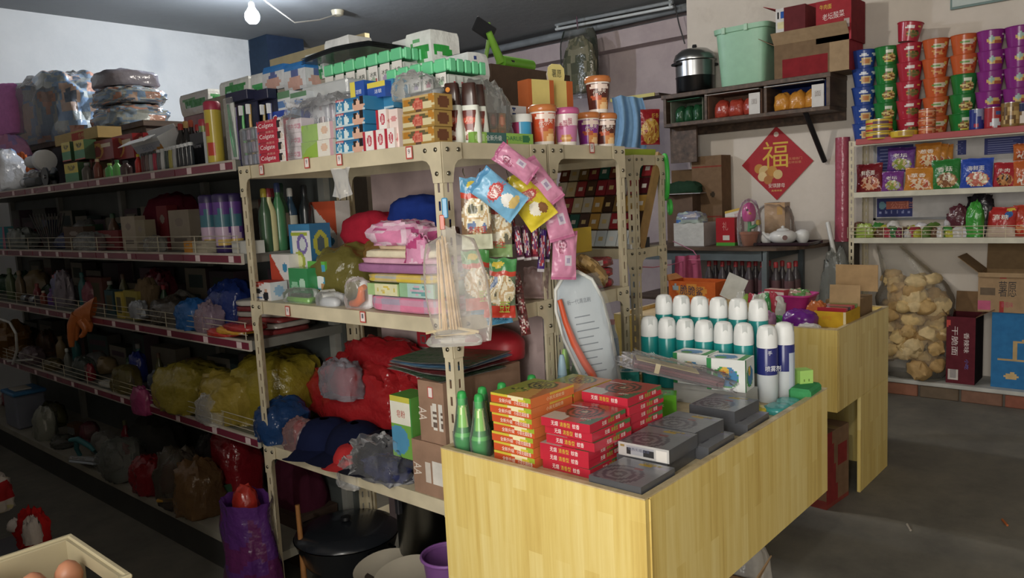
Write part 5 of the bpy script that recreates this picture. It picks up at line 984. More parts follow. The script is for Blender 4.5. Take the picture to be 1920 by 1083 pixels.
t = thing('metal_pulley', 'dark metal reel beside the torch', 'reel', gpos(97, 1.52, g+.05), FX); put('disc', MB().lathe([(.05, 0), (.05, .01), (.02, .014), (.02, .04), (.05, .044), (.05, .054)], 24, '#4a4c50').xf(Matrix.Translation((0, .02, 0)) @ Matrix.Rotation(R(90), 4, 'X')), 'steel', t); put('hub', MB().lathe([(.01, 0), (.01, .07)], 12, '#9a9ca0').xf(Matrix.Translation((0, .03, 0)) @ Matrix.Rotation(R(90), 4, 'X')), 'steel', t)
gl = art('#2f8a52', ('r', 0, .52, 1, 1, '#d8c432'), ('r', 0, 0, 1, .06, '#b8382c'), ('n', .5, .75, .3, .14, ['#d8c432', '#6a6020'], 6))
for i, (a, b, pt, pb, X, l) in enumerate([(124, 149, 305, 340, 1.50, 'yellow and green glue box at the shelf edge'), (118, 134, 266, 302, 1.56, 'yellow and green glue box stacked above, left'), (141, 160, 262, 299, 1.55, 'yellow and green glue box stacked above, right')]): gbox(l, a, b, pt, X, g, .06, '#2f7a4a', pbase=pb if i else None, fz='gloss', name='glue_box', texts=[('强力', .5, .14, '#5a5a20', 0, .76)], grp='yellow and green glue boxes', f=gl, r='#3a5a3a')
carton('dark_carton', 'dim red brown carton carrying the two upper glue boxes', 'box', (.22, .07, at(140, 301, X=1.56).z-g-.001), '#4a2a26', (1.595, at_pxz(138, g, X=1.56), g), FX, 'card')
gbox('long tan carton with a red label lying on the glue boxes', 104, 184, 245, 1.64, g, .12, '#b59a5c', pbase=266, name='long_carton', texts=[('合格', .14, .5, '#c8b06a', .14, .5)], f=art('#b59a5c', ('r', .02, .06, .98, .94, '#c0a566'), ('r', .42, .12, .7, .9, '#b8402e')), cell=.01)
carton('dark_carton', 'dark carton supporting the long tan carton', 'box', (.3, .1, at(145, 267, X=1.64).z-g-.001), '#3f3a40', (1.70, at_pxz(142, g, X=1.70), g), FX, 'card')
for i, (a, b, pt, pb, X, c, l) in enumerate([(172, 214, 262, 300, 1.60, '#8a1f24', 'red and gold packet box in the middle of the top shelf'), (214, 252, 252, 298, 1.63, '#9a2226', 'tall red carton with a portrait print'), (247, 272, 250, 290, 1.66, '#8f2024', 'red carton behind the open white box'), (160, 180, 262, 300, 1.66, '#6a4a22', 'brown and gold carton left of the red ones')]):
    gbox(l, a, b, pt, X, g, .07, c, pbase=pb, name='red_carton', fz='gloss', grp='red cartons', f=art(c, ('e', .3, .5, .28, .4, '#b8843a'), ('e', .3, .45, .18, .28, '#7a2028'), ('r', .5, .6, .9, .8, '#d8c8a8')))
    zb = at((a+b)/2, pb, X=X).z
    if zb-g > .01: carton('dark_carton', 'dark carton below the '+['gold packet', 'portrait', 'far red', 'brown and gold'][i]+' carton', 'box', (.1, .06, zb-g-.001), ['#5a4a34', '#4a2a30', '#3a3036', '#433629'][i], (X+.035, at_pxz((a+b)/2, g, X=X+.03), g), FX, 'card')
for i, (px, r, h, c, k, l) in enumerate([(186, .016, .1, '#7a3a2a', '#c8b890', 'brown bottle among small goods'), (208, .017, .07, '#4a9a4a', '#9ac060', 'short green bottle by the red cartons'), (222, .016, .08, '#5aa850', '#2f7a40', 'green bottle right of the short one'), (166, .02, .09, '#55504a', '#8a8a88', 'grey bottle behind the glue boxes'), (238, .02, .07, '#4a3a3a', '#26262a', 'dark squat bottle by the green ones'), (262, .012, .09, '#c8302a', '#d8c030', 'red and yellow lighter bottle')]): bottle(l, gpos(px, 1.52, g), r*1.3, h, c, k, rz=0)
t = thing('open_tray_box', 'white open display box tilted above the row of small bottles', 'box', gpos(305, 1.60, g+.1), 0, None, (R(28), R(-2), FX))
put('tray', MB().box(-.13, .13, -.05, .05, 0, .008, '#c8ccd0').face((-.13, -.0505, 0), (.26, 0, 0), (0, 0, .075), art('#b4bccc', ('r', 0, .82, 1, 1, '#e2e6ea'), ('d', .7, -1, .15, '#c88a3a'), ('r', 0, 0, .5, .12, '#4a9a5a')), .008).box(-.13, .13, .045, .05, 0, .09, '#d8dce0').box(-.13, -.125, -.05, .05, 0, .075, '#d0d4d8').box(.125, .13, -.05, .05, 0, .075, '#d0d4d8'), 'paper', t); put('lid_flap', MB().box(-.13, .13, -.11, -.05, .085, .088, '#e6eaee'), 'paper', t); txt(t, 'DAYS', .1, .016, '#7a8ab0', (0, -.0515, .038))
carton('dark_carton', 'dark carton behind the row of small bottles under the open box', 'box', (.2, .08, .1), '#3f3038', (1.63, at_pxz(303, g, X=1.6), g), FX, 'card')
for i in range(13): bottle('small nail varnish bottle, %s from the left in the front row' % ['first', 'second', 'third', 'fourth', 'fifth', 'sixth', 'seventh', 'eighth', 'ninth', 'tenth', 'eleventh', 'twelfth', 'thirteenth'][i], gpos(272+i*7.4, 1.50, g), .0125, .085+.001*i, ['#5a2a30', '#6a5a58', '#8a8a90', '#b02848', '#5a5a62', '#c8ccd0', '#3a4a4a', '#a8a048', '#a8acb0', '#202228', '#2a2c32', '#1f2228', '#2a3038'][i], '#c8ccd0' if i > 3 else '#3a3a3e', grp='nail varnish bottles', neck=.8)
for i, (px, h, c, k, X) in enumerate([(331, .22, '#2a2a20', '#c8c030', 1.66), (346, .2, '#26201e', '#b83a30', 1.6), (356, .21, '#201c1e', '#c8a060', 1.62), (378, .2, '#2a1e1e', '#b02c2c', 1.68), (315, .17, '#3a2428', '#8a4048', 1.68), (366, .22, '#241f22', '#c05038', 1.66)]): bottle('dark sauce bottle with %s cap, %s in its cluster' % (['yellow', 'red', 'tan', 'crimson', 'maroon', 'orange'][i], ['second', 'third', 'fourth', 'last', 'first', 'fifth'][i]), gpos(px, X, g), .024, h, c, k, ['#a03a4a', None, '#9a3040', None, None, None][i], grp='dark sauce bottles')
gbox('black lotion carton with silver lettering', 361, 386, 248, 1.53, g, .06, '#17181d', name='black_carton', fz='gloss', texts=[('MISITE', .6, .07, '#9a9aa4', 0, .6)], r='#c8ccd0')
yc = art('#b8a338', ('r', 0, .0, 1, .04, '#8a7a2a'), ('e', .4, .62, .1, .16, '#b84a2c'), ('r', .4, .12, .6, .38, '#b83a2c'))
can('yellow insect spray can with crimson cap', gpos(407, 1.50, g), .031, at(407, 188, X=1.5).z-g, yc, '#a02a44', name='aerosol_can'); can('thinner yellow and green can behind the crimson capped one', gpos(389, 1.58, g), .02, at(389, 222, X=1.58).z-g, art('#8a9a4a', ('r', 0, 0, .5, 1, '#6a8a70')), '#a83040', name='aerosol_can')
# tissue bales at the back of the gondola top
for i, (a, b, pb, pt, X, l) in enumerate([(340, 393, 214, 172, 2.05, 'white tissue bale with green print far behind the bottles'), (414, 468, 184, 148, 1.86, 'bright white tissue bale above the toothbrush cases')]):
    B = bale(l, a, b, pb, pt, X, .14, gpr, grp='wrapped paper bales')
    if not i: carton('stacked_carton', 'tall pinkish carton under the far green print bale', 'carton', (.3, .16, B.location.z-.001), '#b79aa4', (B.location.x+.02, B.location.y, 0), FX, 'card')
    if i: carton('shelf_carton', 'carton under the bright white bale', 'box', (.2, .12, B.location.z-g-.001), '#8a8478', (B.location.x-.1, B.location.y, g), FX, 'card')
# wardrobe behind the gondola with quilts on it
zq = at(245, 231, X=1.95).z; HB = at(110, 138, X=2.14).z-zq; HP = at(240, 131, X=2.13).z-zq
t = thing('dark_cabinet', 'dark wooden cabinet behind the gondola carrying the quilts', 'cabinet', (2.23, 4.55, 0), FX)
xr = 4.55-at_pxz(272, zq, X=1.96)
put('body', MB().box(-1.75, xr, -.27, .27, 0, zq-.03, '#2a2428'), M_DW, t); put('top', MB().box(-1.77, xr+.02, -.29, .29, zq-.03, zq, '#3a3230'), M_DW, t)
for x in (-1.2, -.32): put('door', MB().box(x-.42, x+.42, -.288, -.271, .05, zq-.06, '#332b2c', .004), M_DW, t)
qa = lambda k: art('#8d8a88', ('n', .5, .5, .8, .8, ['#a8887c', '#c89680', '#8ba0b4', '#aab0ac', '#7f9ec0', '#c0a594', '#5f6a7a'], 9, k))
def quilt(label, px, X, z, dims, k): return bag(label, (X, at_pxz(px, z, X=X), z), dims, k, 'poly', qa(k), FX, .1, .12, 'quilt', 'quilt', 2.0, 96, .62, .6)
BQ = quilt('big patterned quilt roll in clear plastic at the upper left', 108, 2.14, zq, (1.36, .4, HB), 71)
quilt('folded blue patterned quilt, lower one of the right pile', 248, 2.13, zq, (.5, .36, HP*.42), 72)
quilt('folded tan patterned quilt, middle of the right pile', 243, 2.13, zq+HP*.41, (.47, .34, HP*.3), 73)
bag('grey and purple folded quilt on top of the right pile', (2.13, at_pxz(236, zq+.25, X=2.13), zq+HP*.7), (.4, .33, HP*.3), 74, 'poly', art('#8a8690', ('n', .6, .8, .3, .2, ['#a070b0', '#b8a8a0', '#8a8690'], 4)), FX, .08, .08, 'quilt', 'quilt', 2., 40, .6, .6)
bag('clear plastic bag end hanging from the big quilt', (2.0, at_pxz(203, zq-.1, X=2.0), zq-.12), (.2, .1, .26), 75, 'film_18', '#d8dce4', FX)
QW = bag('clear plastic around the big quilt', (2.14, at_pxz(122, zq, X=2.14), zq+.004), (1.2, .46, HB*.97), 76, 'film_3', '#ffffff', FX, .12, .2, n=44, pw=.62, flat=.6)
QW.name = 'plastic_wrap'; del QW['label'], QW['category']; QW.parent = BQ; QW.location = (.0, 0, .004); QW.rotation_euler = (0, 0, 0)
bag('pink polka dot pillow leaning at the far left', (1.93, at_pxz(26, zq, X=1.93), at(28, 252, X=1.93).z), (.5, .16, .37), 77, 'cloth', art('#d884c4', *[('e', u_, v_, .03, .05, c) for u_, v_, c in [(.55, .5, '#b03078'), (.62, .62, '#90a8c8'), (.7, .35, '#9ab840'), (.58, .3, '#88a0b8'), (.48, .4, '#c04888'), (.75, .6, '#e0a8d0')]]), FX, .06, 0, 'pillow', 'pillow', 1.5, 36, .7, .6)
# dark cartons and boards stacked in the corner on the right
t = thing('stacked_carton', 'dark blue carton stacked near the ceiling corner', 'box', (4.3, at_pxz(505, 2.9, X=4.3), at(500, 160, X=4.3).z), FX); put('body', MB().pbox(.62, .4, .55, '#26344a', .05, f=art('#27384c', ('r', .2, .55, .5, .75, '#7a8890'), ('r', .55, .75, .95, .85, '#5a6a80'))), 'card', t)
cz = t.location.z
for i in range(3): carton('stacked_carton', ['brown carton under the dark blue one', 'second brown carton in the corner stack', 'lowest brown carton in the corner stack'][i], 'box', (.66, .45, cz/3-.002), ['#6a5a4c', '#7a6850', '#5f5042'][i], (4.32, t.location.y+.02, cz*(2-i)/3), FX, 'card')
o = fitbox('cream_board', 'cream foam board leaning behind the tissue bales', 'board', 512, 690, 85, 2.6, .03, '#d6c79a', 1.2, pbase=170); 
o.rotation_euler = (0, R(0), FX); carton('stacked_carton', 'tall carton behind the rack carrying the cream board', 'box', (1.0, .35, o.location.z-.001), '#6b5f52', (2.68, o.location.y, 0), FX, 'card')

# --- second shelf (dim)
g = GZ[1]+.0005
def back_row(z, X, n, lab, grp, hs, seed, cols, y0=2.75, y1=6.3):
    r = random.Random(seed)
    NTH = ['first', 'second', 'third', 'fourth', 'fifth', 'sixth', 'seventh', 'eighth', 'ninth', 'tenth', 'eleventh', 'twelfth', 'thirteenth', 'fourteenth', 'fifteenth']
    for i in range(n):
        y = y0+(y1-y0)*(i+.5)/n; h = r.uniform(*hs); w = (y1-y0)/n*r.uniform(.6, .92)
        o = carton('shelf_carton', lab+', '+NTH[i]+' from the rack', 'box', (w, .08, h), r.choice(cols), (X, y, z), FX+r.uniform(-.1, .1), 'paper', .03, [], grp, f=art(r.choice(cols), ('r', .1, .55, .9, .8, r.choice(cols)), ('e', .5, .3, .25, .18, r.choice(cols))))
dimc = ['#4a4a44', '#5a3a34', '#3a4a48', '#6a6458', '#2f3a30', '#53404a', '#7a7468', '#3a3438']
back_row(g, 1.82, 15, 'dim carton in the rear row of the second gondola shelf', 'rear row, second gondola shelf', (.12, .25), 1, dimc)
o = put('green_cup', MB().lathe([(.035, 0), (.045, .11), (.047, .112), (.043, .11), (.033, .004)], 22, '#7aa84a', cap=False), 'satin', None, gpos(26, 1.6, g)); tag(o, 'light green plastic cup at the far left of the second shelf', 'cup')
bag('grey wrapped pack left on the second shelf', gpos(45, 1.56, g), (.3, .14, .13), 81, 'poly', '#6a706c', FX); gbox('teal and pink packet at the left end of the second shelf', 0, 12, 425, 1.52, g, .05, '#3a8a98', f=art('#3a8a98', ('d', 1, -.3, .5, '#b0607a')))
t = thing('fan_bundle', 'bundle of dark folding fans standing on the second shelf', 'fans', gpos(98, 1.6, g))
m = MB()
for i in range(12): m.tube([(0+.004*i-.024, -.004*i+.024, 0), (.012*i-.07, -.014*i+.08, .2)], .004, 6, ['#262a2a', '#33282c', '#1f2426'][i % 3])
put('sticks', m, 'satin', t)
for i, (a, b, pt, X, d, c, l) in enumerate([(123, 160, 425, 1.58, .06, '#5a4636', 'brown flat box near the fans'), (180, 225, 432, 1.56, .06, '#7a2a2e', 'dim red and white packet box'), (232, 258, 405, 1.56, .05, '#a59a88', 'pale standing carton in the middle of the second shelf'), (258, 276, 412, 1.54, .05, '#8f8670', 'cream carton right of the pale one'), (300, 320, 385, 1.62, .05, '#7a2028', 'red carton column on the second shelf'), (322, 360, 393, 1.60, .05, '#9a9080', 'cream hanging card with a hole on the second shelf'), (346, 360, 452, 1.49, .03, '#c8862c', 'small orange box at the shelf edge'), (362, 388, 452, 1.49, .04, '#a8a08c', 'small cream box beside the orange one')]): gbox(l, a, b, pt, X, g, d, c, f=art(c, ('e', .5, .7, .2, .1, '#8a8078'), ('r', .2, .2, .8, .3, '#6a6058')))
bag('deep red cushion filling the back of the second shelf', gpos(330, 1.74, g), (.5, .16, .26), 82, 'cloth', '#6a1c30', FX, .08, .1, 'red_cushion', 'cushion'); bag('clear wrapped goods at the wire fence', gpos(170, 1.53, g), (.3, .1, .09), 83, 'film_30', '#a0a4a4', FX); bag('small clear packet by the wire fence', gpos(292, 1.52, g), (.12, .08, .07), 84, 'film_30', '#b0b0ac', FX)
pc = art('#5a3a86', ('e', .55, .62, .2, .2, '#3a6a7a'), ('e', .5, .35, .22, .18, '#b8a0b8'), ('r', 0, .0, 1, .1, '#3a2a60'), ('e', .6, .2, .15, .1, '#c8a858'))
for i, (px, X) in enumerate([(398, 1.55), (424, 1.54), (444, 1.58), (414, 1.66), (450, 1.68)]): can('purple printed canister, %s on the second shelf' % ['leftmost', 'middle', 'rightmost', 'rear left', 'rear right'][i], gpos(px, X, g), .035, .23, pc, '#2f2450', grp='purple canisters')
gbox('white card lying by the purple canisters', 436, 470, 452, 1.49, g, .06, '#b5b5b0', name='white_card')
# bottles at the gondola end seen through the rack
for i, (px, X, c, k, h) in enumerate([(487, 1.60, '#3a5a40', '#a8982a', .24), (500, 1.66, '#4a3a40', '#a03040', .24), (517, 1.62, '#c8c490', '#8a3038', .24), (532, 1.70, '#3a6a4a', '#205040', .26), (547, 1.66, '#3f7a50', '#2a3a60', .26), (560, 1.74, '#2f4a60', '#c8c8c0', .24), (575, 1.78, '#20282c', '#1a1c20', .25)]): bottle('bottle with %s cap at the gondola end seen through the rack' % ['yellow', 'red', 'maroon', 'dark green', 'navy', 'white', 'black'][i], Vector((X, 2.66+.04*(i % 2), g)), .026, h, c, k, '#b8b8a8' if i % 2 else None, grp='bottles at the gondola end')
# --- third shelf
g = GZ[2]+.0005
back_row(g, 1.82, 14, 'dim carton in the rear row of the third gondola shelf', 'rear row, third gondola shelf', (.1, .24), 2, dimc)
for i, (px, r, h, c, k, l) in enumerate([(24, .03, .2, '#5a6a4a', '#6a7a5a', 'dim green bottle at the left of the third shelf'), (42, .028, .19, '#6a5a40', '#7a6a50', 'dim tan bottle beside the green one'), (73, .024, .12, '#7a2a30', '#8a3a3a', 'small red bottle on the third shelf'), (100, .026, .1, '#5a3a80', '#6a4a90', 'purple jar on the third shelf'), (84, .022, .08, '#8a4030', '#c8c0b0', 'short brown jar by the shelf edge')]): bottle(l, gpos(px, 1.55, g), r, h, c, k)
for i, px in enumerate((50, 66)):
    t = thing('metal_tin', ['silver tin lying at the left of the third shelf', 'second silver tin next to it on the third shelf'][i], 'tin', gpos(px, 1.52, g+.026), FX); put('body', MB().lathe([(.024, -.04), (.026, -.037), (.026, .037), (.024, .04)], 20, '#9aa0a8').xf(Matrix.Rotation(R(90), 4, 'Y')), 'steel', t)
bag('clear and pink pack standing on the third shelf', gpos(122, 1.58, g), (.16, .1, .2), 85, 'poly', art('#7a7480', ('n', .5, .7, .3, .3, ['#a04a5a', '#6a6a90'], 4)), FX)
for i, (a, b, pt, X, c, l) in enumerate([(200, 216, 545, 1.53, '#2a4a52', 'dark teal box on the third shelf'), (220, 232, 548, 1.51, '#a8963a', 'yellow framed box on the third shelf, left'), (236, 262, 546, 1.52, '#8f8434', 'yellow box with dark print, right'), (160, 196, 520, 1.66, '#6a4038', 'dim rose carton at the back')]): gbox(l, a, b, pt, X, g, .05, c, f=art(c, ('r', .15, .2, .85, .8, '#4a4630')))
bag('silver blister pack leaning on the yellow box', gpos(262, 1.50, g+.02), (.13, .06, .08), 86, 'foil', '#8a9098', FX); bag('brown straw brush bundle on the third shelf', gpos(282, 1.58, g), (.14, .1, .19), 87, 'cloth', '#6a5a44', FX, .2, .2, 'straw_brush', 'brush')
bag('dim red pouch at the back of the third shelf', gpos(305, 1.7, g), (.25, .12, .22), 88, 'poly', '#6a2030', FX); bag('pile of dim wrapped tools in the middle', gpos(330, 1.56, g), (.3, .16, .12), 89, 'poly', '#4a443c', FX)
bag('bright blue plastic bag on the third shelf', gpos(365, 1.53, g), (.17, .13, .13), 90, 'bag_75', '#2a6ab8', FX, .16, .15); bag('deep blue bag behind the bright blue one', gpos(440, 1.62, g), (.24, .18, .2), 91, 'bag_80', '#1c2f6e', FX, .16, .15); bag('pale pink packet between the blue bags', gpos(398, 1.52, g), (.16, .1, .12), 92, 'film_45', '#a890a0', FX)
for i, (px, c, l) in enumerate([(428, '#b8342a', 'red packet lying at the right of the third shelf'), (447, '#c8902c', 'orange and yellow packet on the red one'), (460, '#9a2c2c', 'dark red packet at the rack post')]): bag(l, gpos(px, 1.52, g+.016*i), (.2, .13, .03), 93+i, 'poly', c, FX, .08, .05, 'flat_packet', 'packet')
for i in range(6):
    o = put('flat_packet', MB().blob(.26, .2, .022, ['#7a2a2c', '#a8a49c', '#8a3030', '#9a948c', '#6a2428', '#b0aca4'][i], i+4, .05, 2, 26, .4, .6), 'poly', None, (1.68, 2.79, g+.0225*i), FX+.1*i); tag(o, 'flat red and white packet, %s of the pile at the gondola end' % ['lowest', 'second', 'third', 'fourth', 'fifth', 'top'][i], 'packet', 'flat packets')
# rubber glove hanging over the third shelf edge
t = thing('rubber_glove', 'orange rubber glove drooping over the third shelf edge', 'glove', at(158, 590, X=1.44), R(-62))
gp = MB(); gp.grid(lambda u, v: Vector((-.02+.12*v*1.0-.04+(.045+.02*v)*math.cos(2*math.pi*u)*.3, .02*math.sin(2*math.pi*u)+.004*noise.noise(Vector((u*5, v*6, 1))), -.02+.05*v+(.05+.012*v)*math.cos(2*math.pi*u))), 18, 8, '#b0602e', True, True)
for pts, r in [([(-.04, 0, .0), (-.075, -.004, -.05), (-.088, -.006, -.11), (-.092, -.006, -.16)], [.03, .024, .018, .012]), ([(-.05, .006, -.02), (-.07, .012, -.08), (-.08, .014, -.13)], [.025, .018, .011]), ([(-.02, 0, -.03), (.005, -.006, -.075), (-.012, -.01, -.1), (-.028, -.012, -.108)], [.026, .016, .013, .009]), ([(.0, .004, -.02), (.02, .008, -.06), (.012, .01, -.085)], [.026, .016, .01])]: gp.tube(pts, r, 12, '#b5622e')
put('glove', gp, 'poly', t)
# --- fourth shelf
g = GZ[3]+.0005
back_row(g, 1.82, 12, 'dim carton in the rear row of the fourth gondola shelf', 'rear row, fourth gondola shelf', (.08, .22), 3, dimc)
bag('brown plastic sack at the far left of the fourth shelf', gpos(22, 1.56, g), (.42, .22, .22), 101, 'bag_70', '#7a5422', FX); o = put('white_hose', MB().tube([at(0, 598, X=1.44), at(18, 604, X=1.44), at(30, 625, X=1.43), at(32, 655, X=1.43), at(24, 682, X=1.44)], .008, 8, '#c8c8c4'), 'satin'); tag(o, 'white curved hose hanging at the left end of the gondola', 'hose')
o = put('white_hose', MB().tube([at(14, 677, X=1.45), at(60, 674, X=1.45)], .006, 8, '#c0c0bc'), 'satin'); tag(o, 'short white rod lying across the fourth shelf edge', 'rod')
for i, (px, d, c, f, l) in enumerate([(62, (.2, .12, .1), '#6a5a60', 'poly', 'purple and white packets on the fourth shelf'), (100, (.16, .1, .06), '#5a5030', 'poly', 'olive packet lying on the fourth shelf'), (160, (.18, .1, .12), '#5a6460', 'film_40', 'clear pack with red pieces on the fourth shelf'), (170, (.07, .05, .09), '#8a2430', 'poly', 'red tube inside the clear pack'), (205, (.16, .08, .03), '#b0b0a8', 'poly', 'pale ruler pack lying flat on the fourth shelf'), (240, (.18, .12, .13), '#7a7040', 'film_45', 'crinkled clear pack with yellow pieces'), (262, (.1, .08, .16), '#2a3a90', 'poly', 'glinting blue pack at the back of the fourth shelf'), (305, (.14, .1, .15), '#46505e', 'foil', 'silver pouch with green edge on the fourth shelf')]): bag(l, gpos(px, 1.53 if i != 6 else 1.66, g), d, 102+i, f, c, FX, .14, .15, 'packet', 'packet')
bottle('small grey pump bottle on the fourth shelf', gpos(130, 1.54, g), .02, .14, '#6a6e68', '#b0b4b0'); bag('magenta pouch hanging over the fourth shelf edge', gpos(268, 1.465, g-.05), (.16, .06, .13), 111, 'poly', '#a03a6e', FX, .12, .1, 'magenta_pouch', 'pouch')
bag('large yellow plastic bag of goods on the fourth shelf', gpos(365, 1.58, g), (.42, .28, .2), 112, 'bag_80', '#9a8c30', FX, .14, .18, n=44); bag('second yellow plastic bag nearer the rack post', gpos(450, 1.60, g), (.36, .26, .2), 113, 'bag_80', '#968230', FX, .14, .18, n=40); bag('clear film bag spilling from the yellow bags', gpos(405, 1.50, g), (.2, .12, .12), 114, 'film_10', '#ffffff', FX)
bag('yellow plastic bag at the gondola end behind the rack', (1.72, 2.85, g), (.4, .34, .27), 115, 'bag_80', '#8a7a22', FX, .14, .18)
# --- base deck
g = .1655
t = thing('storage_tub', 'grey storage tub with blue lid at the left of the base deck', 'tub', gpos(52, 1.58, g), FX); put('body', MB().box(-.12, .12, -.09, .09, 0, .22, '#7a8090', .012), 'satin', t); put('lid', MB().box(-.13, .13, -.1, .1, .22, .245, '#3a7ab0', .008), 'satin', t); put('paper', MB().box(-.06, .07, -.07, .03, .246, .256, '#b8b4a8', .003), 'paper', t)
for i, (px, d, c, f, l) in enumerate([(88, (.16, .12, .2), '#8a8c80', 'poly', 'pale wrapped block beside the blue lidded tub'), (82, (.14, .1, .09), '#9a9a8c', 'poly', 'pale wrapped block lower on the deck'), (120, (.16, .12, .07), '#5a5c58', 'film_40', 'small clear packet on the base deck'), (235, (.3, .2, .2), '#8a8e88', 'film_25', 'large crinkled clear bag on the base deck'), (205, (.18, .12, .1), '#9a9c96', 'film_25', 'smaller crinkled clear bag at the deck edge'), (300, (.4, .22, .26), '#3a3a38', 'cloth', 'grey cushion at the back of the base deck'), (290, (.25, .18, .17), '#8a1c22', 'bag_80', 'dark red plastic bag on the base deck'), (345, (.26, .2, .26), '#6a6258', 'film_40', 'clear bag of pale goods on the base deck'), (378, (.22, .2, .24), '#7a5a3a', 'bag_75', 'brown plastic bag next to the purple one'), (415, (.2, .2, .3), '#4a4a4c', 'film_30', 'dim clear bag behind the brown one'), (450, (.24, .22, .34), '#8a1a22', 'bag_80', 'red bag sticking out behind the purple sack')]): bag(l, gpos(px, 1.54 if i not in (5, 9, 10) else 1.74, g), d, 120+i, f, c, FX, .16, .18)
t = thing('teal_tool', 'teal plastic spray gun lying on the base deck', 'tool', gpos(155, 1.52, g+.05), R(-70)); put('barrel', MB().tube([(-.09, 0, .05), (-.03, 0, .06), (.05, 0, .03), (.09, 0, .0)], [.012, .016, .015, .01], 10, '#3a7a80'), 'satin', t); put('grip', MB().tube([(-.04, 0, .05), (-.06, .01, .0), (-.05, .02, -.045)], [.015, .013, .012], 10, '#2f6a70'), 'satin', t); put('trigger', MB().tube([(.05, 0, .03), (.08, .02, -.02), (.075, .02, -.05)], .008, 8, '#35565a'), 'satin', t)
t = thing('clear_case', 'clear plastic case tipped over the base deck edge', 'case', gpos(165, 1.475, g+.02), 0, None, (R(-20), 0, R(-70))); put('tray', MB().box(-.09, .09, -.05, .05, 0, .012, '#aeb8c4', .004), 'gloss', t); put('clear_lid', MB().box(-.092, .092, -.052, .052, .012, .035, '#eef2f6', .006), 'film_14', t)
o = put('yellow_rod', MB().tube([at(296, 938, X=1.44), at(350, 936, X=1.50)], .009, 10, '#b88a2a'), 'satin'); tag(o, 'short yellow rod lying on the base deck edge', 'rod')
t = thing('purple_sack', 'tall purple plastic sack with red goods standing before the rack post', 'sack', (1.40, at_pxz(455, .35, X=1.38), 0), FX)
def PS(u, v):
    a = 2*math.pi*u; k = noise.noise(Vector((math.cos(a)*1.6, math.sin(a)*1.6, v*3.2)))*.16+abs(noise.noise(Vector((math.cos(a)*3, math.sin(a)*3, v*2+5))))*.16
    r = (.115+.012*math.sin(v*5))*(1+k)*(1.0 if v < .9 else 1.0+.25*(v-.9)*10*.4); r *= min(1, .55+v*6)
    return Vector((r*math.cos(a), r*.72*math.sin(a), .43*v+.03*noise.noise(Vector((math.cos(a)*2, math.sin(a)*2, 8)))*(v > .8)))
put('sack', MB().grid(PS, 48, 26, lambda u, v: ['#5c2f7a', '#66285f', '#6a2050', '#5a2868'][int(abs(2.2*(1-v)+1.6*noise.noise(Vector((u*7, v*6, 1)))))%4], True, True), 'bag_80', t); put('contents', MB().blob(.19, .13, .3, '#7a1420', 5, .1, 2.5, 26, .9, .5, .1, .02), 'cloth', t); put('red_bag_tip', MB().blob(.11, .09, .12, '#a82a20', 6, .16, 2.5, 24, .9, .5, .2, .36), 'poly', t)

# loose front clutter on the dim shelves
rc = random.Random(77); CN = [('olive', '#5a5a34'), ('grey', '#6a6c6c'), ('rose', '#8a4a58'), ('navy', '#26305a'), ('tan', '#8a7654'), ('white', '#a8a8a4'), ('dark green', '#2f5038'), ('brown', '#5a3f2c'), ('crimson', '#8a2430'), ('teal', '#2f6a6c')]
NT = ['first', 'second', 'third', 'fourth', 'fifth', 'sixth', 'seventh', 'eighth', 'ninth', 'tenth', 'eleventh', 'twelfth', 'thirteenth', 'fourteenth', 'fifteenth', 'sixteenth']
for z, nm, n in ((GZ[1], 'second', 16), (GZ[2], 'third', 16), (GZ[3], 'fourth', 14), (.165, 'base', 12)):
    for i in range(n):
        px = 8+(440-8)*(i+rc.uniform(.2, .8))/n; X = rc.uniform(1.62, 1.72); cn_, c = rc.choice(CN); p = gpos(px, X, z+.0006); k = rc.randrange(4); lab = f'{cn_} %s on the {nm} gondola shelf, {NT[i]} from the left'
        if k == 0: bottle(lab % 'bottle', p, rc.uniform(.02, .03), rc.uniform(.12, .2), c, rc.choice(CN)[1], grp='gondola clutter')
        elif k == 1: carton('small_carton', lab % 'box', 'box', (rc.uniform(.06, .12), .06, rc.uniform(.08, .18)), c, p, FX+rc.uniform(-.3, .3), 'gloss', .02, [], 'gondola clutter', f=art(c, ('r', .1, .5, .9, .8, rc.choice(CN)[1]), ('e', .5, .25, .3, .15, rc.choice(CN)[1])))
        else: tag(put('packet', MB().blob(rc.uniform(.12, .2), .11, rc.uniform(.08, .17), c, i+rc.randrange(50), .16, 2.4, 20, .75, .5, .2), 'poly' if k == 2 else 'film_35', None, p, FX+rc.uniform(-.5, .5)), lab % ('packet' if k == 2 else 'clear wrapped packet'), 'packet', 'gondola clutter')
# ================================================================== noodle shelf on the back wall
DX = 5.71; DY1 = 1.835; DY0 = .25
t = RD_ = thing('wall_shelf_unit', 'cream slotted steel shelf unit on the back wall stacked with instant noodles', 'shelf rack', (DX, DY0, 0))
w, d = .33, DY1-DY0; DZ = [1.772, 1.415, 1.095]
for (x, y, sx, sy) in ((0, 0, 1, 1), (w, 0, -1, 1), (0, d, 1, -1), (w, d, -1, -1)): link('post', post_mesh(1.66, sx, sy), t, (x, y, .115))
for i, z in enumerate(DZ): put('shelf', MB().box(.003, w-.003, .003, d-.003, z-.004, z, '#cdc8b4').box(.0, .003, .036, d-.036, z-.036, z-.002, '#cdc8b4'), 'enamel', t)
put('red_edge_strip', MB().box(-.012, -.001, .0, d-.05, DZ[0]-.028, DZ[0]+.012, '#b04a4c', .002), 'satin', t)
m = MB()
for dz in (.025, .05, .075): m.tube([(-.006, .01, DZ[2]+dz), (-.006, d-.01, DZ[2]+dz)], .0022, 5, '#cfc0a0')
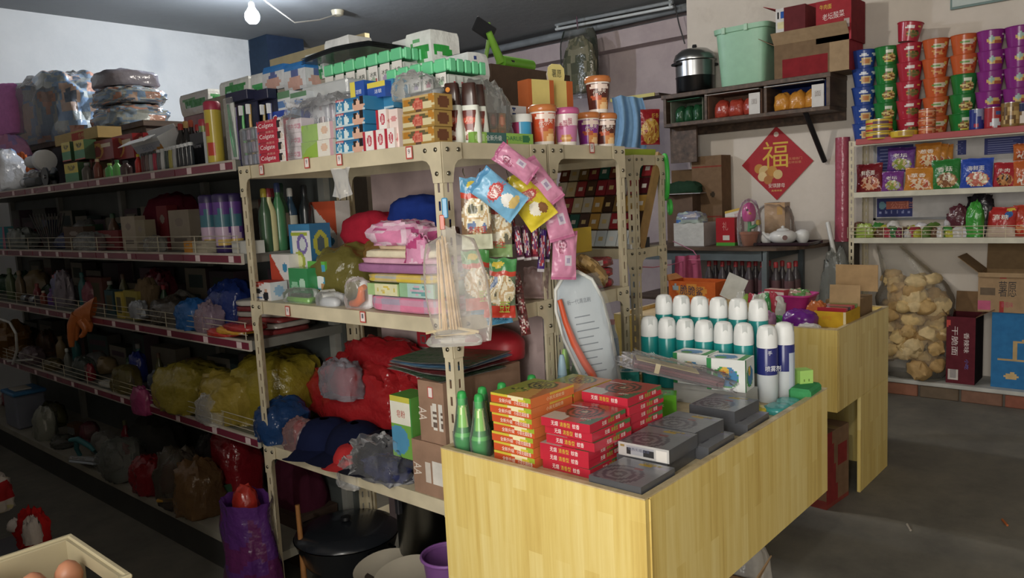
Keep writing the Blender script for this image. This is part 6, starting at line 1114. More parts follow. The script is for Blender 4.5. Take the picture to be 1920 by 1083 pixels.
for k in range(14): m.tube([(-.006, .03+k*.12, DZ[2]), (-.006, .03+k*.12, DZ[2]+.078)], .0022, 5, '#cfc0a0')
put('wire_fence', m, 'enamel', t)
o = put('floor_slab', MB().box(5.69, 6.055, -.4, 2.6, .085, .113, '#b9b8b0', .004), 'enamel'); o['kind'] = 'structure'; o.name = 'trim_2'
NB = thing('brick_plinth', 'low plinth of bricks under the noodle shelf slab', 'plinth', (5.70, 0, 0))
bm_ = None
for i in range(12):
    y = -.38+i*.25
    put('brick', MB().box(0, .12, .004, .24, 0, .084, ['#8a5240', '#7d5a48', '#6a5a48', '#93604a'][i % 4], .005), 'card', NB, (0, y, 0))
put('mortar', MB().box(.02, .12, -.4, 2.62, .0, .082, '#6f6a60'), 'card', NB)
# instant noodle tubs
_tub = {}
def tub(label, loc, col, kind, tilt=None):
    if col not in _tub:
        t = thing('noodle_tub', label, 'noodle tub', loc, R(-62), 'instant noodle tubs'); hh = .119
        fn = art(col, ('r', 0, .0, 1, .03, '#d8d0c0'), *kind)
        put('tub', MB().lathe([(.060+.02*i/12, hh*i/12) for i in range(13)], 40, [None]*12, fn=fn), 'gloss', t)
        put('lid', MB().lathe([(.0825, hh), (.084, hh+.003), (.082, hh+.006)], 32, col), 'gloss', t); _tub[col] = t
    else: t = dup(_tub[col], loc, R(-62), label)
    if tilt: t.rotation_euler = tilt
    return t
BLU = ('#2b4a9c', [('e', .5, .38, .09, .24, '#d8c08a'), ('e', .5, .36, .06, .15, '#c8804a'), ('e', .62, .78, .05, .08, '#e0e0e8'), ('e', .46, .74, .06, .07, '#dfe4ee')])
GRN = ('#1f7a34', [('n', .5, .4, .1, .26, ['#c8a858', '#8a5a30', '#d8c880', '#5a8a3a'], 14), ('e', .5, .75, .06, .07, '#dfe6d0'), ('r', .45, .2, .56, .28, '#d8c040')])
RED = ('#b8283c', [('n', .52, .4, .1, .2, ['#4a3a24', '#8a6a3a', '#5a6a34', '#c88a4a'], 13), ('e', .47, .74, .07, .07, '#e8e0dc'), ('e', .6, .8, .03, .06, '#d8b850')])
ORG = ('#cc5a2a', [('e', .5, .62, .1, .13, '#d8c8b0'), ('n', .5, .3, .1, .16, ['#b03a24', '#d89a5a', '#c8502c'], 12), ('e', .6, .75, .035, .1, '#d8c060'), ('e', .47, .62, .06, .07, '#6aa050')])
PUR = ('#8c2a86', [('e', .5, .5, .1, .2, '#d8b868'), ('e', .56, .4, .06, .1, '#b05a3a'), ('e', .63, .78, .02, .05, '#e8d8e0'), ('e', .46, .6, .03, .16, '#9ab8b0')])
cols = [('blue', 1620, [BLU]*5, 262), ('green', 1662, [GRN]*5, 0), ('red', 1704, [RED]*5, 0), ('orange', 1754, [ORG]*5, 0), ('green and orange', 1806, [GRN]*3+[ORG]*2, 0), ('purple', 1856, [PUR]*5, 0), ('right hand purple', 1908, [PUR]*5, 0)]
NX = 5.86
for nm, px, ks, _ in cols:
    for i, (c, kd) in enumerate(ks):
        z = DZ[0]+.0005+i*.1255; y = at_pxz(px, 2.0, X=NX)+rg.uniform(-.004, .004)
        tub(f'{ {BLU[0]: "blue", GRN[0]: "green", RED[0]: "red", ORG[0]: "orange", PUR[0]: "purple"}[c]} instant noodle tub, {ORD[len(ks)-1-i]} of the {nm} column', (NX, y, z), c, kd)
tub('red instant noodle tub tilted on top of the red column', (NX, at_pxz(1702, 2.4, X=NX), DZ[0]+.012+5*.1255), RED[0], RED[1], (R(0), R(8), R(-62)))
def tin(label, p, r, h, fn, rz=R(-65), grp=None): 
    t = thing('food_tin', label, 'tin', p, rz, grp); put('body', MB().lathe([(r*.96, 0), (r, .003)]+[(r, .003+(h-.006)*i/6) for i in range(1, 7)], 30, [None]*7, fn=fn), 'gloss', t); put('lid', MB().lathe([(r*.97, h-.003), (r*.97, h), (r*.9, h-.002)], 26, '#a8a8a4'), 'steel', t); return t
yt = art('#c83a34', ('r', 0, .55, 1, 1, '#d8b83a'), ('r', 0, 0, 1, .15, '#d8b83a'), ('e', .5, .45, .1, .3, '#6a4a5a'))
for i in range(3): tin('red and yellow flat fish tin, %s of three' % ORD[2-i], (5.76, at_pxz(1648, 1.8, X=5.76), DZ[0]+.0005+i*.046), .085, .045, yt, grp='flat fish tins')
tin('single yellow flat fish tin beside the stack', (5.75, at_pxz(1695, 1.8, X=5.75), DZ[0]+.0005), .085, .045, art('#d8b42a', ('r', .4, .3, .6, .8, '#b8903a')), grp='flat fish tins')
op = art('#c8582c', ('r', 0, .7, 1, .8, '#d8a080'), ('e', .5, .4, .12, .3, '#d88a5a'), ('e', .5, .4, .07, .2, '#b84a24'))
for i in range(3): tin('small orange tin, %s of three before the orange tubs' % ORD[2-i], (5.76, at_pxz(1738, 1.8, X=5.76), DZ[0]+.0005+i*.058), .052, .057, op, grp='small orange tins')
tin('blue drink can with silver bands on the noodle shelf', (5.76, at_pxz(1831, 1.8, X=5.76), DZ[0]+.0005), .042, .14, art('#22348c', ('d', 1, .5, .85, '#8a96b8'), ('e', .45, .3, .06, .12, '#b03048')))
tin('red and white drink can on the noodle shelf', (5.76, at_pxz(1862, 1.8, X=5.76), DZ[0]+.0005), .05, .14, art('#b02c34', ('e', .5, .3, .1, .2, '#c8ccd4'), ('e', .55, .75, .06, .1, '#3a5a9a')))
t = tin('gold glass preserve jar at the right of the cans', (5.76, at_pxz(1895, 1.8, X=5.76), DZ[0]+.0005), .055, .16, art('#8a6a34', ('n', .5, .5, .2, .4, ['#a8824a', '#6a4a24', '#c8a868'], 10)))
tin('navy and white preserve jar at the picture edge', (5.78, at_pxz(1922, 1.8, X=5.78), DZ[0]+.0005), .055, .15, art('#7a5a34', ('e', .45, .4, .1, .24, '#d8ccc0'), ('r', 0, .75, 1, 1, '#26305a')))
# notice board on the wall behind the shelf
zt, zb = at(1780, 262, X=6.05).z, at(1640, 410, X=6.05).z; y1, y0 = at_pxz(1641, 1.5, X=6.05), .3
t = thing('notice_board', 'white framed notice board with blue panels on the wall behind the shelf', 'notice board', (6.045, (y0+y1)/2, zb), FX); bw, bh = y1-y0, zt-zb
put('board', MB().box(-bw/2, bw/2, 0, .01, 0, bh, '#c9c6c4'), 'paper', t); put('frame', MB().box(-bw/2-.01, -bw/2+.008, -.006, .01, -.01, bh, '#b9bcc0').box(-bw/2-.01, bw/2, -.006, .01, -.012, .006, '#b9bcc0'), 'steel', t)
for a, b, c, e in [(1644, 1712, 262, 320), (1795, 1811, 262, 290), (1845, 1919, 255, 288)]:
    ya, yb = at_pxz(a, 1.6, X=6.04)-(y0+y1)/2, at_pxz(b, 1.6, X=6.04)-(y0+y1)/2; z0, z1 = at((a+b)/2, e, X=6.04).z-zb, min(bh-.01, at((a+b)/2, c, X=6.04).z-zb)
    put('blue_panel', MB().box(-ya, -yb, -.002, -.0005, z0, z1, '#3a4284'), 'paper', t)
    m = MB()
    for k in range(7): m.box(-ya+.02, -yb-.02-.02*(k % 3), -.003, -.0022, z0+(z1-z0)*(k+.3)/7.5, z0+(z1-z0)*(k+.65)/7.5, '#7a82b4')
    put('text_lines', m, 'print', t)
ya, yb = at_pxz(1644, 1.4, X=6.04)-(y0+y1)/2, at_pxz(1711, 1.4, X=6.04)-(y0+y1)/2; z0, z1 = .012, at(1678, 371, X=6.04).z-zb
pn = put('blue_panel', MB().face((-ya, -.0015, z0), (ya-yb, 0, 0), (0, 0, z1-z0), art('#333a78', ('e', .16, .62, .1, .2, '#6a98a8'), ('r', .28, .4, .9, .85, '#b8604e'), *[('e', .1+.16*i, .25, .03, .08, '#8a92c0') for i in range(6)]), .008), 'paper', t); txt(t, '公示栏', .15, .05, '#d88a70', (-(ya+yb)/2+.05, -.003, z0+(z1-z0)*.62))
# noodle and snack bags on the second shelf
def nbag(label, a, b, pt, pb, X, c, pic, word=None, wc='#f0ece0', seed=0, tilt=8, grp='noodle bags'):
    z0 = at((a+b)/2, pb, X=X).z; (w, _, h), p = fit(a, b, pt, X, z0, .05)
    t = thing('noodle_bag', label, 'noodle bag', p, 0, grp, (R(-tilt), R(2*((seed % 3)-1)), FX)); put('pouch', MB().pouch(w, h, .06, pic, c, seed, 26, 26), 'poly', t)
    if word: txt(t, word, w*.5, h*.16, wc, (0, -.033, h*.66))
    return t
mk = lambda c, e, f: art(c, ('n', .55, .3, .36, .24, e, 7), ('r', .0, .9, 1, 1, f), ('r', 0, 0, 1, .07, f))
z2 = DZ[1]+.001
nb = [('dark red spicy noodle bag at the left end of the shelf', 1603, 1653, 306, 361, 5.75, '#7a1c24', ['#b85a34', '#d8a888', '#8a2a24'], '鲜虾面'), ('purple and cream noodle bag, lower one', 1650, 1692, 321, 360, 5.745, '#7a3a8a', ['#b0a8b8', '#8a9a3a', '#c8a878'], '老坛'), ('orange noodle bag, lower one', 1692, 1748, 314, 359, 5.745, '#c8802a', ['#b84a2c', '#e0c8a8', '#c8702c'], '葱香'),
 ('green noodle bag with yellow chevrons', 1744, 1800, 298, 356, 5.75, '#2a7a34', ['#c8a070', '#8a5a3a', '#d8d0b0'], '香菇'), ('bright blue noodle bag with a bowl picture', 1797, 1860, 296, 354, 5.74, '#2a4ab0', ['#d8c8a0', '#c86a5a', '#e0d8c0'], '海鲜面'), ('red noodle bag right of the blue one', 1858, 1902, 304, 352, 5.75, '#b02a34', ['#8a4a2a', '#c88a50', '#3a2a24'], '牛肉'), ('orange and white noodle bag at the picture edge', 1898, 1935, 300, 351, 5.74, '#c8602c', ['#e0d0c0', '#c85a34'], None)]
for i, (l, a, b, pt, pb, X, c, e, wd_) in enumerate(nb): nbag(l, a, b, pt, pb, X, c, mk(c, e, c), wd_, seed=i)
nbag('purple and cream noodle bag, upper one', 1660, 1713, 276, 322, 5.80, '#5f2f80', mk('#6a3a88', ['#b8b0bc', '#8a9a3a', '#c8b088'], '#4a2a70'), '老坛', seed=8, tilt=4)
for i in range(3): nbag('orange noodle bag, %s of the upper row' % ['first', 'second', 'third'][i], 1713+i*16, 1763+i*12, 268+i*2, 315, 5.82+.03*i, '#c87a28', mk('#cc8430', ['#b04a2c', '#e0c8a0', '#c86a2c'], '#c07428'), '葱香' if i == 0 else None, seed=10+i, tilt=3)
nbag('orange chip bag lying high at the right edge', 1898, 1935, 268, 300, 5.82, '#c8622c', mk('#cc6a30', ['#e0d0c0', '#b84a2a'], '#b8582a'), None, seed=15, tilt=5)
carton('shelf_carton', 'low white carton supporting the upper row of noodle bags', 'box', (.95, .14, at(1700, 318, X=5.9).z-z2-.004), '#b8b4ae', (5.90, at_pxz(1740, 1.5, X=5.9), z2), FX, 'card')
# sweets on the third shelf
z3 = DZ[2]+.001; sc = ['#3f8a3a', '#8a2a30', '#c8c4c0', '#5a7a34', '#a0303a', '#6a4a34', '#b8b43a', '#2f6a34', '#d0ccd0', '#7a2a44']
for i in range(34):
    px = 1612+(i % 17)*12.6+rg.uniform(-3, 3); X = 5.78+.07*(i//17); zz = z3+.034*(i//17)*rg.random()+(.0)
    o = put('wrapped_sweet', MB().blob(.095, .05, .05+.03*rg.random(), sc[rg.randrange(10)], i, .2, 3, 14, .8, .4, .2), 'poly', None, (X, at_pxz(px, z3, X=X), zz), rg.uniform(-2, 2)); tag(o, 'small wrapped jelly sweet, %s in the %s row behind the wire' % (['first', 'second', 'third', 'fourth', 'fifth', 'sixth', 'seventh', 'eighth', 'ninth', 'tenth', 'eleventh', 'twelfth', 'thirteenth', 'fourteenth', 'fifteenth', 'sixteenth', 'seventeenth'][i % 17], ['front', 'rear'][i//17]), 'sweet', 'jelly sweets')
bag('light green wrapped sweet pile end at the left of the wire tray', (5.74, at_pxz(1622, z3, X=5.74), z3), (.12, .06, .1), 140, 'poly', '#9ab04a', FX); bag('green plush shaped jelly bag beside the red packs', (5.78, at_pxz(1828, z3, X=5.78), z3), (.1, .08, .22), 141, 'poly', '#3a9a34', FX); bag('black crisp bag behind the green jelly bag', (5.85, at_pxz(1838, z3, X=5.85), z3), (.16, .1, .28), 142, 'poly', '#1f1c22', FX); bag('dark wrapped triangular pack on the sweets', (5.86, at_pxz(1797, z3, X=5.86), z3+.04), (.14, .08, .16), 143, 'poly', '#5a2a34', FX)
nbag('red sweet bag with a blue swirl on the third shelf', 1846, 1902, 388, 446, 5.77, '#b82a28', art('#b82c2a', ('r', 0, 0, 1, .35, '#c8b0a0'), ('e', .75, .75, .14, .12, '#3a6ab0'), ('e', .8, .92, .15, .06, '#d8b83a')), '喜糖', seed=20, grp='red sweet bags'); nbag('red and orange sweet bag at the picture edge', 1898, 1940, 384, 444, 5.79, '#b83a24', art('#b83a24', ('n', .5, .3, .4, .2, ['#d88a5a', '#c83a2a'], 6)), None, seed=21, grp='red sweet bags')

# ================================================================== floor goods below the shelf
zs = .1135
t = thing('snack_sack', 'big clear plastic sack full of puffed rice crackers', 'sack', (5.83, at_pxz(1712, .4, X=5.83), zs), FX)
rr = random.Random(8)
for k in range(70):
    a = rr.random()*6.283; q = .17*math.sqrt(rr.random()); z = .04+rr.random()*.62
    if k < 46: a = -math.pi/2+rr.uniform(-1.4, 1.4); q = .165
    q *= (1.0 if z < .5 else .8); r = rr.uniform(.06, .085)
    put('rice_cracker', MB().blob(r*2, r*1.6, r*1.2, ['#d8b87a', '#c8a468', '#dcc08a', '#b8945c'][k % 4], k % 9, .3, 3.2, 16, .8, .6, .2), 'food', t, (q*1.05*math.cos(a), q*.62*math.sin(a), z), (rr.uniform(-.6, .6), rr.uniform(-.6, .6), rr.random()*6))
def SK(u, v):
    a = 2*math.pi*u; k = 1+.1*noise.noise(Vector((math.cos(a)*2, math.sin(a)*2, v*4)))+.07*abs(noise.noise(Vector((math.cos(a)*5, math.sin(a)*5, v*6))))
    r = .235*k*min(1, .75+v*3)*(1 if v < .6 else max(.28, 1-1.9*(v-.6)**1.15)); off = -.16*max(0, v-.72)/.28 if v > .72 else 0
    return Vector((r*math.cos(a)+off, r*.58*math.sin(a), .92*v))
put('sack_film', MB().grid(SK, 44, 30, '#e0dcd0', True, True), 'film_9', t)
put('sack_base', MB().lathe([(.18, .0), (.18, .002)], 24, '#c8bfa8').xf(Matrix.Diagonal((1, .58, 1, 1))), 'film_40', t)
def bigcarton(label, a, b, pt, pb, X, d, col, flaps=(), texts=(), fz='card', grp=None, cell=.012, Zb=None, **pa):
    z0 = at((a+b)/2, pb, X=X).z if pb else (zs if Zb is None else Zb); (w, _, h), p = fit(a, b, pt, X, z0, d); p.z = z0
    t = thing('open_carton', label, 'carton', p, FX, grp); m = MB(); th = .004
    put('body', MB().pbox(w, d, h, col, cell, **pa) if not flaps else hollow(w, d, h, col, cell, pa), fz, t)
    for s_, tw, thh, c, x, y, tl in texts: txt(t, s_, w*tw, h*thh, c, (w*x, -d/2-.001, h*y), tilt=R(tl))
    for kd, L_, ang, c in flaps:
        ww = w if kd in 'fk' else d; f = MB().box(-ww/2, ww/2, -.002, .002, 0, L_, c)
        M_ = {'f': Matrix.Translation((0, -d/2, h)) @ Matrix.Rotation(R(ang), 4, 'X'), 'k': Matrix.Translation((0, d/2, h)) @ Matrix.Rotation(R(-ang), 4, 'X'), 'l': Matrix.Translation((-w/2, 0, h)) @ Matrix.Rotation(R(90), 4, 'Z') @ Matrix.Rotation(R(-ang), 4, 'X'), 'r': Matrix.Translation((w/2, 0, h)) @ Matrix.Rotation(R(90), 4, 'Z') @ Matrix.Rotation(R(ang), 4, 'X')}[kd]
        put('flap', f.xf(M_), fz, t)
    return t
def hollow(w, d, h, col, cell, pa):
    m = MB(); a, b = w/2, d/2; e = .004
    m.face((-a, -b, 0), (w, 0, 0), (0, 0, h), pa.get('f', col), cell).face((a, b, 0), (-w, 0, 0), (0, 0, h), col, cell).face((-a, b, 0), (0, -d, 0), (0, 0, h), pa.get('l', col), cell).face((a, -b, 0), (0, d, 0), (0, 0, h), pa.get('r', col), cell)
    m.face((a-e, -b+e, .004), (-w+2*e, 0, 0), (0, 0, h-.004), col).face((-a+e, b-e, .004), (w-2*e, 0, 0), (0, 0, h-.004), col).face((-a+e, -b+e, .004), (0, d-2*e, 0), (0, 0, h-.004), col).face((a-e, b-e, .004), (0, -d+2*e, 0), (0, 0, h-.004), col)
    m.face((-a+e, -b+e, .004), (w-2*e, 0, 0), (0, d-2*e, 0), col).face((-a, b, 0), (w, 0, 0), (0, -d, 0), col)
    for q in ((-a, -b, w, e), (-a, b-e, w, e)): m.face((q[0], q[1], h), (q[2], 0, 0), (0, q[3], 0), col)
    for q in ((-a, -b+e, e, d-2*e), (a-e, -b+e, e, d-2*e)): m.face((q[0], q[1], h), (q[2], 0, 0), (0, q[3], 0), col)
    return m
bigcarton('maroon carton with white vertical lettering and open flaps on the slab', 1773, 1827, 594, None, 5.74, .26, '#5c1e26', [('k', .14, 10, '#8a6a4a'), ('l', .12, 30, '#8a6a4a'), ('r', .12, 60, '#6a4a38')], [('干脆面', 1.15, .085, '#d8ccc8', -.2, .64, -90), ('香辣味', .8, .07, '#d8ccc8', .2, .62, -90), ('小吃', .4, .05, '#5a6ab8', .22, .3, -90)], f=art('#62202a', ('e', 0.02, .9, .12, .06, '#c84a44'), ('r', .1, .06, .42, .22, '#c8c0b8'), ('r', .14, .08, .38, .2, '#9a9490')), r='#241a1c')
z0 = bigcarton('blue carton with tan drawing standing on the slab at the right', 1857, 1990, 588, None, 5.76, .26, '#2a6aa0', [], [], f=art('#2c70a8', ('e', .2, .8, .1, .08, '#b89a68'), ('r', .15, .6, .75, .68, '#b89a68'), ('d', -.6, 1.2, .52, '#2c70a8'), ('r', .3, .4, .38, .64, '#b89a68'), ('r', .5, .42, .56, .62, '#b89a68'), ('r', .1, .36, .9, .4, '#b89a68'), ('e', .3, .16, .1, .05, '#c8a870')))
bigcarton('tan cardboard carton with handwriting and open flaps on the blue one', 1833, 1945, 512, 586, 5.75, .27, '#9a7c58', [('l', .16, 50, '#8a6f4e'), ('k', .2, 8, '#7a6244'), ('f', .03, 150, '#a08460')], [('薯愿', .3, .4, '#3a3430', .0, .6, 0), ('蕃茄味', .2, .14, '#b8485a', .0, .2, 0)], f=art('#a08260', ('r', .05, .45, .28, .6, '#6a5a48'), ('r', 0, .05, .24, .28, '#c05a7a'), ('r', .38, .02, .44, .3, '#a83a34'), ('r', .38, .85, .48, 1, '#b85048')))
bag('grey clear plastic bundle leaning left of the shelf post', (5.55, at_pxz(1568, .7, X=5.55), 0), (.24, .2, 1.02), 151, 'film_40', '#9a9c96', FX, .12, .15, n=30)
o = put('pink_film_roll', MB().tube([(0, 0, 0), (.0, .0, .75)], [.055, .05], 16, '#a8485c'), 'poly', None, (5.84, at_pxz(1580, 1.3, X=5.84), at(1580, 452, X=5.84).z), (0, 0, 0)); tag(o, 'upright roll of pink plastic film by the shelf post', 'film roll'); zr_ = o.location.z
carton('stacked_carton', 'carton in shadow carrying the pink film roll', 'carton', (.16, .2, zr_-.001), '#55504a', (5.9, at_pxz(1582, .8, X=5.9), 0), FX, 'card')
o = put('white_tube', MB().tube([at(1552, 417, X=5.75), at(1563, 470, X=5.68), at(1600, 640, X=5.45)], .016, 12, '#d0d0cc'), 'satin'); tag(o, 'white plastic tube leaning at the table end', 'tube')
# ================================================================== wooden wall shelf with pot and cartons
SX = 5.70; sy1, sy0 = at_pxz(1243, 2.27, X=SX), at_pxz(1556, 2.27, X=SX)
t = thing('wooden_wall_shelf', 'brown wooden wall shelf with a steamer pot and green tub on top', 'shelf', (SX, (sy0+sy1)/2, 0), FX); L_ = sy1-sy0; bx0 = -L_/2; ZT, ZB = 2.27, at(1400, 215, X=SX).z
put('top_board', MB().box(bx0-.02, L_/2+.005, 0, .355, ZT-.035, ZT, '#5a4636', .003), M_DW, t); put('bottom_board', MB().box(bx0, L_/2, 0, .355, ZB-.03, ZB, '#5a4636', .003), M_DW, t)
put('end_board', MB().box(L_/2-.025, L_/2, 0, .355, ZB-.0, ZT-.035, '#6a5442'), M_DW, t); put('end_board', MB().box(bx0, bx0+.025, 0, .355, ZB, ZT-.035, '#5a4636'), M_DW, t)
for px in (1322, 1434): x = (sy0+sy1)/2-at_pxz(px, 2.15, X=SX); put('divider', MB().box(x-.01, x+.01, .01, .35, ZB, ZT-.035, '#5a4636'), M_DW, t)
put('back_board', MB().box(bx0, L_/2, .345, .355, ZB, ZT-.035, '#43342a'), M_DW, t); put('lower_board', MB().box(bx0, bx0+.24, .1, .125, ZB-.32, ZB-.03, '#4a3a2e'), M_DW, t); put('skirt', MB().box(bx0, L_/2, .33, .35, ZB-.09, ZB-.03, '#4a3a2e'), M_DW, t)
a, b = at(1508, 206, X=SX+.02), at(1546, 302, X=6.03); o = put('strut', MB().tube([a, b], .02, 8, '#1c1c1e'), 'satin'); o.parent = t; o.matrix_parent_inverse = Matrix.Translation(t.location).inverted() if False else (Matrix.Translation(t.location) @ Matrix.Rotation(FX, 4, 'Z')).inverted()
p = Vector((5.88, at_pxz(1304, ZT, X=5.88), ZT+.0005)); t = thing('steamer_pot', 'aluminium steamer pot with domed lid on the wall shelf', 'pot', p, R(-30)); t.scale = (1, 1, 1.25)
put('base_pot', MB().lathe([(.14, 0), (.152, .012), (.155, .1), (.16, .105)], 40, '#55565a'), 'steel', t); put('steamer_tier', MB().lathe([(.155, .106), (.157, .2), (.166, .206)], 40, '#a8aaac'), 'steel', t); put('lid', MB().lathe([(.17, .207), (.172, .214), (.155, .25), (.11, .278), (.03, .288)], 40, '#b0b2b2'), 'steel', t); put('knob', MB().lathe([(.012, .288), (.02, .298), (.016, .312)], 14, '#26262a'), 'satin', t)
for s_ in (-1, 1): put('handle', MB().tube([(s_*.15, -.045, .185), (s_*.19, -.035, .185), (s_*.19, .035, .185), (s_*.15, .045, .185)], .009, 8, '#202022'), 'satin', t)
y1, y0 = at_pxz(1347, ZT, X=5.74), at_pxz(1431, ZT, X=5.74); t = thing('storage_tub', 'translucent pale green storage tub without lid on the wall shelf', 'tub', (5.88, (y1+y0)/2, ZT+.0005), FX); w, h = y1-y0, at(1395, 47, X=5.74).z-ZT
def TB(k, z0_, z1_, inset=0):
    m = MB(); n = 36; sec = lambda s_, z: [((w/2*s_-inset)*math.copysign(abs(math.cos(q))**.35, math.cos(q)), (.13*s_-inset)*math.copysign(abs(math.sin(q))**.35, math.sin(q)), z) for q in [2*math.pi*i/n for i in range(n)]]
    return sec, n
sec, n = TB(0, 0, h); ss = [sec(.98, 0), sec(1.0, .02), sec(1.16, h-.04), sec(1.24, h-.035), sec(1.26, h), sec(1.2, h), sec(1.12, h-.03), sec(.96, .02)]
m = MB(); m.add([v for s_ in ss for v in s_], [(j*n+i, j*n+(i+1) % n, j*n+n+(i+1) % n, j*n+n+i) for j in range(len(ss)-1) for i in range(n)]+[tuple(range(n-1, -1, -1))], '#8fc0a0', True); put('tub', m, 'satin', t)
for x in (-.12, .06): put('rim_clip', MB().box(x-.015, x+.015, -.172, -.16, h-.045, h+.004, '#a8d0b4', .003), 'satin', t)
def kcart(label, a, b, pt, pb, X, d, col, fl=(), tx=(), **pa): return bigcarton(label, a, b, pt, pb, X, d, col, fl, tx, 'card', None, .012, **pa)
rk = art('#a83038', ('r', 0, 0, 1, .2, '#b8404a'), ('e', .3, .3, .5, .1, '#c8862c'), ('e', .62, .27, .3, .06, '#5a3424'), ('r', .82, .28, .97, .5, '#b8a8a0'))
k1 = kcart('open cardboard tray of red noodle packs on the wall shelf', 1452, 1592, 74, None, 5.72, .3, '#8a7258', [('f', .1, 40, '#a48a68'), ('l', .14, 60, '#8a7258')], f=art('#7a6248', ('r', .12, .0, .72, .55, '#8a2228'), ('r', .74, 0, 1, 1, '#a48a68')), r='#a83440', Zb=ZT+.0005) 
for i in range(5): bag('red noodle packet, %s in the open cardboard tray' % ['first', 'second', 'third', 'fourth', 'fifth'][i], (5.86, at_pxz(1475+i*24, ZT, X=5.86), ZT+.006), (.11, .2, .17), 160+i, 'poly', ['#a82430', '#98202a', '#b03038', '#a02834', '#8f1f2a'][i], FX, .08, .05, 'noodle_packet', 'packet', n=20)
zt2 = ZT+.245
kcart('red carton with white lettering on top of the cardboard tray', 1530, 1596, -2, 78, 5.72, .3, '#a82f38', (), [('老坛酸菜', .62, .16, '#e0ccc8', .0, .62, 4), ('牛肉面', .34, .12, '#d8b83a', -.22, .85, 0)], f=rk, r='#8a2830', l=art('#d8d4d0', ('r', .2, .3, .8, .36, '#8a8078'), ('r', .2, .6, .8, .68, '#8a8078'), ('e', .5, .46, .3, .06, '#a89a88')))
kcart('white sided open carton with a lifted red flap beside the red one', 1455, 1510, 12, 86, 5.74, .3, '#8a3034', [('k', .16, 20, '#a83038'), ('l', .1, 70, '#a83038')], f=art('#6a2a2e', ('r', 0, 0, .3, 1, '#d4d2d0'), ('r', .04, .75, .13, .9, '#202020'), ('r', .16, .75, .26, .9, '#2a5ab0'), ('r', .05, .5, .25, .66, '#d8cfa0'), ('r', .05, .2, .25, .24, '#a89a84')))
def incomp(label, a, b, pt, X, d, col, fn, inner): 
    (w, _, h), p = fit(a, b, pt, X, ZB+.0005, d); t = thing('open_carton', label, 'carton', p, FX); m = hollow(w, d, h, col, .02, {}); put('body', m.xf(Matrix.Translation((0, 0, h/2)) @ Matrix.Rotation(R(90), 4, 'X') @ Matrix.Diagonal((1, h/d, d/h, 1)) @ Matrix.Translation((0, 0, -h/2))), 'card', t)
    put('top_flap', MB().box(-w/2, w/2, -d/2-.05, -d/2, h-.006, h-.002, fn), 'card', t); return p, w, h
for i, (l, a, b, pt, c, fc, ic, il) in enumerate([('dark green carton in the left compartment', 1258, 1318, 186, '#8a9080', '#3a6a50', '#1f5030', 'dark green pack inside the left compartment carton'), ('brown carton with red packs in the middle compartment', 1328, 1428, 172, '#8a6a58', '#b8b4b0', '#a83a2a', 'red pack inside the middle compartment carton'), ('blue and white carton with yellow packs in the right compartment', 1438, 1548, 156, '#2a3a78', '#c8ccd0', '#c8842a', 'yellow pack inside the right compartment carton')]):
    p, w, h = incomp(l, a, b, pt, 5.725, .28, c, fc, 0)
    for k in range(3): bag(il+', '+['left', 'middle', 'right'][k], (5.79, p.y+(1-k)*w*.27, ZB+.006), (w*.3, .12, h*.7), 170+i*3+k, 'poly', ic, FX, .15, .15, 'snack_packet', 'packet', n=20)
    if i: txt(bpy.data.objects[COL.objects[-1].name] if False else carton('carton_end', ['', 'white printed end flap of the brown carton', 'white printed end flap of the blue carton'][i], 'flap', (w*.2, .004, h*.85), '#cfccc8', (5.718, p.y-w*.38, ZB+.0005), FX, 'paper'), '面', w*.1, h*.2, '#8a7f78', (0, -.003, h*.5))
# stuff left of the wall shelf
t = thing('yellow_rail', 'yellow edged rail board left of the wall shelf', 'board', (5.75, at_pxz(1190, 2.2, X=5.75), at(1190, 180, X=5.75).z), FX); put('board', MB().box(-.24, .24, 0, .2, -.02, .0, '#5a5040'), M_DW, t); put('yellow_edge', MB().box(-.24, .2, -.006, 0, -.022, .006, '#b8aa3a'), 'satin', t)
Y_ = 2.45
p = at(1176, 226, X=5.62); o = put('blue_sheet', MB().grid(lambda u, v: Vector(((u-.5)*.2*(1-.15*v)+.02*math.sin(v*3), .025*math.sin(u*16)*(1-.3*v), (v-.5)*.28-.03*abs(u-.3))), 30, 14, '#7fa8cc').grid(lambda u, v: Vector(((.5-u)*.2*(1-.15*v)+.02*math.sin(v*3), .025*math.sin((1-u)*16)*(1-.3*v)+.002, (v-.5)*.28-.03*abs(.7-u))), 30, 14, '#7fa8cc'), 'cloth', None, p, R(-55)); o.scale = (1.5, 1.5, 1.5); tag(o, 'pale blue plastic sheet hanging behind the drink cups', 'sheet')
hang('snack_bag', 'red and gold crisp bag hanging right of the blue sheet', 1219, 238, 3.41, .165, .29, .06, 1, art('#a02028', ('n', .5, .38, .5, .36, ['#c89a3a', '#b87a2c', '#d8b050', '#a0402a'], 6), ('e', .5, .7, .08, .05, '#d8b88a')), [('虾条', .06, .04, '#d8a040', .035, .09, 0)])
carton('flat_carton', 'yellow and green flat carton on the narrow rack top', 'box', (.26, .06, .03), '#a8b83a', (3.06, 1.93, 1.6605), R(-4), 'paper', .02, [], None, f=art('#9ab030', ('r', 0, .6, 1, 1, '#c8c03a')))
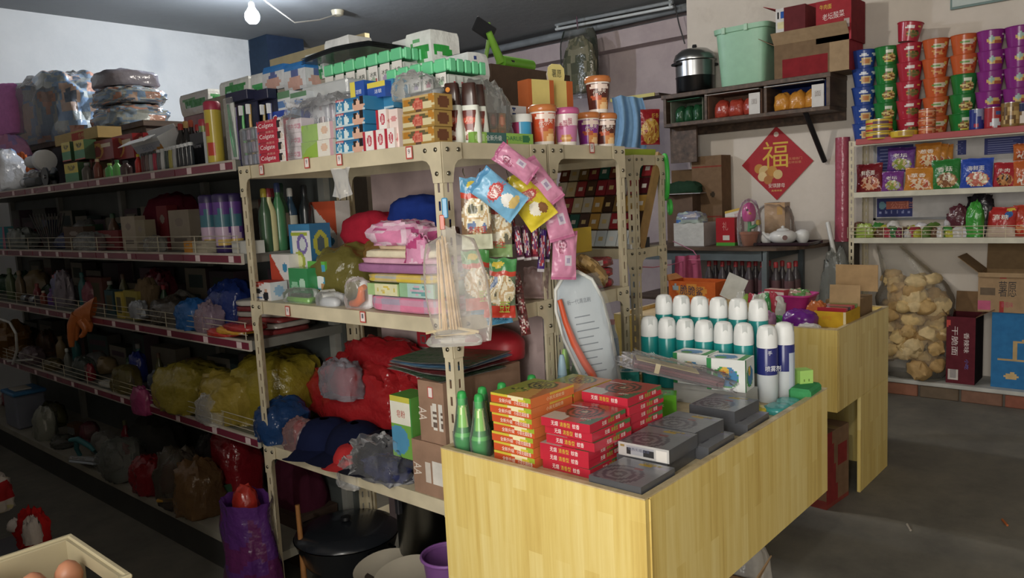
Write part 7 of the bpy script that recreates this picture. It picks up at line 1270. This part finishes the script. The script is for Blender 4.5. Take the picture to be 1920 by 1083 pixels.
t = thing('hanging_net', 'dark green net bag with dried goods hanging from the tube light', 'net bag', at(1086, 118, X=5.95), FX); put('net', MB().grid(lambda u, v: Vector((.21*math.cos(2*math.pi*u)*(1-.25*abs(2*v-1)**4), .08*math.sin(2*math.pi*u), .62*(v-.5)+.02*noise.noise(Vector((u*6, v*6, 1)))))*Vector((1, 1, 1)).length/1.732, 36, 20, lambda u, v: ['#4a5248', '#5a5a50', '#43483f'][int((noise.noise(Vector((u*9, v*3, 0)))+1)*1.5) % 3], True, True), 'film_25', t); put('contents', MB().blob(.36, .13, .5, art('#7a7458', ('n', .5, .5, .6, .6, ['#8a8262', '#6a6a4c', '#a09878', '#5a5c44'], 7)), 9, .12, 3, 28, .8, .5, .1, -.27), 'cloth', t); put('tie', MB().tube([(0, 0, .3), (-.01, 0, .42)], .006, 6, '#6a4a5a'), 'satin', t)
zc = 1.663
(w, d, h), p = fitY(930, 1040, 128, 2.25, zc, .2); kc = thing('open_carton', 'brown cardboard carton on the rack behind the crisp cartons', 'carton', p, FY); put('body', MB().pbox(w, d, h, '#5a4a3e', .03, f=art('#5e4d40', ('e', .7, .3, .12, .2, '#3a302a'))), 'card', kc); zg = p.z+h
t = thing('green_pump', 'bright green plastic sprayer tube lying on the brown carton', 'sprayer', (p.x, p.y-.02, zg+.032), FY); put('tube', MB().tube([(-.05, 0, 0), (.16, 0, 0)], [.03, .028], 16, '#6ab02e').lathe([(.031, 0), (.031, .008)], 16, '#2a2a2a'), 'gloss', t); put('nozzle', MB().tube([(-.12, 0, .12), (-.05, 0, .0)], [.014, .02], 12, '#7ab838'), 'gloss', t)
t = thing('dustpan', 'green and black dustpan standing behind the carton', 'dustpan', (p.x-.12, p.y+.02, zg+.001), R(-20)); put('handle', MB().tube([(0, 0, 0), (.03, 0, .12), (.035, 0, .2)], .01, 8, '#7fae4a'), 'satin', t); put('pan', MB().box(-.075, .03, -.012, .0, .1, .17, '#22242a', .005).xf(Matrix.Rotation(R(28), 4, 'Y') @ Matrix.Translation((-.05, 0, .02))), 'satin', t)
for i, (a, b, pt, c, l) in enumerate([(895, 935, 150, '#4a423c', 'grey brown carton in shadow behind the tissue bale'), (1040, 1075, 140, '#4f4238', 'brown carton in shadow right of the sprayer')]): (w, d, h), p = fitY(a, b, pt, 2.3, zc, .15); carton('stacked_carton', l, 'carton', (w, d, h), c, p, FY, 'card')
for i in range(4): bag('dim green and brown bundle on the ceiling ledge, %s from the left' % ['first', 'second', 'third', 'fourth'][i], (6.2, at_pxz(845+i*32, 2.6, X=6.2), 2.3), (.32, .2, .34), 190+i, 'cloth', ['#2f4034', '#3a3f2c', '#4a4028', '#33443a'][i], FX, .15, .2, 'bundle', 'bundle', n=22)
o = put('ledge_cabinet', MB().box(6.05, 6.355, at_pxz(945, 2.3, X=6.2), 6.5, 0, 2.299, '#4a4744', .004), M_DW); tag(o, 'tall dim cabinet along the recessed wall', 'cabinet')

# ================================================================== diamond poster
pc_ = at(1456, 306, X=6.052); t = thing('fortune_poster', 'red diamond poster with a golden fortune character on the wall', 'poster', pc_, FX); hd = (at_pxz(1389, 1.66, X=6.052)-at_pxz(1523, 1.66, X=6.052))/2
put('sheet', MB().prism([(0, hd), (-hd, 0), (0, -hd), (hd, 0)], -.0015, .0015, '#b3242c'), 'paper', t)
txt(t, '福', hd*.72, hd*.72, '#d9b03a', (-.01, -.0024, hd*.24), tilt=0); txt(t, '安琪酵母', hd*.46, hd*.12, '#e8ddd0', (0, -.0024, -hd*.60)); txt(t, '五福临门', hd*.36, hd*.07, '#d08a5a', (hd*.52, -.0024, hd*.1)); txt(t, '吉祥如意', hd*.36, hd*.07, '#d08a5a', (hd*.50, -.0024, 0)); txt(t, '真情奉献', hd*.3, hd*.05, '#e0c060', (0, -.0024, -hd*.74))
m = MB()
for i, (x, z, r) in enumerate([(-.5, -.12, .13), (-.34, -.2, .16), (-.2, -.3, .15), (-.4, -.34, .13), (-.12, -.2, .14), (.04, -.3, .13), (-.24, -.44, .12)]): m.lathe([(hd*r, 0), (hd*r, .0004)], 18, ['#c88a3a', '#d8b878', '#b8763a', '#e0c48a'][i % 4]).xf(Matrix.Translation((x*hd, -.0016-.0003*i, z*hd)) @ Matrix.Rotation(R(90), 4, 'X'), len(m.v)-36)
put('bun_print', m, 'paper', t); put('emblem', MB().lathe([(hd*.07, 0), (hd*.07, .0005)], 16, '#d8c0b0').xf(Matrix.Translation((0, -.0016, hd*.78)) @ Matrix.Rotation(R(90), 4, 'X')), 'paper', t)

# ================================================================== side table with tea set
TZ = 1.06; TX0 = 5.27; ty1, ty0 = 3.45, at_pxz(1552, TZ, X=5.75)
t = thing('side_table', 'dark topped side table on grey metal legs holding the tea set', 'table', (TX0, ty0, 0))
w, d = 6.05-TX0, ty1-ty0; pts = [(w, 0), (.45, 0), (.28, .02), (.12, .09), (.03, .2), (0, .36), (0, d), (w, d)]
m = MB(); n = len(pts); m.add([(x, y, TZ-.025) for x, y in pts]+[(x, y, TZ) for x, y in pts], [tuple(range(n)), tuple(range(2*n-1, n-1, -1))]+[(i, i+n, (i+1) % n+n, (i+1) % n) for i in range(n)], '#53402f'); put('top', m, M_DW, t)
put('apron', MB().box(.03, .05, .3, d-.02, TZ-.1, TZ-.026, '#5a6468').box(.05, w-.05, .3, .32, TZ-.1, TZ-.026, '#5a6468'), 'enamel', t); put('lower_shelf', MB().box(.03, w-.02, .28, d-.02, .64, .66, '#4a4640'), M_DW, t)
for x, y in ((.03, .27), (w-.07, .27), (.03, d-.07), (w-.07, d-.07)): put('leg', MB().box(x, x+.04, y, y+.04, 0, TZ-.026, '#6a7478', .003), 'enamel', t)
for i in range(14):
    px = 1330+(i % 7)*25+(12 if i > 6 else 0); X = 5.36+.11*(i//7); bottle('red capped cola bottle, %s from the left in the %s row under the table' % (['first', 'second', 'third', 'fourth', 'fifth', 'sixth', 'seventh'][i % 7], ['front', 'rear'][i//7]), (X, at_pxz(px, .8, X=X), .6605), .034, .29, '#4a4448', '#a82a30', '#6a4a4e', grp='cola bottles')
z_ = TZ+.0006
def tbox(l, a, b, pt, X, d, c, name='carton', **k): return gbox(l, a, b, pt, X, z_, d, c, name=name, **k)
tbox('white wrapped carton on the side table', 1264, 1320, 418, 5.38, .2, '#c8c8c4', fz='poly'); bag('clear bag with blue cloths on the white carton', (5.46, at_pxz(1296, z_, X=5.44), at(1292, 419, X=5.38).z), (.24, .18, .09), 200, 'poly', art('#8a98b0', ('n', .5, .6, .6, .5, ['#4a7ac0', '#a8b8b0', '#8a90a8', '#b8b0b0'], 4)), FX)
tbox('red gift carton with green base band and barcode', 1343, 1378, 408, 5.42, .16, '#a8242a', fz='gloss', texts=[('礼', .3, .3, '#c88a80', 0, .7)], f=art('#ac2830', ('r', 0, 0, 1, .1, '#4a9a38'), ('r', .35, .2, .72, .36, '#d0c8c0')), r=art('#982028', ('r', 0, 0, 1, .1, '#4a9a38'), ('r', .3, .4, .7, .9, '#8a6a54')))
o = carton('paper_flap', 'white price card with yellow edge leaning behind the red carton', 'card', (.19, .004, .11), '#d0ccc4', (5.64, at_pxz(1378, z_, X=5.6), z_+.2), FX, 'paper', .01, [('特价', .07, .04, '#b06a78', (.02, .055))], None, (R(-18), R(-12), FX), f=art('#d4d0c8', ('r', 0, .85, 1, 1, '#c8a23a'))); o.location.z = z_+.165
carton('shelf_carton', 'dark carton behind the red one holding the price card', 'box', (.12, .1, .16), '#2c2622', (5.67, at_pxz(1376, z_, X=5.66), z_), FX, 'card')
t = thing('flower_toy', 'pink dancing flower toy in a terracotta pot wrapped in clear film', 'toy', (5.42, at_pxz(1405, z_, X=5.42), z_), R(-55)); put('pot', MB().lathe([(.045, 0), (.05, .004), (.066, .085), (.072, .088), (.072, .105), (.064, .106)], 26, '#a8603a'), 'satin', t); put('stem', MB().tube([(0, 0, .1), (.005, 0, .15), (.0, 0, .2)], .014, 10, '#2f8a4a'), 'satin', t); put('head', MB().blob(.1, .08, .14, '#c02c84', 2, .04, 2, 26, .95, .7, 0, .18), 'gloss', t); put('leaf', MB().tube([(0, -.01, .13), (.03, -.02, .14), (.06, -.02, .16)], [.012, .014, .008], 8, '#2f8a4a'), 'satin', t); put('yellow_flower', MB().box(.045, .08, -.035, -.01, .15, .19, '#d8c03a', .008), 'satin', t); put('bill', MB().tube([(.0, -.035, .24), (.005, -.06, .235)], [.012, .003], 8, '#c8863a'), 'satin', t); put('clear_wrap', MB().blob(.17, .15, .34, '#ffffff', 3, .1, 2.5, 24, .8, .6, .15), 'film_3', t)
put('eye', MB().lathe([(.009, 0), (.007, .004)], 10, '#1c1418').xf(Matrix.Translation((-.018, -.037, .265)) @ Matrix.Rotation(R(90), 4, 'X')), 'gloss', t)
tbox('tan gift bag with gold handles in clear film behind the teapot', 1434, 1472, 380, 5.68, .1, '#b08c66', 'gift_bag', fz='poly', f=art('#b8946c', ('r', .6, .7, .9, .9, '#c89a4a'))); bag('clear domed film over the tan gift bag', (5.72, at_pxz(1452, z_, X=5.72), z_), (.3, .22, .3), 201, 'film_3', '#ffffff', FX, .06, .05)
y1, y0 = at_pxz(1424, z_, X=5.45), at_pxz(1512, z_, X=5.45); t = thing('tea_tray', 'dark lacquer tray under the white tea set', 'tray', (5.53, (y1+y0)/2, z_), FX); w = y1-y0+.06; put('tray', MB().box(-w/2, w/2, -.13, .13, 0, .012, '#2a1c20', .004), 'gloss', t); put('rim', MB().box(-w/2-.008, w/2+.008, -.138, -.128, .004, .024, '#33222a', .002).box(-w/2-.008, w/2+.008, .128, .138, .004, .024, '#33222a', .002).box(-w/2-.008, -w/2+.002, -.128, .128, .004, .024, '#33222a', .002).box(w/2-.002, w/2+.008, -.128, .128, .004, .024, '#33222a', .002), 'gloss', t)
zt_ = z_+.0125; t = thing('teapot', 'round white porcelain teapot with a small portrait on the tray', 'teapot', (5.48, at_pxz(1468, zt_, X=5.48), zt_), R(-60)); put('body', MB().lathe([(.05, 0), (.085, .02), (.098, .05), (.09, .075), (.06, .092), (.035, .096)], 36, '#d8d8d6'), 'gloss', t); put('lid', MB().lathe([(.045, .096), (.04, .104), (.02, .112), (.01, .114), (.013, .122), (.004, .13)], 24, '#dcdcda'), 'gloss', t); put('spout', MB().tube([(-.08, 0, .04), (-.115, 0, .055), (-.14, 0, .09)], [.02, .014, .01], 12, '#d8d8d6'), 'gloss', t); put('handle', MB().tube([(.085, 0, .075), (.13, 0, .075), (.13, 0, .03), (.088, 0, .03)], .008, 8, '#d8d8d6'), 'gloss', t); put('portrait', MB().lathe([(.018, 0), (.018, .0008)], 16, ['#7a5a58']).xf(Matrix.Translation((0, -.0985, .048)) @ Matrix.Rotation(R(90), 4, 'X')), 'gloss', t)
for i, (px, X, l) in enumerate([(1437, 5.46, 'white tea cup left of the teapot'), (1505, 5.55, 'white sugar bowl right of the teapot')]): t = thing('tea_cup', l, 'cup', (X, at_pxz(px, zt_, X=X), zt_), 0, 'white tea set'); k = 1+.25*i; put('body', MB().lathe([(.022*k, 0), (.036*k, .02*k), (.04*k, .05*k), (.033*k, .068*k), (.014*k, .078*k)], 26, '#dcdcda'), 'gloss', t); put('foot', MB().lathe([(.02*k, .0), (.024*k, .004)], 20, '#c8c8c6'), 'gloss', t)
# cartons left of the table set and pink cloth
for i, (a, b, pt, X, d, c, l, dk) in enumerate([(1252, 1300, 362, 5.72, .25, '#6a5446', 'brown carton standing at the back left of the table', 0), (1300, 1355, 292, 5.86, .17, '#7a6046', 'tall brown carton with red bands against the wall', 1), (1262, 1304, 318, 5.95, .1, '#6a5236', 'brown carton behind the tall one', 0)]): tbox(l, a, b, pt, X, d, c, 'tall_carton', fz='card', f=art(c, ('r', 0, .14, 1, .16, '#8a3a2e'), ('r', 0, .28, 1, .3, '#8a3a2e'), ('r', 0, .86, 1, .88, '#8a3a2e'), ('e', .2, .62, .06, .04, '#3a3024'), ('e', .7, .55, .08, .03, '#3a3024')) if dk else c)
zk = at(1276, 364, X=5.72).z; o = bag('dark green crumpled cloth on the brown carton', (5.80, at_pxz(1283, zk, X=5.8), zk+.006), (.3, .14, .1), 203, 'cloth', '#26402e', FX, .15, .15, 'green_cloth', 'cloth'); carton('paper_sheet', 'white paper sheet under the dark green cloth', 'paper', (.3, .24, .004), '#c8c8cc', (5.78, at_pxz(1287, zk, X=5.78), zk+.001), FX+.2, 'paper')
o = put('green_racket_ring', MB().tube([(0, .065*math.cos(q*.2618), .1+.1*math.sin(q*.2618)) for q in range(25)], .011, 8, '#36b03e'), 'satin', None, (3.215, 1.86, 1.46), R(-50)); tag(o, 'bright green plastic hoop hung on the narrow rack post', 'hoop')
o = put('green_racket_ring', MB().tube([(0, .03*math.cos(q*.2618), .03*math.sin(q*.2618)) for q in range(25)], .009, 8, '#36b03e'), 'satin', None, (3.20, 1.83, 1.42), R(-50)); tag(o, 'small green plastic ring below the hoop', 'hoop')
p = at(1291, 512, X=4.3); o = put('pink_cloth', MB().grid(lambda u, v: Vector(((u-.5)*(.16+.03*(1-v)), .018*math.sin(u*14), (v-.5)*.22)), 26, 10, '#b85a80').grid(lambda u, v: Vector(((.5-u)*(.16+.03*(1-v)), .004+.018*math.sin((1-u)*14), (v-.5)*.22)), 26, 10, '#b85a80'), 'cloth', None, p, R(-45)); tag(o, 'pink cloth hanging on a pink string behind the spray cans', 'cloth')
o = put('pink_string', MB().tube([at(1198, 500, X=3.2), at(1225, 501, X=3.5), at(1262, 495, X=4.2), at(1290, 487, X=4.3), at(1312, 487, X=4.3), at(1300, 470, X=4.6), at(1262, 452, X=5.2)], .003, 6, '#b86080'), 'satin'); tag(o, 'thin pink string running from the narrow rack to the table', 'string')

# ================================================================== goods on the far counter
zc2 = C2Z-.0175
(w, d, h), p = fit(1253, 1340, 530, 3.75, zc2, .02); bigcarton('orange display carton with dark lettering at the back of the far counter', 1255, 1342, 528, None, 3.72, .16, '#c85a22', [('l', .05, 60, '#b87a48')], [('脆脆鲨', .5, .3, '#3a3a5a', 0, .72, -4)], f=art('#cc5f24', ('e', .5, .7, .34, .2, '#d8903a'), ('e', .15, .8, .07, .1, '#9ab0c0'), ('e', .82, .42, .07, .1, '#d8a890')), Zb=zc2)
o = carton('white_card', 'white card flap rising beside the orange display carton', 'card', (.11, .004, .13), '#c4c4bc', (3.7, at_pxz(1366, zc2+.2, X=3.7), zc2+.09), FX, 'card', rot=(R(-8), R(22), FX))
bigcarton('carton of sweets below the white card', 1345, 1412, 566, None, 3.62, .2, '#a88a5a', [], f='#b09a6a', Zb=zc2)
for i in range(16):
    px = 1390+(i % 8)*10; X = 3.56+.09*(i//8); o = put('wrapped_sweet', MB().blob(.07, .045, .04+.06*(i//8)+.03*rg.random(), ['#4a9a3a', '#b8c8b0', '#8ab04a', '#c8c8c0', '#3a8a44', '#b03a4a'][rg.randrange(6)], i, .2, 3, 14, .8, .5, .2), 'poly', None, (X, at_pxz(px, zc2+.1, X=X), zc2+(.0 if i < 8 else .02)), rg.uniform(-2, 2)); tag(o, 'wrapped sweet %s in the %s heap of the far counter' % (['one', 'two', 'three', 'four', 'five', 'six', 'seven', 'eight'][i % 8]+' from the left', ['front', 'rear'][i//8]), 'sweet', 'far counter sweets')
t = thing('pink_basket', 'magenta plastic basket of packets on the far counter', 'basket', (3.75, at_pxz(1478, zc2+.15, X=3.75), zc2+.045), FX); sec2 = lambda w, d, z: [(w*math.copysign(abs(math.cos(q))**.4, math.cos(q)), d*math.copysign(abs(math.sin(q))**.4, math.sin(q)), z) for q in [2*math.pi*i/32 for i in range(32)]]
ss = [sec2(.1, .07, 0), sec2(.125, .09, .075), sec2(.132, .096, .078), sec2(.132, .096, .086), sec2(.122, .087, .084), sec2(.097, .067, .006)]; m = MB(); m.add([v for s_ in ss for v in s_], [(j*32+i, j*32+(i+1) % 32, j*32+32+(i+1) % 32, j*32+32+i) for j in range(5) for i in range(32)]+[tuple(range(31, -1, -1)), tuple(160+i for i in range(32))], '#c02a84', True); put('basket', m, 'satin', t)
carton('shelf_carton', 'carton the magenta basket stands on', 'box', (.2, .14, .043), '#7a6a5a', (3.75, t.location.y, zc2), FX, 'card')
carton('tea_packet', 'red and white packet lying in the magenta basket, left', 'packet', (.11, .05, .06), '#b03a4a', (3.73, t.location.y+.05, zc2+.09), FX-.2, 'gloss', .01, [], None, f=art('#b83a48', ('r', 0, .5, 1, .75, '#d8c8c0')), t='#c8a8a0'); bag('green jelly packet in the magenta basket', (3.76, t.location.y-.05, zc2+.09), (.12, .07, .06), 210, 'poly', art('#6a9a5a', ('n', .5, .5, .5, .5, ['#8ab08a', '#a88a7a', '#5a8a4a'], 4)), FX)
bag('purple glossy bag at the front of the far counter', (3.56, at_pxz(1498, zc2+.04, X=3.55), zc2), (.16, .12, .08), 211, 'poly', '#6a1f86', FX, .1, .1); bag('pink and white twist wrapper left of the purple bag', (3.52, at_pxz(1437, zc2+.03, X=3.52), zc2), (.09, .07, .07), 212, 'poly', '#a878a0', FX); bag('white crumpled tissue by the yellow carton', (3.50, at_pxz(1517, zc2, X=3.5), zc2), (.1, .06, .03), 213, 'paper', '#c8c4c0', FX)
(w, d, h), p = fit(1528, 1610, 585, 3.62, zc2, .2); t = bigcarton('yellow display carton with red packs inside on the far counter', 1527, 1586, 584, None, 3.60, .2, '#c89a1c', [('k', .1, 5, '#a88a62')], [('好吃', .3, .25, '#c8781c', -.1, .6, 0)], f=art('#cc9f1e', ('r', .94, 0, 1, 1, '#d8c8a0')), Zb=zc2); t.location.y -= .0
for i in range(5): carton('candy_bar', '%s candy bar box, %s in the yellow carton' % (['red', 'dark', 'pink', 'red striped', 'green'][i], ['first', 'second', 'third', 'fourth', 'fifth'][i]), 'candy bar', (.13, .028, .068), ['#a82a3a', '#3a2a30', '#b83a5a', '#9a2430', '#5a7a3a'][i], (3.635+.034*i, t.location.y, zc2+.02), FX+.05*i, 'gloss', .02, [], None, t=['#b82c3e', '#3a2a34', '#c03a58', '#a82a34', '#5a7a3a'][i])
o = carton('carton_flap', 'tan cardboard flap standing at the rear corner of the far counter', 'card', (.2, .005, .13), '#a8875e', (3.97, at_pxz(1606, zc2+.1, X=3.97), zc2+.125), FX, 'card'); bigcarton('cardboard carton behind the yellow one on the far counter', 1548, 1604, 563, None, 3.84, .26, '#8f7350', [], f='#8f7350', Zb=zc2)
bag('small orange packet between basket and yellow carton', (3.66, at_pxz(1532, zc2, X=3.66), zc2), (.1, .08, .11), 214, 'poly', '#b8602c', FX)
# boxes under the counters
p = at(1578, 955, Z=0); t = thing('floor_carton', 'brown carton with red print on the floor under the far counter', 'carton', (3.60, 1.33, 0), R(-5)); put('body', MB().pbox(.24, .26, .36, '#7a5c44', .02, f=art('#7d5f46', ('d', -1, -.3, -.55, '#8a2a28'), ('r', .5, .5, .95, .75, '#8a2a28'), ('r', 0, 0, 1, .08, '#8a3a30')), l=art('#74563e', ('r', .1, .55, .95, .85, '#8a2a2a'), ('r', 0, 0, 1, .1, '#7a3028'))), 'card', t); put('tape', MB().box(-.02, .02, -.131, .131, .3595, .3612, '#9a8058'), 'gloss', t)
p = at(1425, 1083, Z=.12); t = thing('floor_carton', 'open tan carton on the floor under the front counter', 'carton', (1.98, 1.07, 0), R(8)); put('body', hollow(.36, .26, .28, '#a8845c', .02, {}), 'card', t); put('flap', MB().box(-.18, .18, -.13, -.126, .28, .38, '#b8946a').xf(Matrix.Translation((0, -.13, .28)) @ Matrix.Rotation(R(24), 4, 'X') @ Matrix.Translation((0, .13, -.28))), 'card', t)
bag('white plastic bag behind the tan carton under the counter', (2.25, 1.06, 0), (.16, .2, .36), 220, 'poly', '#b8b4ac', 0, .12, .1)
for i, (x, y, l) in enumerate([(1885, 981, 'tiny orange stub lying on the floor'), (1705, 990, 'pale scrap on the concrete floor')]): o = put('litter', MB().tube([(-.03, 0, .005), (.03, .004, .005)], .005, 8, ['#b8602c', '#9a9080'][i]), 'paper', None, at(x, y, Z=0), .4); tag(o, l, 'litter')

# ================================================================== egg crate and plush in the near left corner
t = thing('egg_crate', 'cream plastic crate with brown eggs at the lower left corner', 'crate', (.328, 1.455, .735), 0); cw, cd, ch = .30, .26, .165
for nm, b in (('long_wall', (-cw/2, cw/2, cd/2-.008, cd/2)), ('long_wall', (-cw/2, cw/2, -cd/2, -cd/2+.008))): put(nm, MB().box(b[0], b[1], b[2], b[3], 0, ch, '#a89c7c', .002), 'satin', t)
for sx in (-1, 1):
    x0, x1 = sorted((sx*cw/2, sx*(cw/2-.008))); put('short_wall', MB().box(x0, x1, -cd/2+.008, cd/2-.008, 0, .095, '#a89c7c').box(x0, x1, -cd/2+.008, -.06, .095, .14, '#a89c7c').box(x0, x1, .06, cd/2-.008, .095, .14, '#a89c7c').box(x0, x1, -cd/2+.008, cd/2-.008, .14, ch, '#a89c7c'), 'satin', t)
put('base', MB().box(-cw/2+.008, cw/2-.008, -cd/2+.008, cd/2-.008, 0, .008, '#9a8e70'), 'satin', t); put('rim', MB().box(-cw/2-.008, cw/2+.008, -cd/2-.008, -cd/2+.002, ch-.004, ch+.004, '#b5a988', .002).box(-cw/2-.008, cw/2+.008, cd/2-.002, cd/2+.008, ch-.004, ch+.004, '#b5a988', .002).box(-cw/2-.008, -cw/2+.002, -cd/2, cd/2, ch-.004, ch+.004, '#b5a988', .002).box(cw/2-.002, cw/2+.008, -cd/2, cd/2, ch-.004, ch+.004, '#b5a988', .002), 'satin', t)
eg = None; k = 0
for lay in range(3):
    for i in range(5):
        for j in range(4):
            x, y, z = .328-.112+i*.056, 1.455-.084+j*.056, .735+.009+lay*.0515
            if lay == 2 and (i, j) not in ((2, 3), (4, 2), (3, 2), (1, 3), (3, 1), (2, 1)): continue
            if lay < 2 and not (j >= 2 or i >= 3): continue
            lab = 'brown egg, layer %s row %s number %s in the cream crate' % (['bottom', 'middle', 'top'][lay], ['one', 'two', 'three', 'four'][j], ['one', 'two', 'three', 'four', 'five'][i])
            if eg is None: eg = tag(put('egg', MB().lathe([(.004, 0), (.014, .003), (.021, .012), (.0235, .022), (.021, .034), (.014, .045), (.004, .051)], 20, '#b87a58').xf(Matrix.Translation((0, 0, .0))), 'satin', None, (x, y, z)), lab, 'egg', 'eggs in the crate')
            else: dup(eg, (x, y, z), k, lab)
            k += 1
t = thing('wooden_stand', 'low wooden stand under the egg crate just below the picture edge', 'stand', (.3, 1.45, 0)); put('top', MB().box(-.2, .2, -.17, .17, .705, .734, '#5a4636', .003), M_DW, t)
for x in (-.17, .17):
    for y in (-.14, .14): put('leg', MB().box(x-.02, x+.02, y-.02, y+.02, 0, .705, '#5a4636'), M_DW, t)
p = at(66, 1022, Z=.42); t = thing('plush_toy', 'red and white fluffy plush toy at the lower left', 'plush', (p.x, p.y, .42), R(-60)); fz_ = MB(); rr = random.Random(5)
put('red_fur', MB().blob(.1, .09, .13, '#b01c1c', 4, .25, 5, 34, .95, .5, .3), 'cloth', t); put('white_fur', MB().blob(.06, .05, .09, '#b8b0ac', 7, .3, 6, 26, .95, .4, .3, .03).xf(Matrix.Translation((.035, -.04, 0))), 'cloth', t); put('white_tuft', MB().blob(.05, .04, .04, '#c0bab6', 8, .3, 6, 20, .95, .4, .3, .06).xf(Matrix.Translation((-.05, -.02, 0))), 'cloth', t)
t2 = thing('black_stool', 'black box stool with the plush toy on it', 'stool', (p.x-.1, p.y+.02, 0), 0); put('seat', MB().box(-.17, .16, -.15, .15, .39, .419, '#17181a', .006), 'satin', t2)
for x in (-.15, .14):
    for y in (-.13, .13): put('leg', MB().box(x-.015, x+.015, y-.015, y+.015, 0, .39, '#17181a'), 'satin', t2)
p = at(6, 955, Z=.42); bag('white and red plush ball cut by the left picture edge', (p.x-.02, p.y+.02, .42), (.12, .12, .14), 231, 'cloth', art('#b8b0a8', ('n', .5, .7, .5, .4, ['#a82428', '#c0b8b0', '#b8b080'], 3)), 0, .2, .2, 'plush_ball', 'plush')
